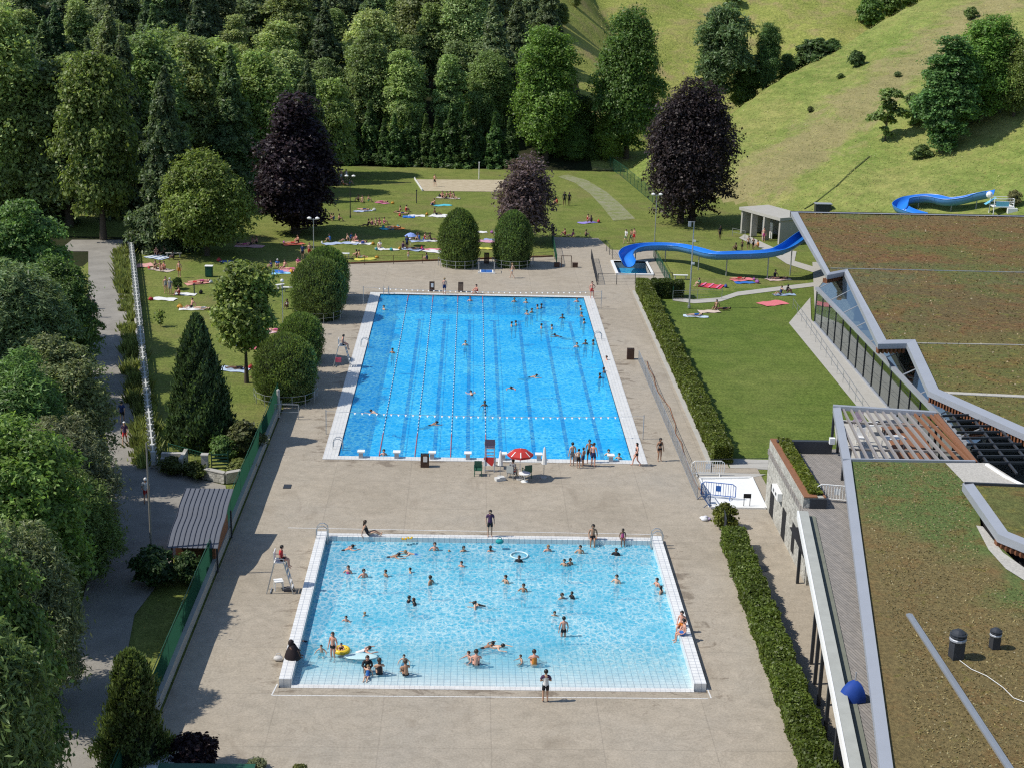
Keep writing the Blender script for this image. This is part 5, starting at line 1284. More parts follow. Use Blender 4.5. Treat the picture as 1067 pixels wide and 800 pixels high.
# lifeguard chairs
def guard_chair(loc, rz, label, seat=1.9, color=(.75, .75, .73), panel=None):
    t = thing('lifeguard_chair', label, 'lifeguard chair', loc, rz, 'lifeguard chairs')
    # faces +y; back legs straight, front legs slope out
    for s in (-.32, .32):
        MB().bar((s, -.75, 0), (s, -.28, seat), .032, 6).build('leg', 'steel', t); MB().bar((s, .75, 0), (s, .25, seat), .032, 6).build('leg', 'steel', t)
    m = MB()
    for i in range(5): z = seat*(i+1)/6; y = .75-.5*(i+1)/6; m.box((0, y, z), (.64, .1, .035))
    m.build('ladder_steps', 'paint', t, color=(.55, .55, .55)); MB().box((0, 0, seat), (.7, .6, .05)).build('seat', 'paint', t, color=color)
    MB().box((0, -.29, seat+.36), (.7, .04, .5)).build('backrest', 'paint', t, color=color)
    for s in (-.36, .36): MB().tube([(s, -.28, seat+.24), (s, .26, seat+.24), (s, .26, seat)], .022, 6).build('armrest', 'steel', t)
    MB().box((0, -.53, .06), (.7, .05, .05)).build('crossbar', 'steel', t)
    if panel:
        m = MB(); m.add([(-.42, -.60, .42), (.42, -.60, .42), (.42, -.42, 1.0), (-.42, -.42, 1.0)], [(0, 1, 2, 3), (3, 2, 1, 0)][:1], 0)
        m.add([(-.42, -.607, .42), (.1, -.607, .42), (-.42, -.47, .85)], [(0, 1, 2)], 1).add([(.42, -.607, .42), (.42, -.43, 1.0), (.2, -.607, .42)], [(0, 1, 2)], 1)
        m.build('flag_panel', ['red', 'white'], t)
    return t
p = G(364, 382); GC1 = (p.x-.6, p.y, 0); guard_chair(GC1, R(-90), 'white lifeguard chair at the left side of the large pool')
t = thing('folded_towel', 'red towel hanging on the lifeguard chair by the large pool', 'towel', (GC1[0]-.3, GC1[1]-.36, .62)); MB().box((0, 0, .05), (.5, .06, .42)).build('cloth', 'tint', t, color=(.55, .10, .16)); MB().box((.08, -.04, .0), (.3, .06, .3)).build('fold', 'tint', t, color=(.6, .14, .2))
p = G(296, 616); GC2 = (p.x-.2, p.y, 0); guard_chair(GC2, R(-90), 'white lifeguard chair at the left side of the shallow pool')
p = G(510, 489); guard_chair((p.x, p.y+.2, 0), 0, 'empty dark lifeguard chair with a red and white flag panel on its back', 1.65, (.12, .10, .16), True)
t = thing('white_stool', 'white plastic stool under the lifeguard chair of the shallow pool', 'stool', (GC2[0]-.15, GC2[1]+.35, 0), .3); MB().box((0, 0, .52), (.5, .5, .05)).build('seat', 'white', t)
for a in (-1, 1):
    for b in (-1, 1): MB().bar((a*.21, b*.21, .5), (a*.24, b*.24, 0), .03, 5).build('leg', 'white', t)
p = G(306, 616); tag(MB().box((0, 0, .09), (.5, .36, .18)).box((.05, 0, .2), (.34, .26, .06)).build('guard_bag', 'tint', color=(.06, .06, .07), loc=(p.x-.3, p.y+.1, 0)), 'dark bag at the foot of the shallow pool lifeguard chair', 'bag')
# parasols
def parasol_open(loc, label):
    t = thing('open_parasol', label, 'parasol', loc); h = 1.8; r_ = .90; n = 8; m = MB()
    for k in range(n):
        a, b = 2*math.pi*k/n, 2*math.pi*(k+1)/n; mid = (a+b)/2
        ring = lambda an, rr, zz: (rr*math.cos(an), rr*math.sin(an), h+zz)
        m.add([(0, 0, h+.42), ring(a, r_*.55, .30), ring(b, r_*.55, .30), ring(a, r_, .05), ring(b, r_, .05)], [(0, 1, 2), (1, 3, 4, 2)], 0)
        m.add([ring(a-.06, r_*.55, .31), ring(a+.06, r_*.55, .31), ring(a+.04, r_*1.002, .058), ring(a-.04, r_*1.002, .058)], [(0, 3, 2, 1)], 1)
        m.add([ring(a, r_, .05), ring(b, r_, .05), ring(b, r_*.99, -.1), ring(a, r_*.99, -.1)], [(0, 3, 2, 1)], 0)
    m.build('canopy', ['red', 'white'], t); MB().bar((0, 0, 0), (0, 0, h+.46), .025, 6).build('pole', 'white', t); MB().lathe([(.01, .1), (.26, .1), (.28, 0)], (0, 0, 0), 12).build('base', 'concrete', t)
def parasol_closed(px, py, yt, label):
    p = G(px, py); h = hgt(px, py, yt); t = thing('closed_parasol', label, 'parasol', (p.x, p.y, 0), 0, 'closed white parasols')
    MB().bar((0, 0, 0), (0, 0, h), .025, 6).build('pole', 'steel', t); MB().lathe([(.02, h), (.07, h-.12), (.13, h*.72), (.19, h*.5), (.20, h*.46), (.10, h*.45)], (0, 0, 0), 9).build('folded_canopy', 'white', t); MB().lathe([(.01, .1), (.22, .1), (.24, 0)], (0, 0, 0), 12).build('base', 'concrete', t)
p = G(541.5, 499); parasol_open((p.x, p.y, 0), 'open red parasol with white ribs beside the large pool')
parasol_closed(521, 497, 469, 'closed white parasol between the lifeguard chair and the red parasol'); parasol_closed(566.5, 498, 465, 'closed white parasol right of the red parasol')
def garden_chair(px, py, rz, label, c=(.03, .11, .07)):
    p = G(px, py); t = thing('garden_chair', label, 'chair', (p.x, p.y, 0), rz, 'plastic garden chairs by the parasol')
    MB().box((0, 0, .44), (.52, .5, .05)).build('seat', 'paint', t, color=c); MB().box((0, -.26, .72), (.52, .05, .5)).build('backrest', 'paint', t, color=c)
    for a in (-1, 1):
        for b in (-1, 1): MB().bar((a*.22, b*.2, .43), (a*.25, b*.25, 0), .03, 5).build('leg', 'paint', t, color=c)
        MB().tube([(a*.27, -.25, .68), (a*.27, .22, .66), (a*.26, .22, .44)], .025, 5).build('armrest', 'paint', t, color=c)
garden_chair(498, 495, R(180), 'green plastic chair left of the lifeguard chair with flag panel')
garden_chair(549, 497, R(20), 'green plastic chair under the red parasol')
garden_chair(533, 498, R(-30), 'grey plastic chair under the red parasol where someone sits', (.35, .37, .36))
p = G(541, 500); t = thing('round_table', 'low white table under the red parasol', 'table', (p.x+.35, p.y-.25, 0)); MB().lathe([(.01, .62), (.4, .62), (.4, .58), (.01, .57)], (0, 0, 0), 14).build('top', 'white', t); MB().bar((0, 0, 0), (0, 0, .6), .04, 8).build('stem', 'white', t); MB().lathe([(.01, .04), (.25, .03), (.26, 0)], (0, 0, 0), 12).build('foot', 'white', t)
p = G(521, 499); tag(MB().box((0, 0, .1), (.7, .4, .2), .4).box((.1, 0, .22), (.4, .3, .08), .4).build('beach_bag', 'tint', color=(.6, .6, .58), loc=(p.x, p.y-.2, 0)), 'pale bag on the ground at the foot of the closed parasol', 'bag')
for px, py, c, lb in ((421, 561.5, (.6, .35, .02), 'pair of yellow flip flops on the far ledge, left one'), (427, 560.5, (.6, .40, .03), 'pair of yellow flip flops on the far ledge, right one'), (520.5, 566, (.02, .30, .32), 'teal bag on the far ledge of the shallow pool'), (290, 688, (.6, .58, .56), 'white bag beside the person in dark robe')):
    P_ = G(px, py, .33 if py < 600 else 0); bag = py > 562
    m = MB(); (m.sphere((0, 0, .14), .26, 9, 6, sz=(1, .7, .6)) if bag else m.box((-.08, 0, .03), (.11, .28, .05), .2).box((.1, .02, .03), (.11, .28, .05), -.2))
    o = m.build('bag' if bag else 'flip_flops', 'tint', color=c, loc=tuple(P_), smooth=bag)
    if bag: tag(o, lb, 'bag'); MB().tube([(-.15, 0, .25), (-.05, 0, .42), (.08, 0, .42), (.15, 0, .25)], .02, 5).build('handle', 'tint', o, color=c)
    else: tag(o, lb, 'flip flops')

# water slide
def slide(name, label, pts, r_, supports, parts_mat=('slide', 'slide_out')):
    t = thing(name, label, 'water slide', (0, 0, 0)); P = [Vector(p) for p in pts]
    # smooth by Catmull-Rom
    C = []
    for i in range(len(P)-1):
        p0, p1, p2, p3 = P[max(0, i-1)], P[i], P[i+1], P[min(len(P)-1, i+2)]
        for k in range(8):
            u = k/8; C.append(.5*((2*p1)+(p2-p0)*u+(2*p0-5*p1+4*p2-p3)*u*u+(3*p1-p0-3*p2+p3)*u**3))
    C.append(P[-1]); n = 11; V = []; 
    for thick, nm, mt in ((0, 'channel', parts_mat[0]), (.06, 'outer_shell', parts_mat[1])):
        V = []; F = []
        for i, c in enumerate(C):
            d = (C[min(i+1, len(C)-1)]-C[max(0, i-1)]); d.z = 0; d.normalize(); s = Vector((-d.y, d.x, 0))
            for k in range(n):
                a = math.pi*(1.0+k/(n-1)) ; rr = r_+thick; V.append(c+s*math.cos(a)*rr+Vector((0, 0, math.sin(a)*rr*.95+r_+(0 if k not in (0, n-1) else .02))))
        for i in range(len(C)-1):
            for k in range(n-1): F.append((i*n+k, i*n+k+1, (i+1)*n+k+1, (i+1)*n+k))
        MB().add(V, F).build(nm, mt, t, True)
    m = MB()
    for side in (0, n-1):
        m.tube([V[i*n+side] for i in range(len(C))], .045, 6)
    m.build('rim', parts_mat[0], t)
    fl = MB()
    for i in range(8, len(C)-2, 10):
        for k in range(n-1): fl.bar(V[i*n+k], V[i*n+k+1], .04, 4)
    fl.build('flanges', parts_mat[1], t)
    for i in supports:
        c = C[min(len(C)-1, int(i*(len(C)-1)))]; g = float(Hn(c.x, c.y)); MB().bar((c.x, c.y, g-.1), (c.x, c.y, c.z+.05), .07, 8).build('support_post', 'steel', t)
    return t
pts = [tuple(G(x, y, z)) for x, y, z in ((862, 236, 4.4), (838, 250, 3.5), (818, 263.5, 2.8), (798, 269, 2.3), (768, 270.5, 1.9), (742, 270.5, 1.65), (724, 266, 1.5), (704, 262, 1.3), (676, 261.5, 1.1), (659, 264.5, .9), (652, 270.5, .7), (655, 279, .35))]
slide('water_slide', 'curving blue water slide ending in the splash basin', pts, .74, (.15, .27, .40, .53, .68, .8))
def hs(x, y, z): P = GT(x, y); return (P.x, P.y, P.z+z)
pts = [hs(1030, 217, 1.2), hs(1015, 218, .9), hs(1000, 221, .7), hs(985, 220.5, .6), hs(970, 217, .6), hs(955, 216.5, .55), hs(943, 219, .5), hs(937, 225, .4), hs(945, 231, .3), hs(960, 234, .3)]
slide('upper_water_slide', 'upper loop of the blue water slide on the hillside behind the brown roof', pts, .95, (.1, .3, .55))
P_ = GT(1043, 221); t = thing('slide_platform', 'white and pale blue start platform of the slide on the hillside', 'slide platform', tuple(P_))
MB().box((0, 0, .6), (2.6, 1.8, .12)).build('deck', 'white', t)
for a in (-1.2, 1.2):
    for b in (-.8, .8): MB().bar((a, b, -.6), (a, b, 1.6), .06, 6).build('post', 'white', t)
m = MB()
for z in (1.0, 1.3, 1.6): m.bar((-1.2, -.8, z), (1.2, -.8, z), .035, 5).bar((1.2, -.8, z), (1.2, .8, z), .035, 5).bar((-1.2, .8, z), (1.2, .8, z), .035, 5)
m.build('railing', 'white', t); MB().box((-.2, -.82, .95), (1.6, .04, .6)).build('panel', 'slide_pale', t); MB().box((1.0, -1.0, .0), (1.2, .5, 1.0)).build('steps', 'white', t)
MB().add([(-1.9, .2, .66), (-.6, .2, 1.5), (-.6, 1., 1.5), (-1.9, 1., .66)], [(0, 1, 2, 3)]).build('start_tray', 'slide_pale', t)
MB().sphere((-1.6, .2, 1.9), .42, 8, 6).build('lamp_globe', 'white', t)
P_ = GT(857, 221); t = thing('skylight_box', 'dark box shaped unit on the grass behind the brown roof', 'box', (P_.x, P_.y, P_.z)); MB().box((0, 0, .5), (2.1, 1., 1.1)).build('body', 'darksteel', t); MB().box((0, 0, 1.09), (2.3, 1.2, .08)).build('lid', 'alu', t)
P_ = GT(1056, 214); place('shrub', 'hillside_shrub', (P_.x, P_.y, P_.z-.1), 2.0, (.085, .085, .035), 'brownish shrub beside the slide start platform', 'shrub')

# concrete shelter at the foot of the hill
A, B = G(771, 243), G(811, 255); A = Vector((A.x, A.y)); B = Vector((B.x, B.y)); e = (B-A).normalized(); nb = Vector((-e.y, e.x)); L = (B-A).length
if nb.y < 0 and abs(nb.y) > abs(nb.x): nb = -nb
sh = thing('concrete_shelter', 'grey concrete shelter with open bays and flat roof at the foot of the hill', 'shelter', (A.x, A.y, 0), math.atan2(e.y, e.x))
H_ = 3.3; dp = 4.2
MB().box((L/2, dp/2, H_-.17), (L+.5, dp+.4, .36)).build('roof', 'concrete', sh)
for i, x in enumerate((.1, L*.3, L*.62, L-.1)): MB().box((x, .3 if i in (1, 2) else dp/2-.05, (H_-.36)/2), (.28, .9 if i in (1, 2) else dp-.2, H_-.37)).build('pier', 'concrete', sh)
MB().box((L/2, dp-.2, (H_-.36)/2), (L-.5, .25, H_-.38)).build('back_wall', 'concrete', sh)
MB().box((L*.46, 1.5, 1.), (L*.26, .12, 2.0)).build('inner_panel', 'white', sh); MB().box((L*.82, 2.2, 1.), (1.0, .1, 2.1)).build('door', 'darksteel', sh)
p = G(764, 248); mesh_fence('handrail', 'grey handrail left of the concrete shelter', P2((763, 246), (776, 249)), 1.0, 1.6, 'steel', .035, (.5, .97))
# roof things
for px, py, s, lb in ((996, 684, 1.0, 'larger dark roof vent cowl on the grassy roof'), (1036, 674, .72, 'smaller dark roof vent cowl on the grassy roof')):
    p = G(px, py, LZ); t = thing('roof_vent', lb, 'roof vent', tuple(p), .15, 'roof vent cowls'); t.scale = (s,)*3
    MB().box((0, 0, .38), (.52, .52, .86)).build('shaft', 'darksteel', t); MB().lathe([(.30, .78), (.38, .84), (.38, .92), (.34, .96)], (0, 0, 0), 12).build('collar', 'alu', t)
    MB().lathe([(.33, .96), (.36, 1.1), (.3, 1.24), (.14, 1.34), (.01, 1.36)], (0, 0, 0), 12).build('cowl', 'darksteel', t)
    for z in (1.02, 1.14): MB().lathe([(.39, z), (.39, z+.03), (.34, z+.05)], (0, 0, 0), 12).build('fin', 'darksteel', t)
q = [G(x, y, LZ) for x, y in ((1000, 688), (1012, 697), (1028, 704), (1045, 716), (1056, 727), (1070, 732))]; o = tag(MB().tube([(p.x, p.y, LZ+.02) for p in q], .014, 5).build('roof_cable', 'white'), 'white cable lying across the grassy roof from the larger vent', 'cable')
p = G(893, 729, TZ); t = thing('folded_parasol', 'dark blue folded parasol leaning on the terrace edge of the grassy roof', 'parasol', (p.x-.45, p.y, p.z), R(20))
m = MB(); V = []; F = []
for j in range(6):
    for k in range(11):
        a_ = math.pi*(.42+1.16*k/10); r_ = math.cos(j/5*1.5)*(1.0-.06*(k % 2)); V.append((.42+.80*r_*math.cos(a_), .55*r_*math.sin(a_), .04+.85*math.sin(j/5*1.5)))
for j in range(5):
    for k in range(10): F.append((j*11+k, j*11+k+1, (j+1)*11+k+1, (j+1)*11+k))
m.add(V, F).build('canopy', 'blue_cloth', t, True); MB().bar((.35, 0, 0), (.35, 0, 1.3), .03, 6).build('pole', 'steel', t); MB().box((.35, -.1, .3), (.14, .3, .6)).build('bracket', 'white', t)
# things under the pergola
rs_ = random.Random(3)
for i, (px, py, c, lb) in enumerate(((893, 444, (.25, .2, .25), 'dark cushioned chair under the left part of the pergola'), (912, 452, (.7, .7, .68), 'white table under the middle of the pergola'), (896, 462, (.7, .7, .7), 'white chair near the left end under the pergola'), (930, 466, (.6, .6, .6), 'pale chair under the pergola beside the white table'), (925, 450, (.05, .05, .06), 'dark chair behind the white table under the pergola'))):
    p = G(px, py, PZ); tb = 'table' in lb; t = thing('terrace_table' if tb else 'terrace_chair', lb, 'table' if tb else 'chair', (p.x, p.y, PZ+.01), rs_.uniform(-1, 1))
    if tb: MB().box((0, 0, .72), (1.6, .9, .05)).build('top', 'paint', t, color=c)
    else: MB().box((0, 0, .44), (.6, .55, .06)).build('seat', 'paint', t, color=c); MB().box((0, .28, .75), (.6, .06, .6)).build('backrest', 'paint', t, color=c)
    for a in (-1, 1):
        for b in (-1, 1): MB().bar((a*(.65 if tb else .25), b*(.35 if tb else .22), .43), (a*(.65 if tb else .27), b*(.35 if tb else .24), 0), .03, 5).build('leg', 'paint', t, color=c)
# bottom left: container edge and white roof
a, b = G(242, 795, 1.6), G(266, 793, 1.6); t = thing('green_skip', 'dark green container cut by the bottom edge of the photo', 'container', (b.x-2.0, b.y-1.3, 0)); MB().box((.0, 0, .8), (4.0, 2.0, 1.55)).build('body', 'green_paint', t); MB().box((0, .0, 1.6), (4.1, 2.1, .08)).build('rim', 'green_paint', t)
a = G(172, 797, .5); t = thing('small_canopy', 'small white canopy at the bottom edge left of the dark container', 'canopy', (a.x, a.y-.9, 0)); MB().box((0, 0, 1.0), (2.2, 1.8, .06)).build('top', 'white', t)
for x in (-1, 1):
    for y in (-.8, .8): MB().bar((x, y, 0), (x, y, 1.0), .04, 6).build('post', 'steel', t)
# ------------------------------------------------------------------ people
def mirror(j):
    out = dict(j)
    for k, v in j.items():
        if k.endswith('L') and k[:-1]+'R' not in j: out[k[:-1]+'R'] = (-v[0], v[1], v[2])
    return out
POSE = {}
POSE['stand'] = mirror(dict(pel=(0, 0, .93), bel=(0, .01, 1.08), che=(0, 0, 1.27), upp=(0, -.01, 1.41), nec=(0, .0, 1.49), he0=(0, .02, 1.56), he1=(0, .03, 1.64), top=(0, .01, 1.71),
    shoL=(.17, -.01, 1.40), elbL=(.25, -.04, 1.12), wriL=(.25, .07, .88), palL=(.25, .10, .80), hipL=(.09, 0, .88), kneL=(.10, .03, .49), ankL=(.11, -.02, .08), toeL=(.13, .15, .03)))
POSE['lean'] = mirror(dict(POSE['stand'], elbR=(-.33, -.06, 1.17), wriR=(-.17, .06, 1.0), palR=(-.13, .10, .95), hipR=(-.09, 0, .88), kneR=(-.17, .03, .49), ankR=(-.2, -.02, .08), toeR=(-.24, .14, .03)))
POSE['walk'] = mirror(dict(POSE['stand'], hipL=(.09, 0, .88), kneL=(.10, .20, .51), ankL=(.10, .26, .09), toeL=(.11, .43, .05), kneR=(-.10, -.02, .48), ankR=(-.10, -.30, .15), toeR=(-.11, -.16, .04), hipR=(-.09, 0, .88),
    elbL=(.24, -.16, 1.14), wriL=(.24, -.14, .9), palL=(.24, -.11, .82), elbR=(-.24, .06, 1.13), wriR=(-.23, .24, .95), palR=(-.22, .30, .89)))
POSE['wade'] = mirror(dict(POSE['stand'], elbL=(.36, .0, 1.18), wriL=(.42, .20, 1.08), palL=(.42, .28, 1.05)))
POSE['crouch'] = mirror(dict(pel=(0, -.10, .50), bel=(0, -.06, .65), che=(0, -.01, .84), upp=(0, .02, .98), nec=(0, .04, 1.06), he0=(0, .06, 1.13), he1=(0, .07, 1.21), top=(0, .05, 1.28),
    shoL=(.17, .02, .97), elbL=(.37, .08, .80), wriL=(.42, .30, .72), palL=(.42, .38, .70), hipL=(.10, -.08, .48), kneL=(.17, .30, .42), ankL=(.15, -.02, .08), toeL=(.17, .15, .03)))
POSE['fold'] = mirror(dict(POSE['stand'], elbL=(.27, .02, 1.14), wriL=(.05, .2, 1.17), palL=(-.03, .21, 1.19), elbR=(-.27, .02, 1.13), wriR=(-.05, .19, 1.12), palR=(.03, .21, 1.13)))
POSE['sit'] = mirror(dict(pel=(0, 0, .12), bel=(0, -.05, .27), che=(0, -.12, .46), upp=(0, -.17, .60), nec=(0, -.18, .68), he0=(0, -.15, .75), he1=(0, -.13, .83), top=(0, -.14, .90),
    shoL=(.17, -.17, .59), elbL=(.27, -.28, .35), wriL=(.29, -.32, .09), palL=(.30, -.28, .03), hipL=(.09, .04, .11), kneL=(.12, .43, .27), ankL=(.12, .78, .06), toeL=(.14, .86, .18)))
POSE['hug'] = mirror(dict(pel=(0, 0, .12), bel=(0, -.01, .27), che=(0, .02, .46), upp=(0, .03, .60), nec=(0, .05, .68), he0=(0, .08, .74), he1=(0, .10, .82), top=(0, .08, .89),
    shoL=(.17, .03, .59), elbL=(.25, .20, .42), wriL=(.12, .42, .40), palL=(.05, .46, .39), hipL=(.09, .04, .11), kneL=(.12, .34, .48), ankL=(.12, .50, .07), toeL=(.13, .66, .03)))
POSE['edge'] = mirror(dict(pel=(0, 0, .11), bel=(0, .0, .26), che=(0, .02, .45), upp=(0, .02, .59), nec=(0, .04, .67), he0=(0, .07, .74), he1=(0, .09, .82), top=(0, .07, .89),
    shoL=(.17, .02, .58), elbL=(.24, -.02, .32), wriL=(.22, .14, .16), palL=(.21, .21, .16), hipL=(.09, .04, .11), kneL=(.11, .44, .10), ankL=(.11, .46, -.32), toeL=(.12, .61, -.38)))
POSE['lie'] = mirror(dict(pel=(0, 0, .11), bel=(0, -.15, .11), che=(0, -.34, .12), upp=(0, -.48, .12), nec=(0, -.56, .11), he0=(0, -.63, .12), he1=(0, -.71, .13), top=(0, -.78, .11),
    shoL=(.17, -.47, .11), elbL=(.28, -.24, .07), wriL=(.31, .0, .06), palL=(.31, .08, .06), hipL=(.09, .05, .10), kneL=(.11, .45, .14), ankL=(.12, .85, .07), toeL=(.14, .89, .2)))
POSE['swim'] = mirror(dict(pel=(0, 0, -.08), bel=(0, .15, -.06), che=(0, .34, -.02), upp=(0, .48, .02), nec=(0, .55, .06), he0=(0, .61, .09), he1=(0, .67, .13), top=(0, .70, .19),
    shoL=(.18, .47, .0), elbL=(.38, .62, -.01), wriL=(.36, .86, .02), palL=(.35, .95, .02), hipL=(.09, -.05, -.10), kneL=(.14, -.44, -.18), ankL=(.12, -.82, -.14), toeL=(.13, -.97, -.2)))
BONES = [('pel', 'bel'), ('bel', 'che'), ('che', 'upp'), ('upp', 'nec'), ('nec', 'he0'), ('he0', 'he1'), ('he1', 'top')]
for s in 'LR': BONES += [('upp', 'sho'+s), ('sho'+s, 'elb'+s), ('elb'+s, 'wri'+s), ('wri'+s, 'pal'+s), ('pel', 'hip'+s), ('hip'+s, 'kne'+s), ('kne'+s, 'ank'+s), ('ank'+s, 'toe'+s)]
RAD = dict(pel=.135, bel=.12, che=.135, upp=.10, nec=.052, he0=.078, he1=.098, top=.07, sho=.062, elb=.042, wri=.028, pal=.030, hip=.095, kne=.058, ank=.038, toe=.03)
def skin_body(name, J):
    names = list(J); vi = {n_: i for i, n_ in enumerate(names)}; V = [Vector(J[n_]) for n_ in names]; E = [(vi[a], vi[b]) for a, b in BONES]
    rad = [RAD[n_ if n_ in RAD else n_[:-1]] for n_ in names]
    # nose and ears give the head a face
    fwd = (Vector(J['he1'])-Vector(J['he0'])).normalized(); back = (V[vi['shoL']]-V[vi['shoR']]).normalized(); face = fwd.cross(back).normalized()
    # back x direction -> face points forward
    for off, r_ in ((face*.115-fwd*.02, .016), (back*.105-fwd*.01, .018), (back*-.105-fwd*.01, .018)):
        V.append(V[vi['he1']]+off); rad.append(r_); E.append((vi['he1'], len(V)-1))
    for s in 'LR':
        w_, p_ = V[vi['wri'+s]], V[vi['pal'+s]]; d = (p_-w_).normalized(); side = d.cross(Vector((0, 0, 1)) if abs(d.z) < .9 else Vector((1, 0, 0))).normalized(); curl = d.cross(side)
        for k, (o_, l_) in enumerate(((-.030, .075), (-.010, .088), (.010, .082), (.030, .062))):
            V.append(p_+side*o_*1.1+d*.03); rad.append(.009); E.append((vi['pal'+s], len(V)-1)); V.append(p_+side*o_*1.3+d*(.03+l_)+curl*.012); rad.append(.008); E.append((len(V)-2, len(V)-1))
        V.append(p_-d*.02+side*-.05+curl*.02); rad.append(.010); E.append((vi['pal'+s], len(V)-1)); V.append(V[-1]+d*.04+side*-.012); rad.append(.009); E.append((len(V)-2, len(V)-1))
    me = bpy.data.meshes.new('b'); me.from_pydata(V, E, []); o = bpy.data.objects.new('b', me); col.objects.link(o)
    md = o.modifiers.new('s', 'SKIN'); md.use_smooth_shade = True; md.branch_smoothing = .4
    sk = me.skin_vertices[0].data
    for i, r_ in enumerate(rad): sk[i].radius = (r_, r_); sk[i].use_root = (i == vi['pel'])
    sub = o.modifiers.new('u', 'SUBSURF'); sub.levels = 1; sub.render_levels = 1
    dg = bpy.context.evaluated_depsgraph_get(); out = bpy.data.meshes.new_from_object(o.evaluated_get(dg)); out.name = name
    bpy.data.objects.remove(o); out.materials.clear(); out.materials.append(MAT['skin'])
    out.polygons.foreach_set('use_smooth', [True]*len(out.polygons)); return out
def cut_cloth(name, me, J, rule, mat='tint', inflate=.014):
    segs = [(a, b, Vector(J[a]), Vector(J[b])) for a, b in BONES]; keep = []
    for p in me.polygons:
        c = p.center; best = None
        for a, b, A, B in segs:
            d = B-A; t = max(0, min(1, (c-A).dot(d)/d.length_squared)); q = (c-(A+d*t)).length
            if best is None or q < best[0]: best = (q, a, b, t)
        if rule(best[1].rstrip('LR') if best[1][-1] in 'LR' else best[1], best[2].rstrip('LR') if best[2][-1] in 'LR' else best[2], best[3]): keep.append(p.index)
    used = sorted({v for i in keep for v in me.polygons[i].vertices}); mp = {v: k for k, v in enumerate(used)}
    m = MB(); m.add([me.vertices[v].co+me.vertices[v].normal*inflate for v in used], [tuple(mp[v] for v in me.polygons[i].vertices) for i in keep]); return m.mesh(name, mat, True)
RULES = {
 'briefs': lambda a, b, t: (a == 'pel' and b == 'bel' and t < .55) or (a == 'pel' and b == 'hip') or (a == 'hip' and t < .14),
 'shorts': lambda a, b, t: (a == 'pel' and b == 'bel' and t < .8) or (a == 'pel' and b == 'hip') or (a == 'hip' and t < .55),
 'suit': lambda a, b, t: a in ('bel', 'pel') or (a == 'che') or (a == 'hip' and t < .1),
 'bikini': lambda a, b, t: (a == 'pel' and b == 'bel' and t < .5) or (a == 'pel' and b == 'hip') or (a == 'hip' and t < .1) or (a == 'bel' and t > .6) or (a == 'che' and t < .45),
 'tshirt': lambda a, b, t: a in ('bel', 'che', 'pel') and b != 'hip' or (a == 'upp') and b == 'sho' or (a == 'sho' and t < .55),
 'vest': lambda a, b, t: a in ('bel', 'che', 'pel') and b != 'hip',
 'sleeves': lambda a, b, t: (a == 'upp' and b == 'sho' and t > .45) or (a == 'sho' and t < .6),
 'wetsuit': lambda a, b, t: a in ('bel', 'che', 'pel', 'upp') and b != 'nec' or (a == 'sho') or (a == 'elb' and t < .8) or (a == 'hip') or (a == 'kne' and t < .8),
}
BODY, CLOTH, HAIRM = {}, {}, {}
for k, J in POSE.items():
    BODY[k] = skin_body('body_'+k, J)
def cloth(pose, kind):
    if (pose, kind) not in CLOTH: CLOTH[pose, kind] = cut_cloth(kind, BODY[pose], POSE[pose], RULES[kind], inflate=.014 if kind in ('briefs', 'bikini', 'suit', 'shorts') else .02)
    return CLOTH[pose, kind]
def hair(pose, long):
    if (pose, long) not in HAIRM:
        J = POSE[pose]; h0, h1, tp = (Vector(J[q]) for q in ('he0', 'he1', 'top')); up_ = (tp-h0).normalized(); sd = Vector((1, 0, 0)); fc = up_.cross(sd).normalized()
        c = h1; m = MB(); n_, mm = 12, 8; V = []; F = []
        for j in range(mm+1):
            for i in range(n_):
                th = math.pi*j/mm; ph = 2*math.pi*i/n_; V.append((math.sin(th)*math.cos(ph), math.sin(th)*math.sin(ph), math.cos(th)))
        for j in range(mm):
            for i in range(n_):
                q = [V[a] for a in (j*n_+i, (j+1)*n_+i, (j+1)*n_+(i+1) % n_, j*n_+(i+1) % n_)]; cc = [sum(v[e] for v in q)/4 for e in range(3)]
                if cc[2] > .35 or (cc[1] < .25 and cc[2] > (-.95 if long else -.45)): F.append((j*n_+i, (j+1)*n_+i, (j+1)*n_+(i+1) % n_, j*n_+(i+1) % n_))
        m.add([c+sd*v[0]*.112+fc*(v[1]*.122-.012)+up_*(v[2]*.125+.01) for v in V], F)
        if long: m.sphere(c-fc*.085-up_*.16, .085, 8, 6, sz=(1, .6, 1.5))
        HAIRM[pose, long] = m.mesh('hair', 'hair', True)
    return HAIRM[pose, long]
SK = {'f': (.62, .40, .29), 'm': (.50, .30, .20), 't': (.38, .21, .13), 'd': (.16, .085, .055), 'r': (.62, .32, .23)}
CC = {'k': (.018, .018, .022), 'n': (.02, .035, .12), 'b': (.03, .14, .45), 'r': (.50, .04, .04), 'p': (.55, .10, .25), 'w': (.72, .72, .70), 'g': (.05, .22, .10), 'o': (.60, .22, .04), 'y': (.65, .48, .05), 'v': (.075, .035, .085), 'c': (.08, .42, .48), 'e': (.25, .25, .26)}
HC = {'k': (.012, .010, .009), 'b': (.045, .025, .014), 'l': (.28, .18, .08), 'g': (.3, .29, .28), 'c': (.7, .7, .7)}
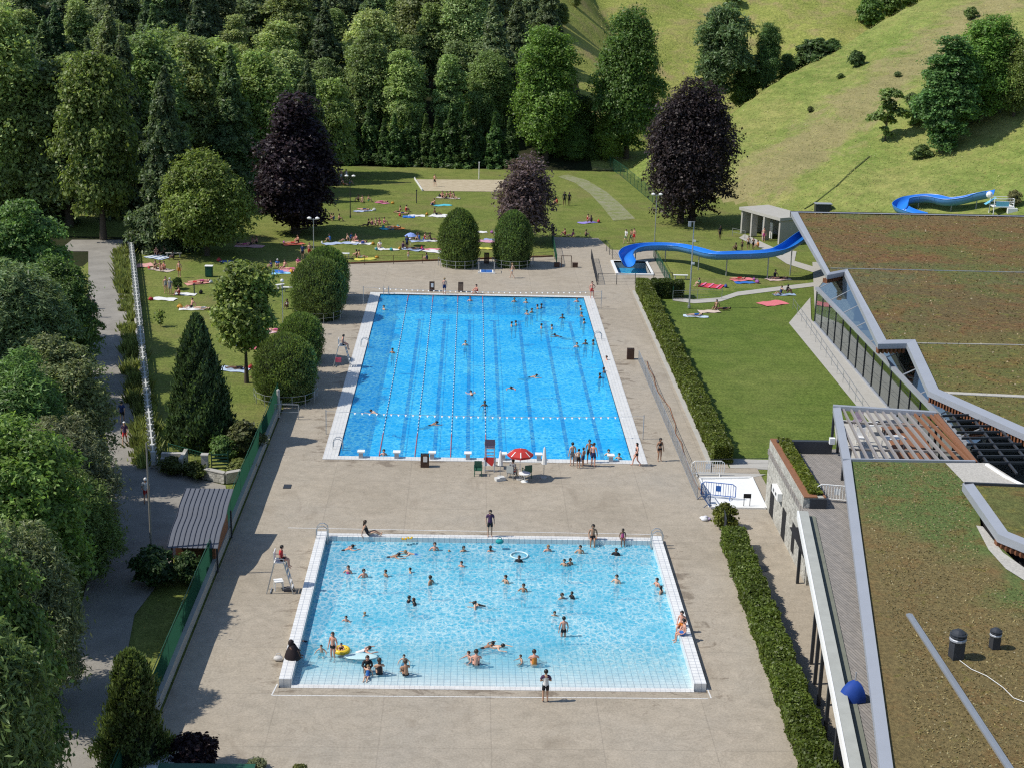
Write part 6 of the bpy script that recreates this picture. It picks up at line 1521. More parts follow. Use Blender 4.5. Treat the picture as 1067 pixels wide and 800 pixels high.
def person(x, y, pose, facing, label, skin='m', wear='shorts:n', hr='k', size=1., z=0., group=None, at=None):
    """facing in degrees: 0 away from the camera, 180 towards it, 90 to the left, -90 to the right"""
    p = Vector(at) if at else G(x, y, z)
    o = obj('person', BODY[pose], None, SK[skin], (p.x, p.y, p.z if at else z), R(facing)); o.scale = (size,)*3; tag(o, label, 'person', group)
    for wk in wear.split('+'):
        if wk: kd, c = wk.split(':'); obj({'briefs': 'swim_briefs', 'shorts': 'shorts', 'suit': 'swimsuit', 'bikini': 'bikini', 'tshirt': 'shirt', 'vest': 'shirt', 'sleeves': 'sleeves', 'wetsuit': 'wetsuit'}[kd], cloth(pose, kd), o, CC[c])
    long = hr.isupper(); obj('swim_cap' if hr == 'c' else 'hair', hair(pose, long), o, HC[hr.lower()]); return o
BG, SG = 'swimmers in the large pool', 'bathers in the shallow pool'
WB, WS = -.07, -.035
# --- on the deck
person(568, 731, 'fold', 0, 'lifeguard in white shirt with dark sleeves and dark shorts standing before the shallow pool', 'm', 'vest:w+sleeves:v+shorts:k', 'k')
person(596, 485, 'stand', 20, 'leftmost of the people standing at the near edge of the large pool', 'f', 'shorts:e', 'k')
person(602.5, 487.5, 'stand', -10, 'child in black trunks standing in the group at the near pool edge', 'm', 'shorts:k', 'k', .82)
person(607.5, 485.5, 'stand', 60, 'dark haired child in the middle of the group at the near pool edge', 't', 'shorts:n', 'k', .80)
person(613.5, 482, 'lean', 180, 'person half hidden at the back of the group at the near pool edge', 't', 'shorts:k', 'k', 1.0)
person(618, 486, 'stand', -20, 'tall man in dark trunks at the right of the group by the pool edge', 'r', 'shorts:n', 'b', 1.02)
person(663, 485, 'walk', 100, 'woman walking at the near right corner of the large pool', 'r', 'bikini:k', 'K', .98)
person(687, 480, 'stand', 200, 'dark haired woman standing on the deck beside the grey railing', 't', 'bikini:k', 'K')
person(616.5, 311, 'lean', 180, 'person standing at the far right corner of the large pool', 'r', 'shorts:r', 'b', 1.02)
person(533.7, 290, 'walk', 70, 'pale person walking on the far deck in front of the right clipped bush', 'f', 'briefs:w', 'l', .95)
person(357, 305, 'stand', 140, 'person standing beside the clipped bush at the far left deck corner', 'd', 'shorts:k', 'k')
person(463, 307, 'stand', 0, 'person climbing out at the far wall between the two brown bins', 'r', 'shorts:n', 'l', 1.)
person(497, 306, 'hug', 120, 'person in red sitting on the far pool edge right of the brown bins', 'r', 'suit:r', 'b', 1.05)
person(0, 0, 'edge', -95, 'guard in dark shorts sitting high on the chair beside the large pool', 'r', 'shorts:k', 'k', 1., at=(GC1[0]+.05, GC1[1], 1.9))
person(0, 0, 'edge', -95, 'guard in red shirt sitting high on the chair beside the shallow pool', 'r', 'tshirt:r+shorts:k', 'k', 1., at=(GC2[0]+.05, GC2[1], 1.9))
p = G(533, 498); person(0, 0, 'edge', -30, 'person sitting on the grey chair under the red parasol', 'd', 'tshirt:e+shorts:r', 'k', 1., at=(p.x+.05, p.y, .45))
# robed person on the left wall
ro = person(297, 686, 'hug', -90, 'person wrapped in a dark robe sitting on the left wall of the shallow pool', 'd', '', 'K', 1.0, at=tuple(Vector((SX0+.3, G(297, 686, WH).y+.2, WH))))
m = MB(); m.lathe([(.42, -.06), (.43, .08), (.36, .30), (.26, .52), (.17, .68), (.13, .74)], (0, .12, 0), 14); m.lathe([(.145, .70), (.15, .8), (.135, .9), (.07, .97), (.01, .98)], (0, .04, 0), 12)
m.build('robe', 'tint', ro, True, (.022, .015, .017))
# right wall pair
for px, py, f, lb, wr_, hr, sk in ((711, 661, 95, 'person in blue shorts sitting on the right wall of the shallow pool', 'shorts:b', 'k', 'r'), (716, 652, 150, 'person with green cap sitting behind the one in blue shorts on the right wall', 'shorts:o', 'k', 'r')):
    q = G(px, py, WH); person(0, 0, 'edge', f, lb, sk, wr_, hr, 1., at=(SX1-.38, q.y, WH))
# far ledge of the shallow pool
ly = iy1+.2
for px, f, pose, lb, sk, wr_, hr, s in ((382, -90, 'sit', 'dark swimsuit woman sitting with legs stretched along the far ledge of the shallow pool', 'm', 'suit:k', 'B', 1.05), (618, 175, 'edge', 'man with arms spread sitting on the far ledge of the shallow pool', 't', 'shorts:k', 'k', 1.08), (649, 180, 'edge', 'child in pink sitting on the far ledge near its right end', 'd', 'suit:p', 'K', .8)):
    q = G(px, 563, .30); person(0, 0, pose, f, lb, sk, wr_, hr, s, at=(q.x, ly-.1 if pose == 'edge' else ly, .30))
q = G(510.5, 563, .3); person(0, 0, 'stand', 185, 'person in dark purple top standing on the far ledge of the shallow pool', 'm', 'tshirt:v+shorts:k', 'K', 1., at=(q.x, ly+.1, .30))
# --- shallow pool bathers
def floor2(y): return float(np.interp(y, [iy0, -54.5, -48.5, iy1], [-.05, -.40, -1.0, -1.3]))
def wade(px, py, lb, f=180, sk='m', wr_='shorts:k', hr='k', s=1., pose='wade'):
    q = G(px, py+3, WS); zf = floor2(q.y)
    if pose == 'wade':
        d_ = WS-zf
        if d_ < 1.0*s: pose = 'crouch'; zf = min(zf, WS-.72*s)
        else: zf = min(zf, WS-1.22*s)
    return person(0, 0, pose, f, lb, sk, wr_, hr, s, group=SG, at=(q.x, q.y, zf))
def swim(px, py, lb, f, sk='m', wr_='shorts:k', hr='k', s=1., zw=WS, grp=SG):
    q = G(px, py, zw); return person(0, 0, 'swim', f, lb, sk, wr_, hr, s, group=grp, at=(q.x, q.y, zw))
P_ = 'in the shallow pool'
swim(357, 573, 'swimmer with arms wide at the far left of the shallow pool', -60, 'r')
swim(404, 580, 'swimmer face down in the far left part of the shallow pool', -80, 't')
swim(434, 577, 'swimmer gliding under the surface near the far ledge', 90, 'f', 'shorts:b', 'l')
wade(363, 594, 'pink topped bather beside the left shade line of the shallow pool', 160, 'r', 'suit:p', 'B', .95)
wade(379, 598, 'bather with dark hair right of the pink topped one at the left', 200, 'r')
wade(402, 597, 'dark haired child standing left of the centre left group', 120, 't', 'shorts:k', 'k', .85)
wade(427.5, 593, 'bather in blue left of the pool centre, far half', 100, 'm', 'suit:b', 'k', .8)
wade(448.5, 605, 'tanned bather turning aside in the far middle of the shallow pool', 60, 't', 'shorts:k', 'b')
wade(425.5, 623, 'left one of the close pair in dark clothes left of centre', -100, 'm', 'tshirt:k', 'k', .95)
wade(432, 626, 'right one of the close pair in dark clothes left of centre', 100, 'm', 'tshirt:k', 'B', .95)
wade(361, 644, 'child with goggles playing near the left shade line', 160, 'r', 'shorts:g', 'k', .75)
wade(379.5, 638, 'child with pink cap near the left middle of the shallow pool', -120, 'f', 'suit:p', 'l', .72)
wade(481, 587, 'bather alone just below the three at the far ledge', 150, 'r', 'shorts:k', 'k', .85)
wade(495, 630, 'left one of the playing pair in the middle of the shallow pool', -90, 'f', 'shorts:n', 'k', .8)
swim(505, 631, 'right one of the playing pair, swimming on the stomach', 80, 'f', 'suit:k', 'k', .9)
swim(319, 668, 'swimmer with white cap in the shade of the left wall', 70, 'r', 'shorts:k', 'c', .85)
wade(335, 676, 'child with dark hair in the near left of the shallow pool', 170, 'f', 'shorts:c', 'k', .72)
wade(347, 681, 'woman in dark bottoms standing left of the yellow ring', 150, 'r', 'briefs:k', 'B', .95, 'stand')
yr = G(356, 678, WS)
person(0, 0, 'hug', 170, 'small child sitting inside the yellow swim ring', 'r', 'suit:k', 'k', .62, at=(yr.x, yr.y, -.12), group=SG)
def torus(name, label, loc, Rr, r_, c):
    V, F = [], []; n_, k_ = 20, 10
    for i in range(n_):
        for j in range(k_):
            a, b = 2*math.pi*i/n_, 2*math.pi*j/k_; V.append(((Rr+r_*math.cos(b))*math.cos(a), (Rr+r_*math.cos(b))*math.sin(a), r_*math.sin(b)))
    for i in range(n_):
        for j in range(k_): F.append((i*k_+j, ((i+1) % n_)*k_+j, ((i+1) % n_)*k_+(j+1) % k_, i*k_+(j+1) % k_))
    return tag(MB().add(V, F).build(name, 'paint', None, True, c, loc), label, 'swim ring')
torus('swim_ring', 'yellow swim ring around a small child at the near left of the shallow pool', (yr.x, yr.y, .03), .33, .13, (.72, .50, .03))
q = G(541, 579, WS); torus('swim_ring', 'pale hoop held by the bather at the far middle of the shallow pool', (q.x, q.y, .02), .52, .05, (.55, .72, .78))
swim(372, 679, 'person floating on a pale mat right of the yellow ring', -70, 'r', 'suit:w', 'b')
q = G(376, 684, WS); m = MB(); m.sphere((0, 0, 0), 1, 14, 6, sz=(.95, .38, .06)); tag(m.build('air_mat', 'paint', None, True, (.50, .70, .72), (q.x, q.y, .0)), 'pale turquoise air mat floating below the yellow ring', 'air mat')
p_ = lambda px, py, dz=0: (lambda q: (q.x, q.y, floor2(q.y)+dz))(G(px, py, -.08))
person(0, 0, 'hug', 180, 'woman in dark wetsuit sitting in the very shallow near left water', 'r', 'wetsuit:k', 'B', 1.0, at=p_(383, 697), group=SG)
person(0, 0, 'sit', 170, 'child in blue sitting in front of the woman in dark wetsuit', 'f', 'suit:b', 'l', .72, at=p_(383, 705), group=SG)
person(0, 0, 'hug', 10, 'woman in black swimsuit sitting with back to the camera beside the blue child', 'm', 'suit:k', 'B', 1.05, at=p_(395.5, 703), group=SG)
person(0, 0, 'hug', 20, 'bare backed person in dark trunks sitting alone in the near left water', 't', 'briefs:k', 'b', 1.0, at=p_(423, 704), group=SG)
wade(421, 686, 'child standing behind the bare backed person at the near edge', 180, 'f', 'shorts:b', 'k', .72)
wade(489, 684, 'bather behind the couple in the near middle water', 120, 'r', 'shorts:k', 'b', .85)
swim(502, 675, 'swimmer on the stomach beside the couple in the near middle', -60, 't', 'shorts:k', 'k')
person(0, 0, 'hug', 0, 'tanned broad backed man sitting in the near middle water', 'r', 'briefs:k', 'b', 1.1, at=p_(496, 693), group=SG)
swim(512, 672, 'pale legs swimmer right of the near middle couple', -115, 'f', 'shorts:e', 'k')
wade(453, 570, 'tanned man standing at the far ledge, leftmost of the row', 180, 'r', 'shorts:k', 'b')
wade(468, 571, 'child in pale pink at the far ledge beside the tanned man', 180, 'f', 'suit:p', 'l', .75)
wade(483, 571, 'bather with dark hair at the far ledge left of the standing woman', 200, 'm', 'bikini:k', 'K', .9)
wade(511, 571, 'bather in the water right below the person standing on the ledge', 0, 'r', 'bikini:k', 'B', .9)
wade(537.5, 570, 'small child at the far ledge above the pale hoop', 180, 'f', 'suit:w', 'b', .7)
wade(541, 582, 'bather in dark suit holding the pale hoop', 160, 'd', 'wetsuit:k', 'k', .9)
wade(571, 571, 'blond woman standing at the far ledge right of the pale hoop', 190, 'r', 'bikini:w', 'L', .95)
wade(604.5, 573, 'man standing in the water left of the man on the ledge', 170, 'm', 'shorts:k', 'k', 1.0)
wade(642, 575, 'bather in black shirt left of the child in pink on the ledge', 160, 'd', 'tshirt:k', 'k', .95)
wade(588, 586, 'left one of the swimming pair below the far ledge, right half', 150, 'm', 'shorts:n', 'k', .9)
wade(594, 585, 'right one of the swimming pair below the far ledge, right half', 200, 't', 'shorts:k', 'k', .9)
wade(527, 604, 'bather alone near the centre of the shallow pool, far half', 130, 'm', 'shorts:k', 'k', .95)
wade(545.5, 613, 'tanned bather alone at the centre of the shallow pool', 160, 't', 'shorts:k', 'k', .95)
wade(585, 620, 'left one of the pair right of the pool centre', -150, 'm', 'shorts:n', 'b', 1.)
wade(596, 620, 'child, right one of the pair right of the pool centre', 120, 'd', 'tshirt:k', 'k', .8)
wade(642.5, 604, 'bather alone in the right part of the shallow pool', 150, 'f', 'shorts:k', 'k', 1.)
wade(684.5, 607, 'bather at the right wall of the shallow pool, the farther one', 120, 'r', 'shorts:k', 'k', .95)
wade(688.5, 615, 'dark haired bather at the right wall, the nearer one', 60, 'm', 'suit:k', 'K', .9)
wade(578, 638, 'child swimming behind the standing boy in black trunks', 170, 'm', 'shorts:n', 'k', .78)
wade(587, 660, 'boy in black trunks standing with bare back in the right half', 10, 'r', 'briefs:k', 'k', .95, 'stand')
wade(543, 686, 'child sitting low in the near right water', 110, 'm', 'shorts:k', 'b', .68)
person(0, 0, 'hug', 5, 'sunburnt person sitting with back to the camera in the near right water', 'r', 'suit:o', 'b', 1.05, at=p_(556.5, 692), group=SG)
# --- lap pool swimmers
def tread(px, py, lb, f=180, sk='m', wr_='shorts:k', hr='k', s=1., up=.42):
    q = G(px, py+2, WB); return person(0, 0, 'wade', f, lb, sk, wr_, hr, s, group=BG, at=(q.x, q.y, WB+up-1.71*s))
for px, py, lb, f, sk, hr in ((490, 312, 'swimmer at the far wall below the person in red', 180, 'r', 'b'), (409, 366, 'swimmer alone between the shaded strip and the first lane rope', 150, 't', 'k'), (536, 313, 'left swimmer of the pair at the far wall, middle', 180, 't', 'k'), (548, 314, 'right swimmer of the pair at the far wall, middle', 160, 'm', 'k'),
    (560, 320, 'left head of the tight group in the far right water', 100, 't', 'k'), (564, 319, 'right head of the tight group in the far right water', -100, 'd', 'k'), (549, 326, 'swimmer just below left of the tight far group', 140, 'm', 'k'), (554, 324, 'swimmer just below the tight far group', -140, 'm', 'b'),
    (586, 330, 'dark head alone right of the tight far group', 180, 'd', 'k'), (601, 313, 'swimmer at the far wall near the right corner', 180, 'r', 'b'), (605, 321, 'highest of the four heads along the right pool edge', 90, 'm', 'k'), (606, 328, 'second of the four heads along the far right pool edge', 120, 't', 'k'), (608.5, 335, 'lowest of the heads along the far right pool edge', 60, 'm', 'k'),
    (533, 338, 'left one of the pair in the upper middle of the large pool', -90, 'm', 'k'), (537.5, 337, 'right one of the pair in the upper middle of the large pool', 90, 't', 'k'), (564, 340, 'left one of the pair right of the upper middle pair', -90, 'm', 'k'), (575, 341, 'right one of the pair right of the upper middle pair', 90, 'm', 'b'),
    (601, 360, 'leftmost of three heads in a row near the right pool edge', 180, 'f', 'b'), (610, 357, 'middle of three heads in a row near the right pool edge', 180, 'd', 'k'), (618, 357, 'rightmost of three heads in a row near the right pool edge', 90, 'd', 'k'),
    (485, 358, 'swimmer between the third and fourth lane ropes', 180, 'f', 'b'), (625, 392, 'swimmer close to the right edge, left one of two', 60, 'd', 'k'), (629, 386, 'swimmer holding the right edge, right one of two', 90, 'd', 'k'), (400, 472, 'swimmer resting at the near wall by the first lane rope', 180, 'r', 'k'),
    (634, 472, 'swimmer at the near wall behind the right starting block', 180, 'f', 'b'), (645, 476, 'swimmer at the near wall right of the last starting block', 150, 'm', 'k'), (505, 421, 'dark head close to the fourth lane rope', 180, 'd', 'k'), (400, 321, 'swimmer in the far left shade by the wall', 120, 'f', 'b'), (632, 374, 'person climbing the ladder on the right pool side', 90, 'r', 'b')):
    tread(px, py, lb, f, sk, 'shorts:k', hr)
for px, py, lb, f, sk in ((585, 351, 'dark swimmer stretched out below the right pair', 70, 'd'), (533, 403, 'swimmer with arms spread in the middle of the large pool', 175, 'r'), (551, 393, 'swimmer on the back right of the middle one', -80, 'm'), (492, 412, 'pale swimmer between the third and fourth ropes, lower half', 10, 'f'), (394, 431, 'swimmer doing the crawl at the shaded left strip', 60, 'f'), (447, 443, 'swimmer between the second and third lane ropes', -60, 't')):
    swim(px, py, lb, f, sk, zw=WB, grp=BG)

# --- lawns
def towel(px, py, L, Wd, c, label, rz=None, c2=None, z=-.05):
    q = G(px, py); rz = rng.uniform(-.6, .6)+rz*.5 if rz is not None else 0; L = min(L, 2.4+.25*(L-2.4)) if L > 2.4 else L*.92; m = MB(); k = 6
    V = []; F = []
    for i in range(k+1):
        for j in range(4): V.append((-L/2+L*i/k, -Wd/2+Wd*j/3, .05+.035*math.sin(i*1.9+j*1.3+px)))
    for i in range(k):
        for j in range(3): F.append((i*4+j, (i+1)*4+j, (i+1)*4+j+1, i*4+j+1))
    m.add(V, F)
    o = m.build('towel', 'tint', None, True, c, (q.x, q.y, z)); o.rotation_euler = (0, 0, rz); tag(o, label, 'towel', 'towels spread on the lawns')
    if c2:
        m = MB()
        for i in (1, 3, 5): m.add([(-L/2+L*i/k-.1, -Wd/2, .115), (-L/2+L*i/k+.1, -Wd/2, .115), (-L/2+L*i/k+.1, Wd/2, .115), (-L/2+L*i/k-.1, Wd/2, .115)], [(0, 1, 2, 3)])
        m.build('stripes', 'tint', o, color=c2)
    return o
LG = 'sunbathers on the lawns'
def lawn(px, py, pose, f, lb, sk='r', wr_='shorts:k', hr='b', s=1.):
    return person(px, py, pose, f, lb, sk, wr_, hr, s, z=-.02 if pose not in ('lie',) else .04, group=LG)
Wt, Pk, Rd, Bl, Cy, Or, Yl, Gr, Lb, Dk = (.72, .72, .70), (.62, .25, .30), (.60, .06, .09), (.03, .15, .50), (.10, .48, .58), (.62, .24, .06), (.62, .58, .10), (.10, .3, .12), (.40, .48, .66), (.05, .05, .12)
for a in ((378, 220, 2.6, 1.1, Lb, 'lilac striped towel beside the lamp post on the far lawn', 0, (.6, .6, .7)), (398, 211.5, 2.2, 1.0, (.6, .2, .32), 'pink towel alone right of the far left group', 0), (426, 226, 1.7, 1.5, Bl, 'blue towel in the middle of the far lawn', 0), (434, 225, 2.4, 1.3, Wt, 'white towel right of the blue one on the far lawn', .1), (461, 214, 2.6, 1.3, Cy, 'turquoise towel below the sand court', 0), (456, 225, 2.2, 2.0, Wt, 'left one of two white sheets left of the clipped bush', 0), (465.5, 225, 2.0, 2.0, Wt, 'right one of two white sheets left of the clipped bush', 0), (467, 206.5, 6.5, 1.0, (.5, .46, .42), 'long pale blanket just below the sand court', 0),
    (403, 238.5, 1.8, 1.2, Cy, 'turquoise towel at the end of the shade tongue', 0), (411, 238, 2.6, 1.3, Or, 'orange towel right of the shade tongue', .1), (346, 254, 2.4, 1.3, Lb, 'light blue towel in the deep shade of the dark beech', 0), (365, 253.5, 2.2, 1.3, Lb, 'light blue towel at the shade edge left of centre', 0), (376, 253.5, 3.2, 1.2, Wt, 'white towel at the lower edge of the shade', .1), (396, 259.5, 1.2, 1.5, Wt, 'small white towel on the lawn below the shade', .2), (405, 260, 2.9, .9, Wt, 'long white towel on the lawn below the shade', -.05), (453, 262, 3.4, 1.5, Wt, 'white towel left of the first clipped bush', 0), (452, 260, 2.4, 1.0, (.7, .25, .3), 'pink towel on the white one left of the first clipped bush', 0), (429, 260, 3.2, 1.3, Lb, 'pale towel at the feet of the dark standing person', 0), (438, 251, 3.0, 1.2, Lb, 'blue grey towel in the group left of the first bush', 0), (452, 251, 2.6, 1., Wt, 'white towel in the group left of the first bush', 0), (380, 270, 2.6, 1.1, Yl, 'yellow towel near the barrier at the deck', 0),
    (500, 242, 2.0, 1.1, Wt, 'white towel between the two clipped bushes', 0), (507, 251.5, 4., 1.5, (.6, .32, .42), 'pink towel between the two clipped bushes', 0), (511, 250, 1.8, 1.2, (.3, .35, .6), 'blue towel beside the pink one between the bushes', 0), (506, 259, 1.8, .9, Yl, 'yellow towel between the two clipped bushes', 0), (612, 232, 2.8, 1.2, (.3, .25, .6), 'violet towel right of the purple tree', 0),
    (165, 268, 3.3, 2.0, (.5, .6, .75), 'pale blue sheet on the left lawn near the round tree', 0, (.7, .7, .72)), (150, 276.5, 2.2, 1.8, (.66, .36, .33), 'pink towel at the far left corner of the left lawn', 0), (168, 281, 4.0, 1.4, (.5, .42, .36), 'beige blanket under the three sitting people on the left lawn', .1), (171, 311.5, 2.6, 1.2, Wt, 'white towel left of the small round bush', .3), (193, 306.5, 2.4, 1.1, Wt, 'white towel right of the small round bush', .3), (206, 295, 3.6, 1.2, (.62, .3, .25), 'reddish blanket right of the small round bush', .1), (200, 321.5, 2.6, 1.3, Wt, 'white towel behind the top of the yew', .2), (260, 256.5, 6.5, 1.6, (.66, .38, .36), 'long pink blanket behind the round tree', .1), (306, 254.5, 3.4, 1.4, (.60, .16, .10), 'red blanket at the right of the round tree shade', .1), (239, 273, 2.2, 1.2, (.15, .2, .45), 'dark blue towel in the shade of the round tree', 0), (287, 283, 3.0, 1.4, Bl, 'blue towel beside the pink blanket behind the oval bush', 0), (303, 282, 3.2, 1.6, (.64, .3, .36), 'pink blanket behind the oval bush', 0), (290, 285, 3.2, .7, (.3, .6, .75), 'pale blue towel below the dark blue one behind the oval bush', 0), (284, 345, 2.9, 1.4, (.66, .45, .46), 'pale pink blanket left of the shaded bush', .2), (264, 362, 1.9, 1.3, (.68, .16, .22), 'bright pink towel left of the nearest rounded bush', .1), (276, 362.5, 1.1, 1.2, (.6, .65, .12), 'yellow green towel left of the nearest rounded bush', 0), (244, 384.5, 3.0, 1.5, (.45, .55, .68), 'pale blue towel beside the lime tree trunk', -.1),
    (741, 298, 2.8, 2.0, Rd, 'red and pink blanket on the lawn below the slide', .0, (.68, .2, .35)), (773, 291.5, 3.4, 1.2, (.66, .2, .22), 'red blanket near the slide support posts', 0), (776, 294.5, 2.4, .9, Bl, 'blue towel below the red blanket near the slide', 0), (811, 291, 4., 1.4, (.6, .45, .4), 'pale blanket under two people by the slide end', 0), (725, 329.5, 2.8, .9, (.5, .6, .68), 'pale blue towel on the lush right lawn', .5), (739, 324.5, 2.4, 1.1, (.6, .48, .4), 'beige towel right of the pale blue one on the right lawn', .5), (805, 316, 4.6, 1.8, (.66, .18, .2), 'large red blanket on the right lawn', .35), (817, 307, 2.6, .9, (.3, .4, .55), 'blue towel above the large red blanket', .2)):
    towel(*a)
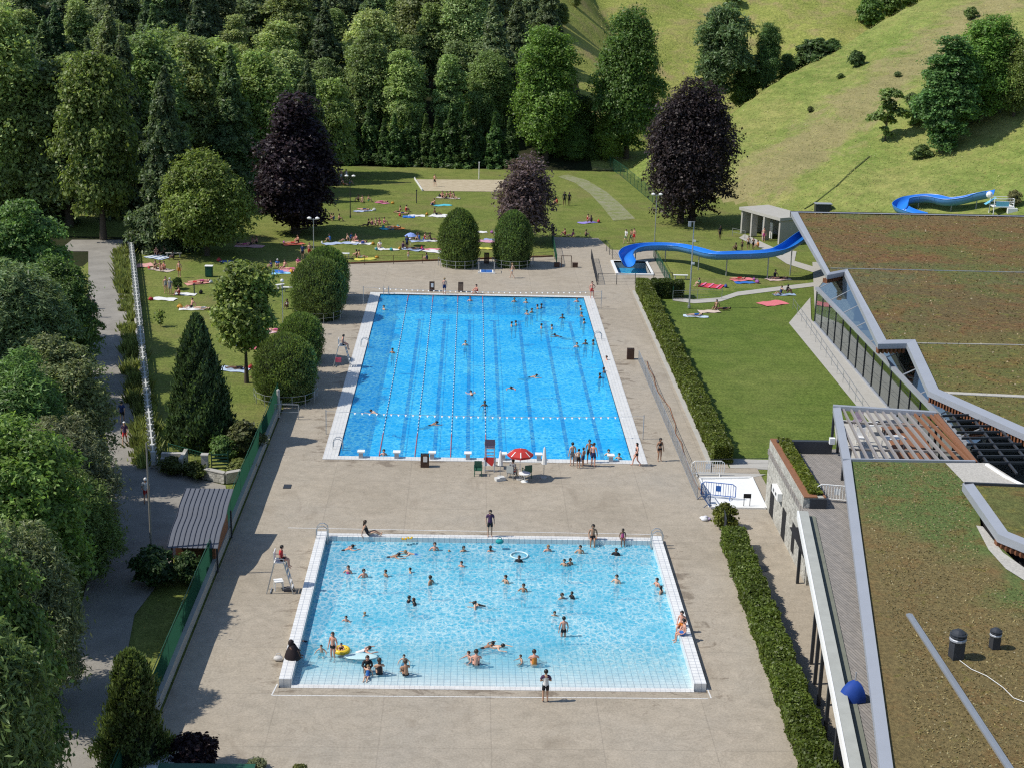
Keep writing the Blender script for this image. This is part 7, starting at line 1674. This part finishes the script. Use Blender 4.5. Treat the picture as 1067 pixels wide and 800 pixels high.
for a in ((349, 190, 'sit', 150, 'leftmost person of the crowd at the far left edge of the lawn'), (352, 193, 'hug', 100, 'second person of the crowd at the far left edge of the lawn', 'm', 'suit:o'), (355.5, 189, 'stand', 170, 'standing person in the crowd at the far left edge of the lawn', 'r', 'shorts:w'), (358, 193, 'sit', -120, 'sitting person in the middle of the far left crowd', 'r', 'shorts:o'), (361, 189, 'stand', 200, 'second standing person in the far left crowd', 'f', 'suit:w'), (364, 192, 'hug', -90, 'person at the right side of the far left crowd', 'm', 'shorts:b'), (352.5, 185, 'stand', 120, 'person standing at the back of the far left crowd', 'm', 'shorts:g'), (360, 184.5, 'sit', 10, 'person sitting at the back of the far left crowd', 'f', 'suit:y'),
    (374, 210, 'hug', 100, 'left one of the three sitting behind the lilac towel'), (377.5, 211, 'sit', 180, 'middle one of the three sitting behind the lilac towel', 'm'), (383.5, 210.5, 'hug', -90, 'right one of the three sitting behind the lilac towel', 'm', 'shorts:g'), (379, 219, 'lie', 80, 'person lying on the lilac striped towel', 'r', 'suit:n'), (398, 211, 'lie', 90, 'person lying on the lone pink towel', 'm', 'shorts:p'), (416, 222, 'sit', 120, 'left sitter of the group at the blue towel', 't'), (420, 223, 'lie', 80, 'person lying left of the blue towel', 'm', 'shorts:n'), (423, 221, 'hug', -60, 'sitter in red beside the blue towel', 'r', 'suit:r'), (453, 214, 'hug', 90, 'person in orange left of the turquoise towel', 'r', 'suit:o'), (454, 224, 'sit', -90, 'person at the left end of the white sheets', 'd'),
    (461, 206, 'hug', 180, 'left sitter on the long pale blanket by the sand court'), (465, 206.5, 'sit', 150, 'second sitter on the long pale blanket by the sand court', 't'), (469, 206, 'hug', 200, 'third sitter on the long pale blanket by the sand court'), (473, 207, 'sit', -150, 'right sitter on the long pale blanket by the sand court', 'm'), (453, 194.5, 'lean', 170, 'person in dark trunks standing on the sand court', 'r', 'shorts:k'),
    (383, 236, 'sit', 120, 'leftmost sitter along the shade tongue', 'd'), (388, 235.5, 'hug', 100, 'second sitter along the shade tongue', 'r', 'suit:p'), (391.5, 235, 'sit', 180, 'third sitter along the shade tongue', 'm'), (395, 234.5, 'hug', 200, 'fourth sitter along the shade tongue', 'r', 'suit:r'), (400, 234, 'hug', -90, 'right sitter along the shade tongue', 'r', 'suit:p'), (411, 237.5, 'lie', 80, 'person lying on the orange towel', 'r', 'suit:o'), (344, 230, 'sit', 90, 'left sitter deep in the dark beech shade', 'm'), (348, 230, 'hug', 90, 'middle sitter deep in the dark beech shade', 'm', 'suit:b'), (353, 230.5, 'hug', -90, 'right sitter deep in the dark beech shade', 'm'),
    (344, 252, 'hug', 100, 'person in light blue in the lower shade', 'm', 'tshirt:b'), (361, 251.5, 'sit', 120, 'left sitter at the lower shade edge', 'm'), (365.5, 250.5, 'hug', -100, 'person in blue at the lower shade edge', 'm', 'tshirt:b'), (371.5, 251.5, 'hug', 130, 'person in pink at the lower shade edge', 'r', 'suit:p'), (376, 252.5, 'lie', 70, 'person lying on the white towel at the shade edge'), (424, 261, 'stand', 160, 'person in dark clothes standing left of the first bush', 'd', 'tshirt:n+shorts:k', 'k'), (419.5, 259.5, 'hug', -60, 'person sitting at the feet of the dark standing one', 'm', 'tshirt:v'), (431, 259.5, 'lie', 80, 'person lying right of the dark standing one', 'd'), (433.5, 250.5, 'sit', 110, 'left sitter of the group below the blue parasol', 'd'), (437, 251, 'hug', 90, 'second sitter of the group below the blue parasol', 'm', 'tshirt:b'), (442.5, 250, 'hug', -90, 'third sitter of the group below the blue parasol', 'm', 'suit:r'), (449, 250.5, 'sit', -120, 'right sitter of the group below the blue parasol', 'd'), (396, 258.5, 'hug', 160, 'person with white towel on the lawn below the shade', 'f', 'tshirt:w'), (372, 268.5, 'hug', 90, 'dark haired person left of the yellow towel', 'm', 'suit:k', 'K'), (375.5, 269, 'sit', -90, 'person on the white cloth beside the yellow towel', 'r', 'shorts:w'), (425.5, 271, 'stand', 180, 'small child standing near the deck barrier', 'r', 'shorts:w', 'b', .6), (445, 272, 'hug', 90, 'person in dark blue near the deck barrier', 'm', 'tshirt:n'),
    (516, 249, 'stand', 160, 'small pale person standing left of the second bush', 'f', 'shorts:w', 'l', .8), (588, 214.5, 'stand', 180, 'left one of two dark people standing right of the purple tree', 'd', 'tshirt:k+shorts:k', 'k', 1.1), (593, 214.5, 'stand', 150, 'right one of two dark people standing right of the purple tree', 'd', 'tshirt:k+shorts:k', 'k', 1.05), (580.5, 213, 'hug', 90, 'person in red beside the two dark standing people', 'r', 'tshirt:r'), (612, 230.5, 'hug', -100, 'person sitting on the violet towel', 'r', 'suit:r'), (616.5, 232, 'hug', 90, 'dark dressed person beside the violet towel', 'd', 'tshirt:k'), (576, 249, 'stand', 0, 'dark person standing at the netting barrier', 'd', 'tshirt:k+shorts:k', 'k', 1.0), (589, 246, 'hug', 90, 'left sitter in the purple tree shade', 'r', 'suit:r'), (596, 247, 'sit', 100, 'middle sitter in the purple tree shade', 'r', 'suit:p'), (610, 247, 'hug', -90, 'right sitter in the purple tree shade', 'm'), (652, 254, 'walk', 140, 'pale person walking left of the lamp post behind the slide', 'f', 'tshirt:w+shorts:g'), (657.5, 254, 'walk', 140, 'person walking beside the pale one behind the slide', 't', 'shorts:g'), (660.5, 253, 'stand', 140, 'third person of the small group behind the slide', 'r', 'shorts:r'),
    (163, 265.5, 'hug', 180, 'left sitter behind the pale blue sheet on the left lawn'), (170, 265, 'sit', 150, 'right sitter behind the pale blue sheet on the left lawn'), (162, 280, 'hug', 180, 'left one of three on the beige blanket', 'm', 'suit:k'), (167, 281, 'sit', 200, 'middle one of three on the beige blanket', 't'), (171.5, 281, 'hug', 150, 'right one of three on the beige blanket', 'r', 'suit:r'), (181, 270.5, 'hug', 120, 'dark person sitting near the grey shaded bench', 'd', 'tshirt:k'), (187, 289, 'stand', 170, 'person in orange trunks standing on the left lawn', 'r', 'shorts:o'), (173, 306, 'stand', 190, 'woman standing left of the person in grey', 'r', 'suit:e'), (177.5, 307.5, 'stand', 160, 'person in grey shirt standing by the small round bush', 'm', 'tshirt:e+shorts:e', 'c'), (187, 307.5, 'hug', 100, 'person in red sitting below the small round bush', 'r', 'suit:r'), (204, 295, 'lie', 80, 'left one of two lying on the reddish blanket', 'r', 'shorts:r'), (211, 293.5, 'lie', 110, 'right one of two lying on the reddish blanket', 'r', 'shorts:p'), (199.5, 320.5, 'sit', 140, 'sitter on the white towel behind the yew'), (211, 322, 'lie', 80, 'person lying left of the lime tree crown', 'f', 'suit:e'), (254, 255.5, 'lie', 90, 'left person on the long pink blanket', 'r', 'suit:p'), (262, 255, 'sit', 120, 'middle person on the long pink blanket'), (268, 254.5, 'hug', 100, 'right person on the long pink blanket'), (304, 254, 'lie', 90, 'person lying on the red blanket', 'r', 'suit:r'), (311, 253, 'hug', 120, 'person sitting at the right end of the red blanket'), (283, 280, 'hug', 120, 'left sitter behind the blue towel', 'm', 'tshirt:n'), (289.5, 278.5, 'hug', 170, 'person with white cap behind the blue towel', 'm', 'tshirt:b', 'c'), (296, 280, 'sit', 150, 'sitter between the blue towel and the pink blanket'), (303, 281, 'lie', 80, 'person lying on the pink blanket behind the oval bush', 'r', 'suit:p'), (311, 276.5, 'hug', 180, 'person in pink behind the oval bush', 'r', 'tshirt:p'), (315.5, 270.5, 'stand', 160, 'person in dark blue standing left of the two headed lamp', 'm', 'tshirt:n+shorts:k'), (322.5, 269, 'stand', 180, 'tanned person standing right beside the two headed lamp', 'r', 'shorts:r'), (299.5, 321, 'hug', 160, 'person sitting on the lawn below the white table bench', 'd', 'suit:w'), (287, 344.5, 'lie', 80, 'person lying on the pale pink blanket', 'r', 'suit:p'), (246, 384, 'lie', 95, 'person lying on the pale blue towel by the lime tree', 'd', 'tshirt:k'), (268, 393, 'hug', 120, 'left one of two dark people under the lime tree', 'd', 'tshirt:v', 'k'), (271.5, 391, 'hug', -140, 'right one of two dark people under the lime tree', 'd', 'tshirt:k', 'k'),
    (729, 298.5, 'hug', 100, 'person in green left of the red and pink blanket', 'f', 'tshirt:g'), (769, 291, 'lie', 95, 'person lying on the red blanket by the slide posts', 'r', 'suit:r'), (807, 290, 'sit', 140, 'left one of two people by the slide end blanket', 'm', 'suit:k'), (814, 290.5, 'lie', 100, 'right one of two people by the slide end blanket'), (746, 322, 'sit', 150, 'person sitting upright on the lush right lawn', 't', 'shorts:k', 'k'), (753.5, 322.5, 'lie', 100, 'dark person lying right of the upright sitter', 'd', 'suit:k', 'k'), (724, 329, 'lie', 105, 'person lying on the pale blue towel of the right lawn', 'f', 'suit:b'), (813, 307, 'sit', 120, 'left one of two dark people above the large red blanket', 'm', 'suit:n', 'k'), (820, 305.5, 'hug', -120, 'right one of two dark people above the large red blanket', 'd', 'tshirt:k', 'k'),
    (750, 250, 'stand', 200, 'dark person standing alone between beech and slide', 'd', 'tshirt:k+shorts:k', 'k'), (795.5, 252, 'stand', 170, 'left pink skinned person standing before the shelter', 'r', 'shorts:p'), (798, 249, 'stand', 190, 'right pink skinned person standing before the shelter', 'r', 'suit:p'), (767, 261, 'hug', 120, 'leftmost of the dark people waiting behind the slide', 'd', 'suit:k', 'k'), (773, 261.5, 'stand', 150, 'second of the dark people waiting behind the slide', 'd', 'shorts:k', 'k', .75), (779.5, 260.5, 'stand', 180, 'third of the dark people waiting behind the slide', 't', 'shorts:k', 'k', .95), (784.5, 260.5, 'stand', 200, 'rightmost of the dark people waiting behind the slide', 't', 'shorts:k', 'k', .85), (790, 258.5, 'hug', 90, 'person in orange waiting behind the slide', 'm', 'tshirt:o'),
    (152.5, 524, 'walk', 10, 'person with red shorts and white shirt walking on the left path', 't', 'tshirt:w+shorts:r', 'c'), (99, 331, 'walk', 5, 'dark dressed walker on the sunlit part of the left path', 'd', 'tshirt:k+shorts:n', 'k'), (93, 322, 'walk', 185, 'walker in the tree shade beside the dark dressed one', 'd', 'tshirt:v+shorts:k', 'k'), (127.5, 441, 'walk', 5, 'walker in dark shade on the left path', 'm', 'tshirt:n+shorts:k', 'k'), (130.5, 463, 'walk', 180, 'walker with red shorts half hidden by the left trees', 'm', 'tshirt:v+shorts:r', 'c')):
    lawn(*a)
p = G(428, 256); t = thing('beach_shelter', 'small light blue parasol standing in the group left of the first bush', 'parasol', (p.x, p.y, 0)); MB().bar((0, 0, 0), (0, 0, 1.5), .02, 6).build('pole', 'white', t); MB().lathe([(.01, 1.55), (.4, 1.42), (.75, 1.15), (.72, 1.14)], (0, 0, 0), 10).build('canopy', 'tint', t, color=(.25, .35, .7))
p = G(334, 262)
bag0 = None; rb = random.Random(12)
for k_ in [o_ for o_ in list(col.objects) if o_.name.startswith('towel')][:46]:
    l_ = k_.location; c_ = rb.choice([(.02, .02, .025), (.05, .08, .3), (.5, .05, .06), (.6, .6, .58), (.05, .3, .32), (.6, .3, .05), (.3, .1, .3)])
    pos_ = (l_.x+rb.choice([-1.4, 1.35, 1.5, -1.2]), l_.y+rb.uniform(-.8, .9), -.05)
    if bag0 is None:
        bag0 = MB().sphere((0, 0, .16), .26, 8, 6, sz=(1.1, .7, .75)).build('beach_bag', 'tint', None, True, c_, pos_); tag(bag0, 'small soft beach bag lying beside a towel on the lawn', 'bag', 'small bags beside the towels')
        MB().tube([(-.15, 0, .3), (-.06, 0, .46), (.08, 0, .46), (.16, 0, .3)], .02, 5).build('handle', 'tint', bag0, color=c_)
    else: dup(bag0, pos_, rb.uniform(0, 3), None, rb.uniform(.7, 1.2), c_)
# roof growth and court net
scatter_sheet('sedum_tufts', hall, [(q[0], q[1]) for q in inner]+[(82, edge[-1][1]), (82, 48)], RZ-.05, 22000, .085, 61, (.165, .13, .062), 'leaf_dry')
def hill_tufts(n, seed):
    rs = np.random.RandomState(seed); X = rs.uniform(22, 110, n*3); Y = rs.uniform(62, 290, n*3); Z = Hn(X, Y); keep = (Z > .5) & ~((X < 26) & (Y > 112)); X, Y, Z = X[keep][:n], Y[keep][:n], Z[keep][:n]
    P = np.stack([X, Y, Z+.08], 1); V = leaves(P, np.tile([-.3, -.15, 1.], (len(P), 1)), .08, rs, .35)
    o = obj('meadow_tufts', quads_mesh('meadow_tufts', V, 'leaf_dry'), None, (.25, .27, .09)); o['kind'] = 'stuff'; o['label'] = 'coarse grass tufts covering the sunny hillside'; o['category'] = 'grass'
hill_tufts(90000, 71)
dt = MB(); q = [GT(x, y) for x, y in ((906, 164), (890, 178), (872, 194), (852, 210), (838, 219))]  # narrow strip of darker green running down the slope
for a, b in zip(q[:-1], q[1:]): dt.beam((a.x, a.y, a.z+.0), (b.x, b.y, b.z+.0), .22, .10)
structure(dt.build('dark_strip', 'dark_strip_grass'))
scatter_sheet('grass_tufts', low, [(c1.x+.6, c1.y-.3), (pr2.x, pr2.y-.3), (rgh[1].x-.6, rgh[1].y), (rgh[2].x-2, rgh[2].y-1), (40, -86), (c3.x+3, -86)], LZ-.05, 26000, .05, 62, (.185, .165, .075), 'leaf_dry')
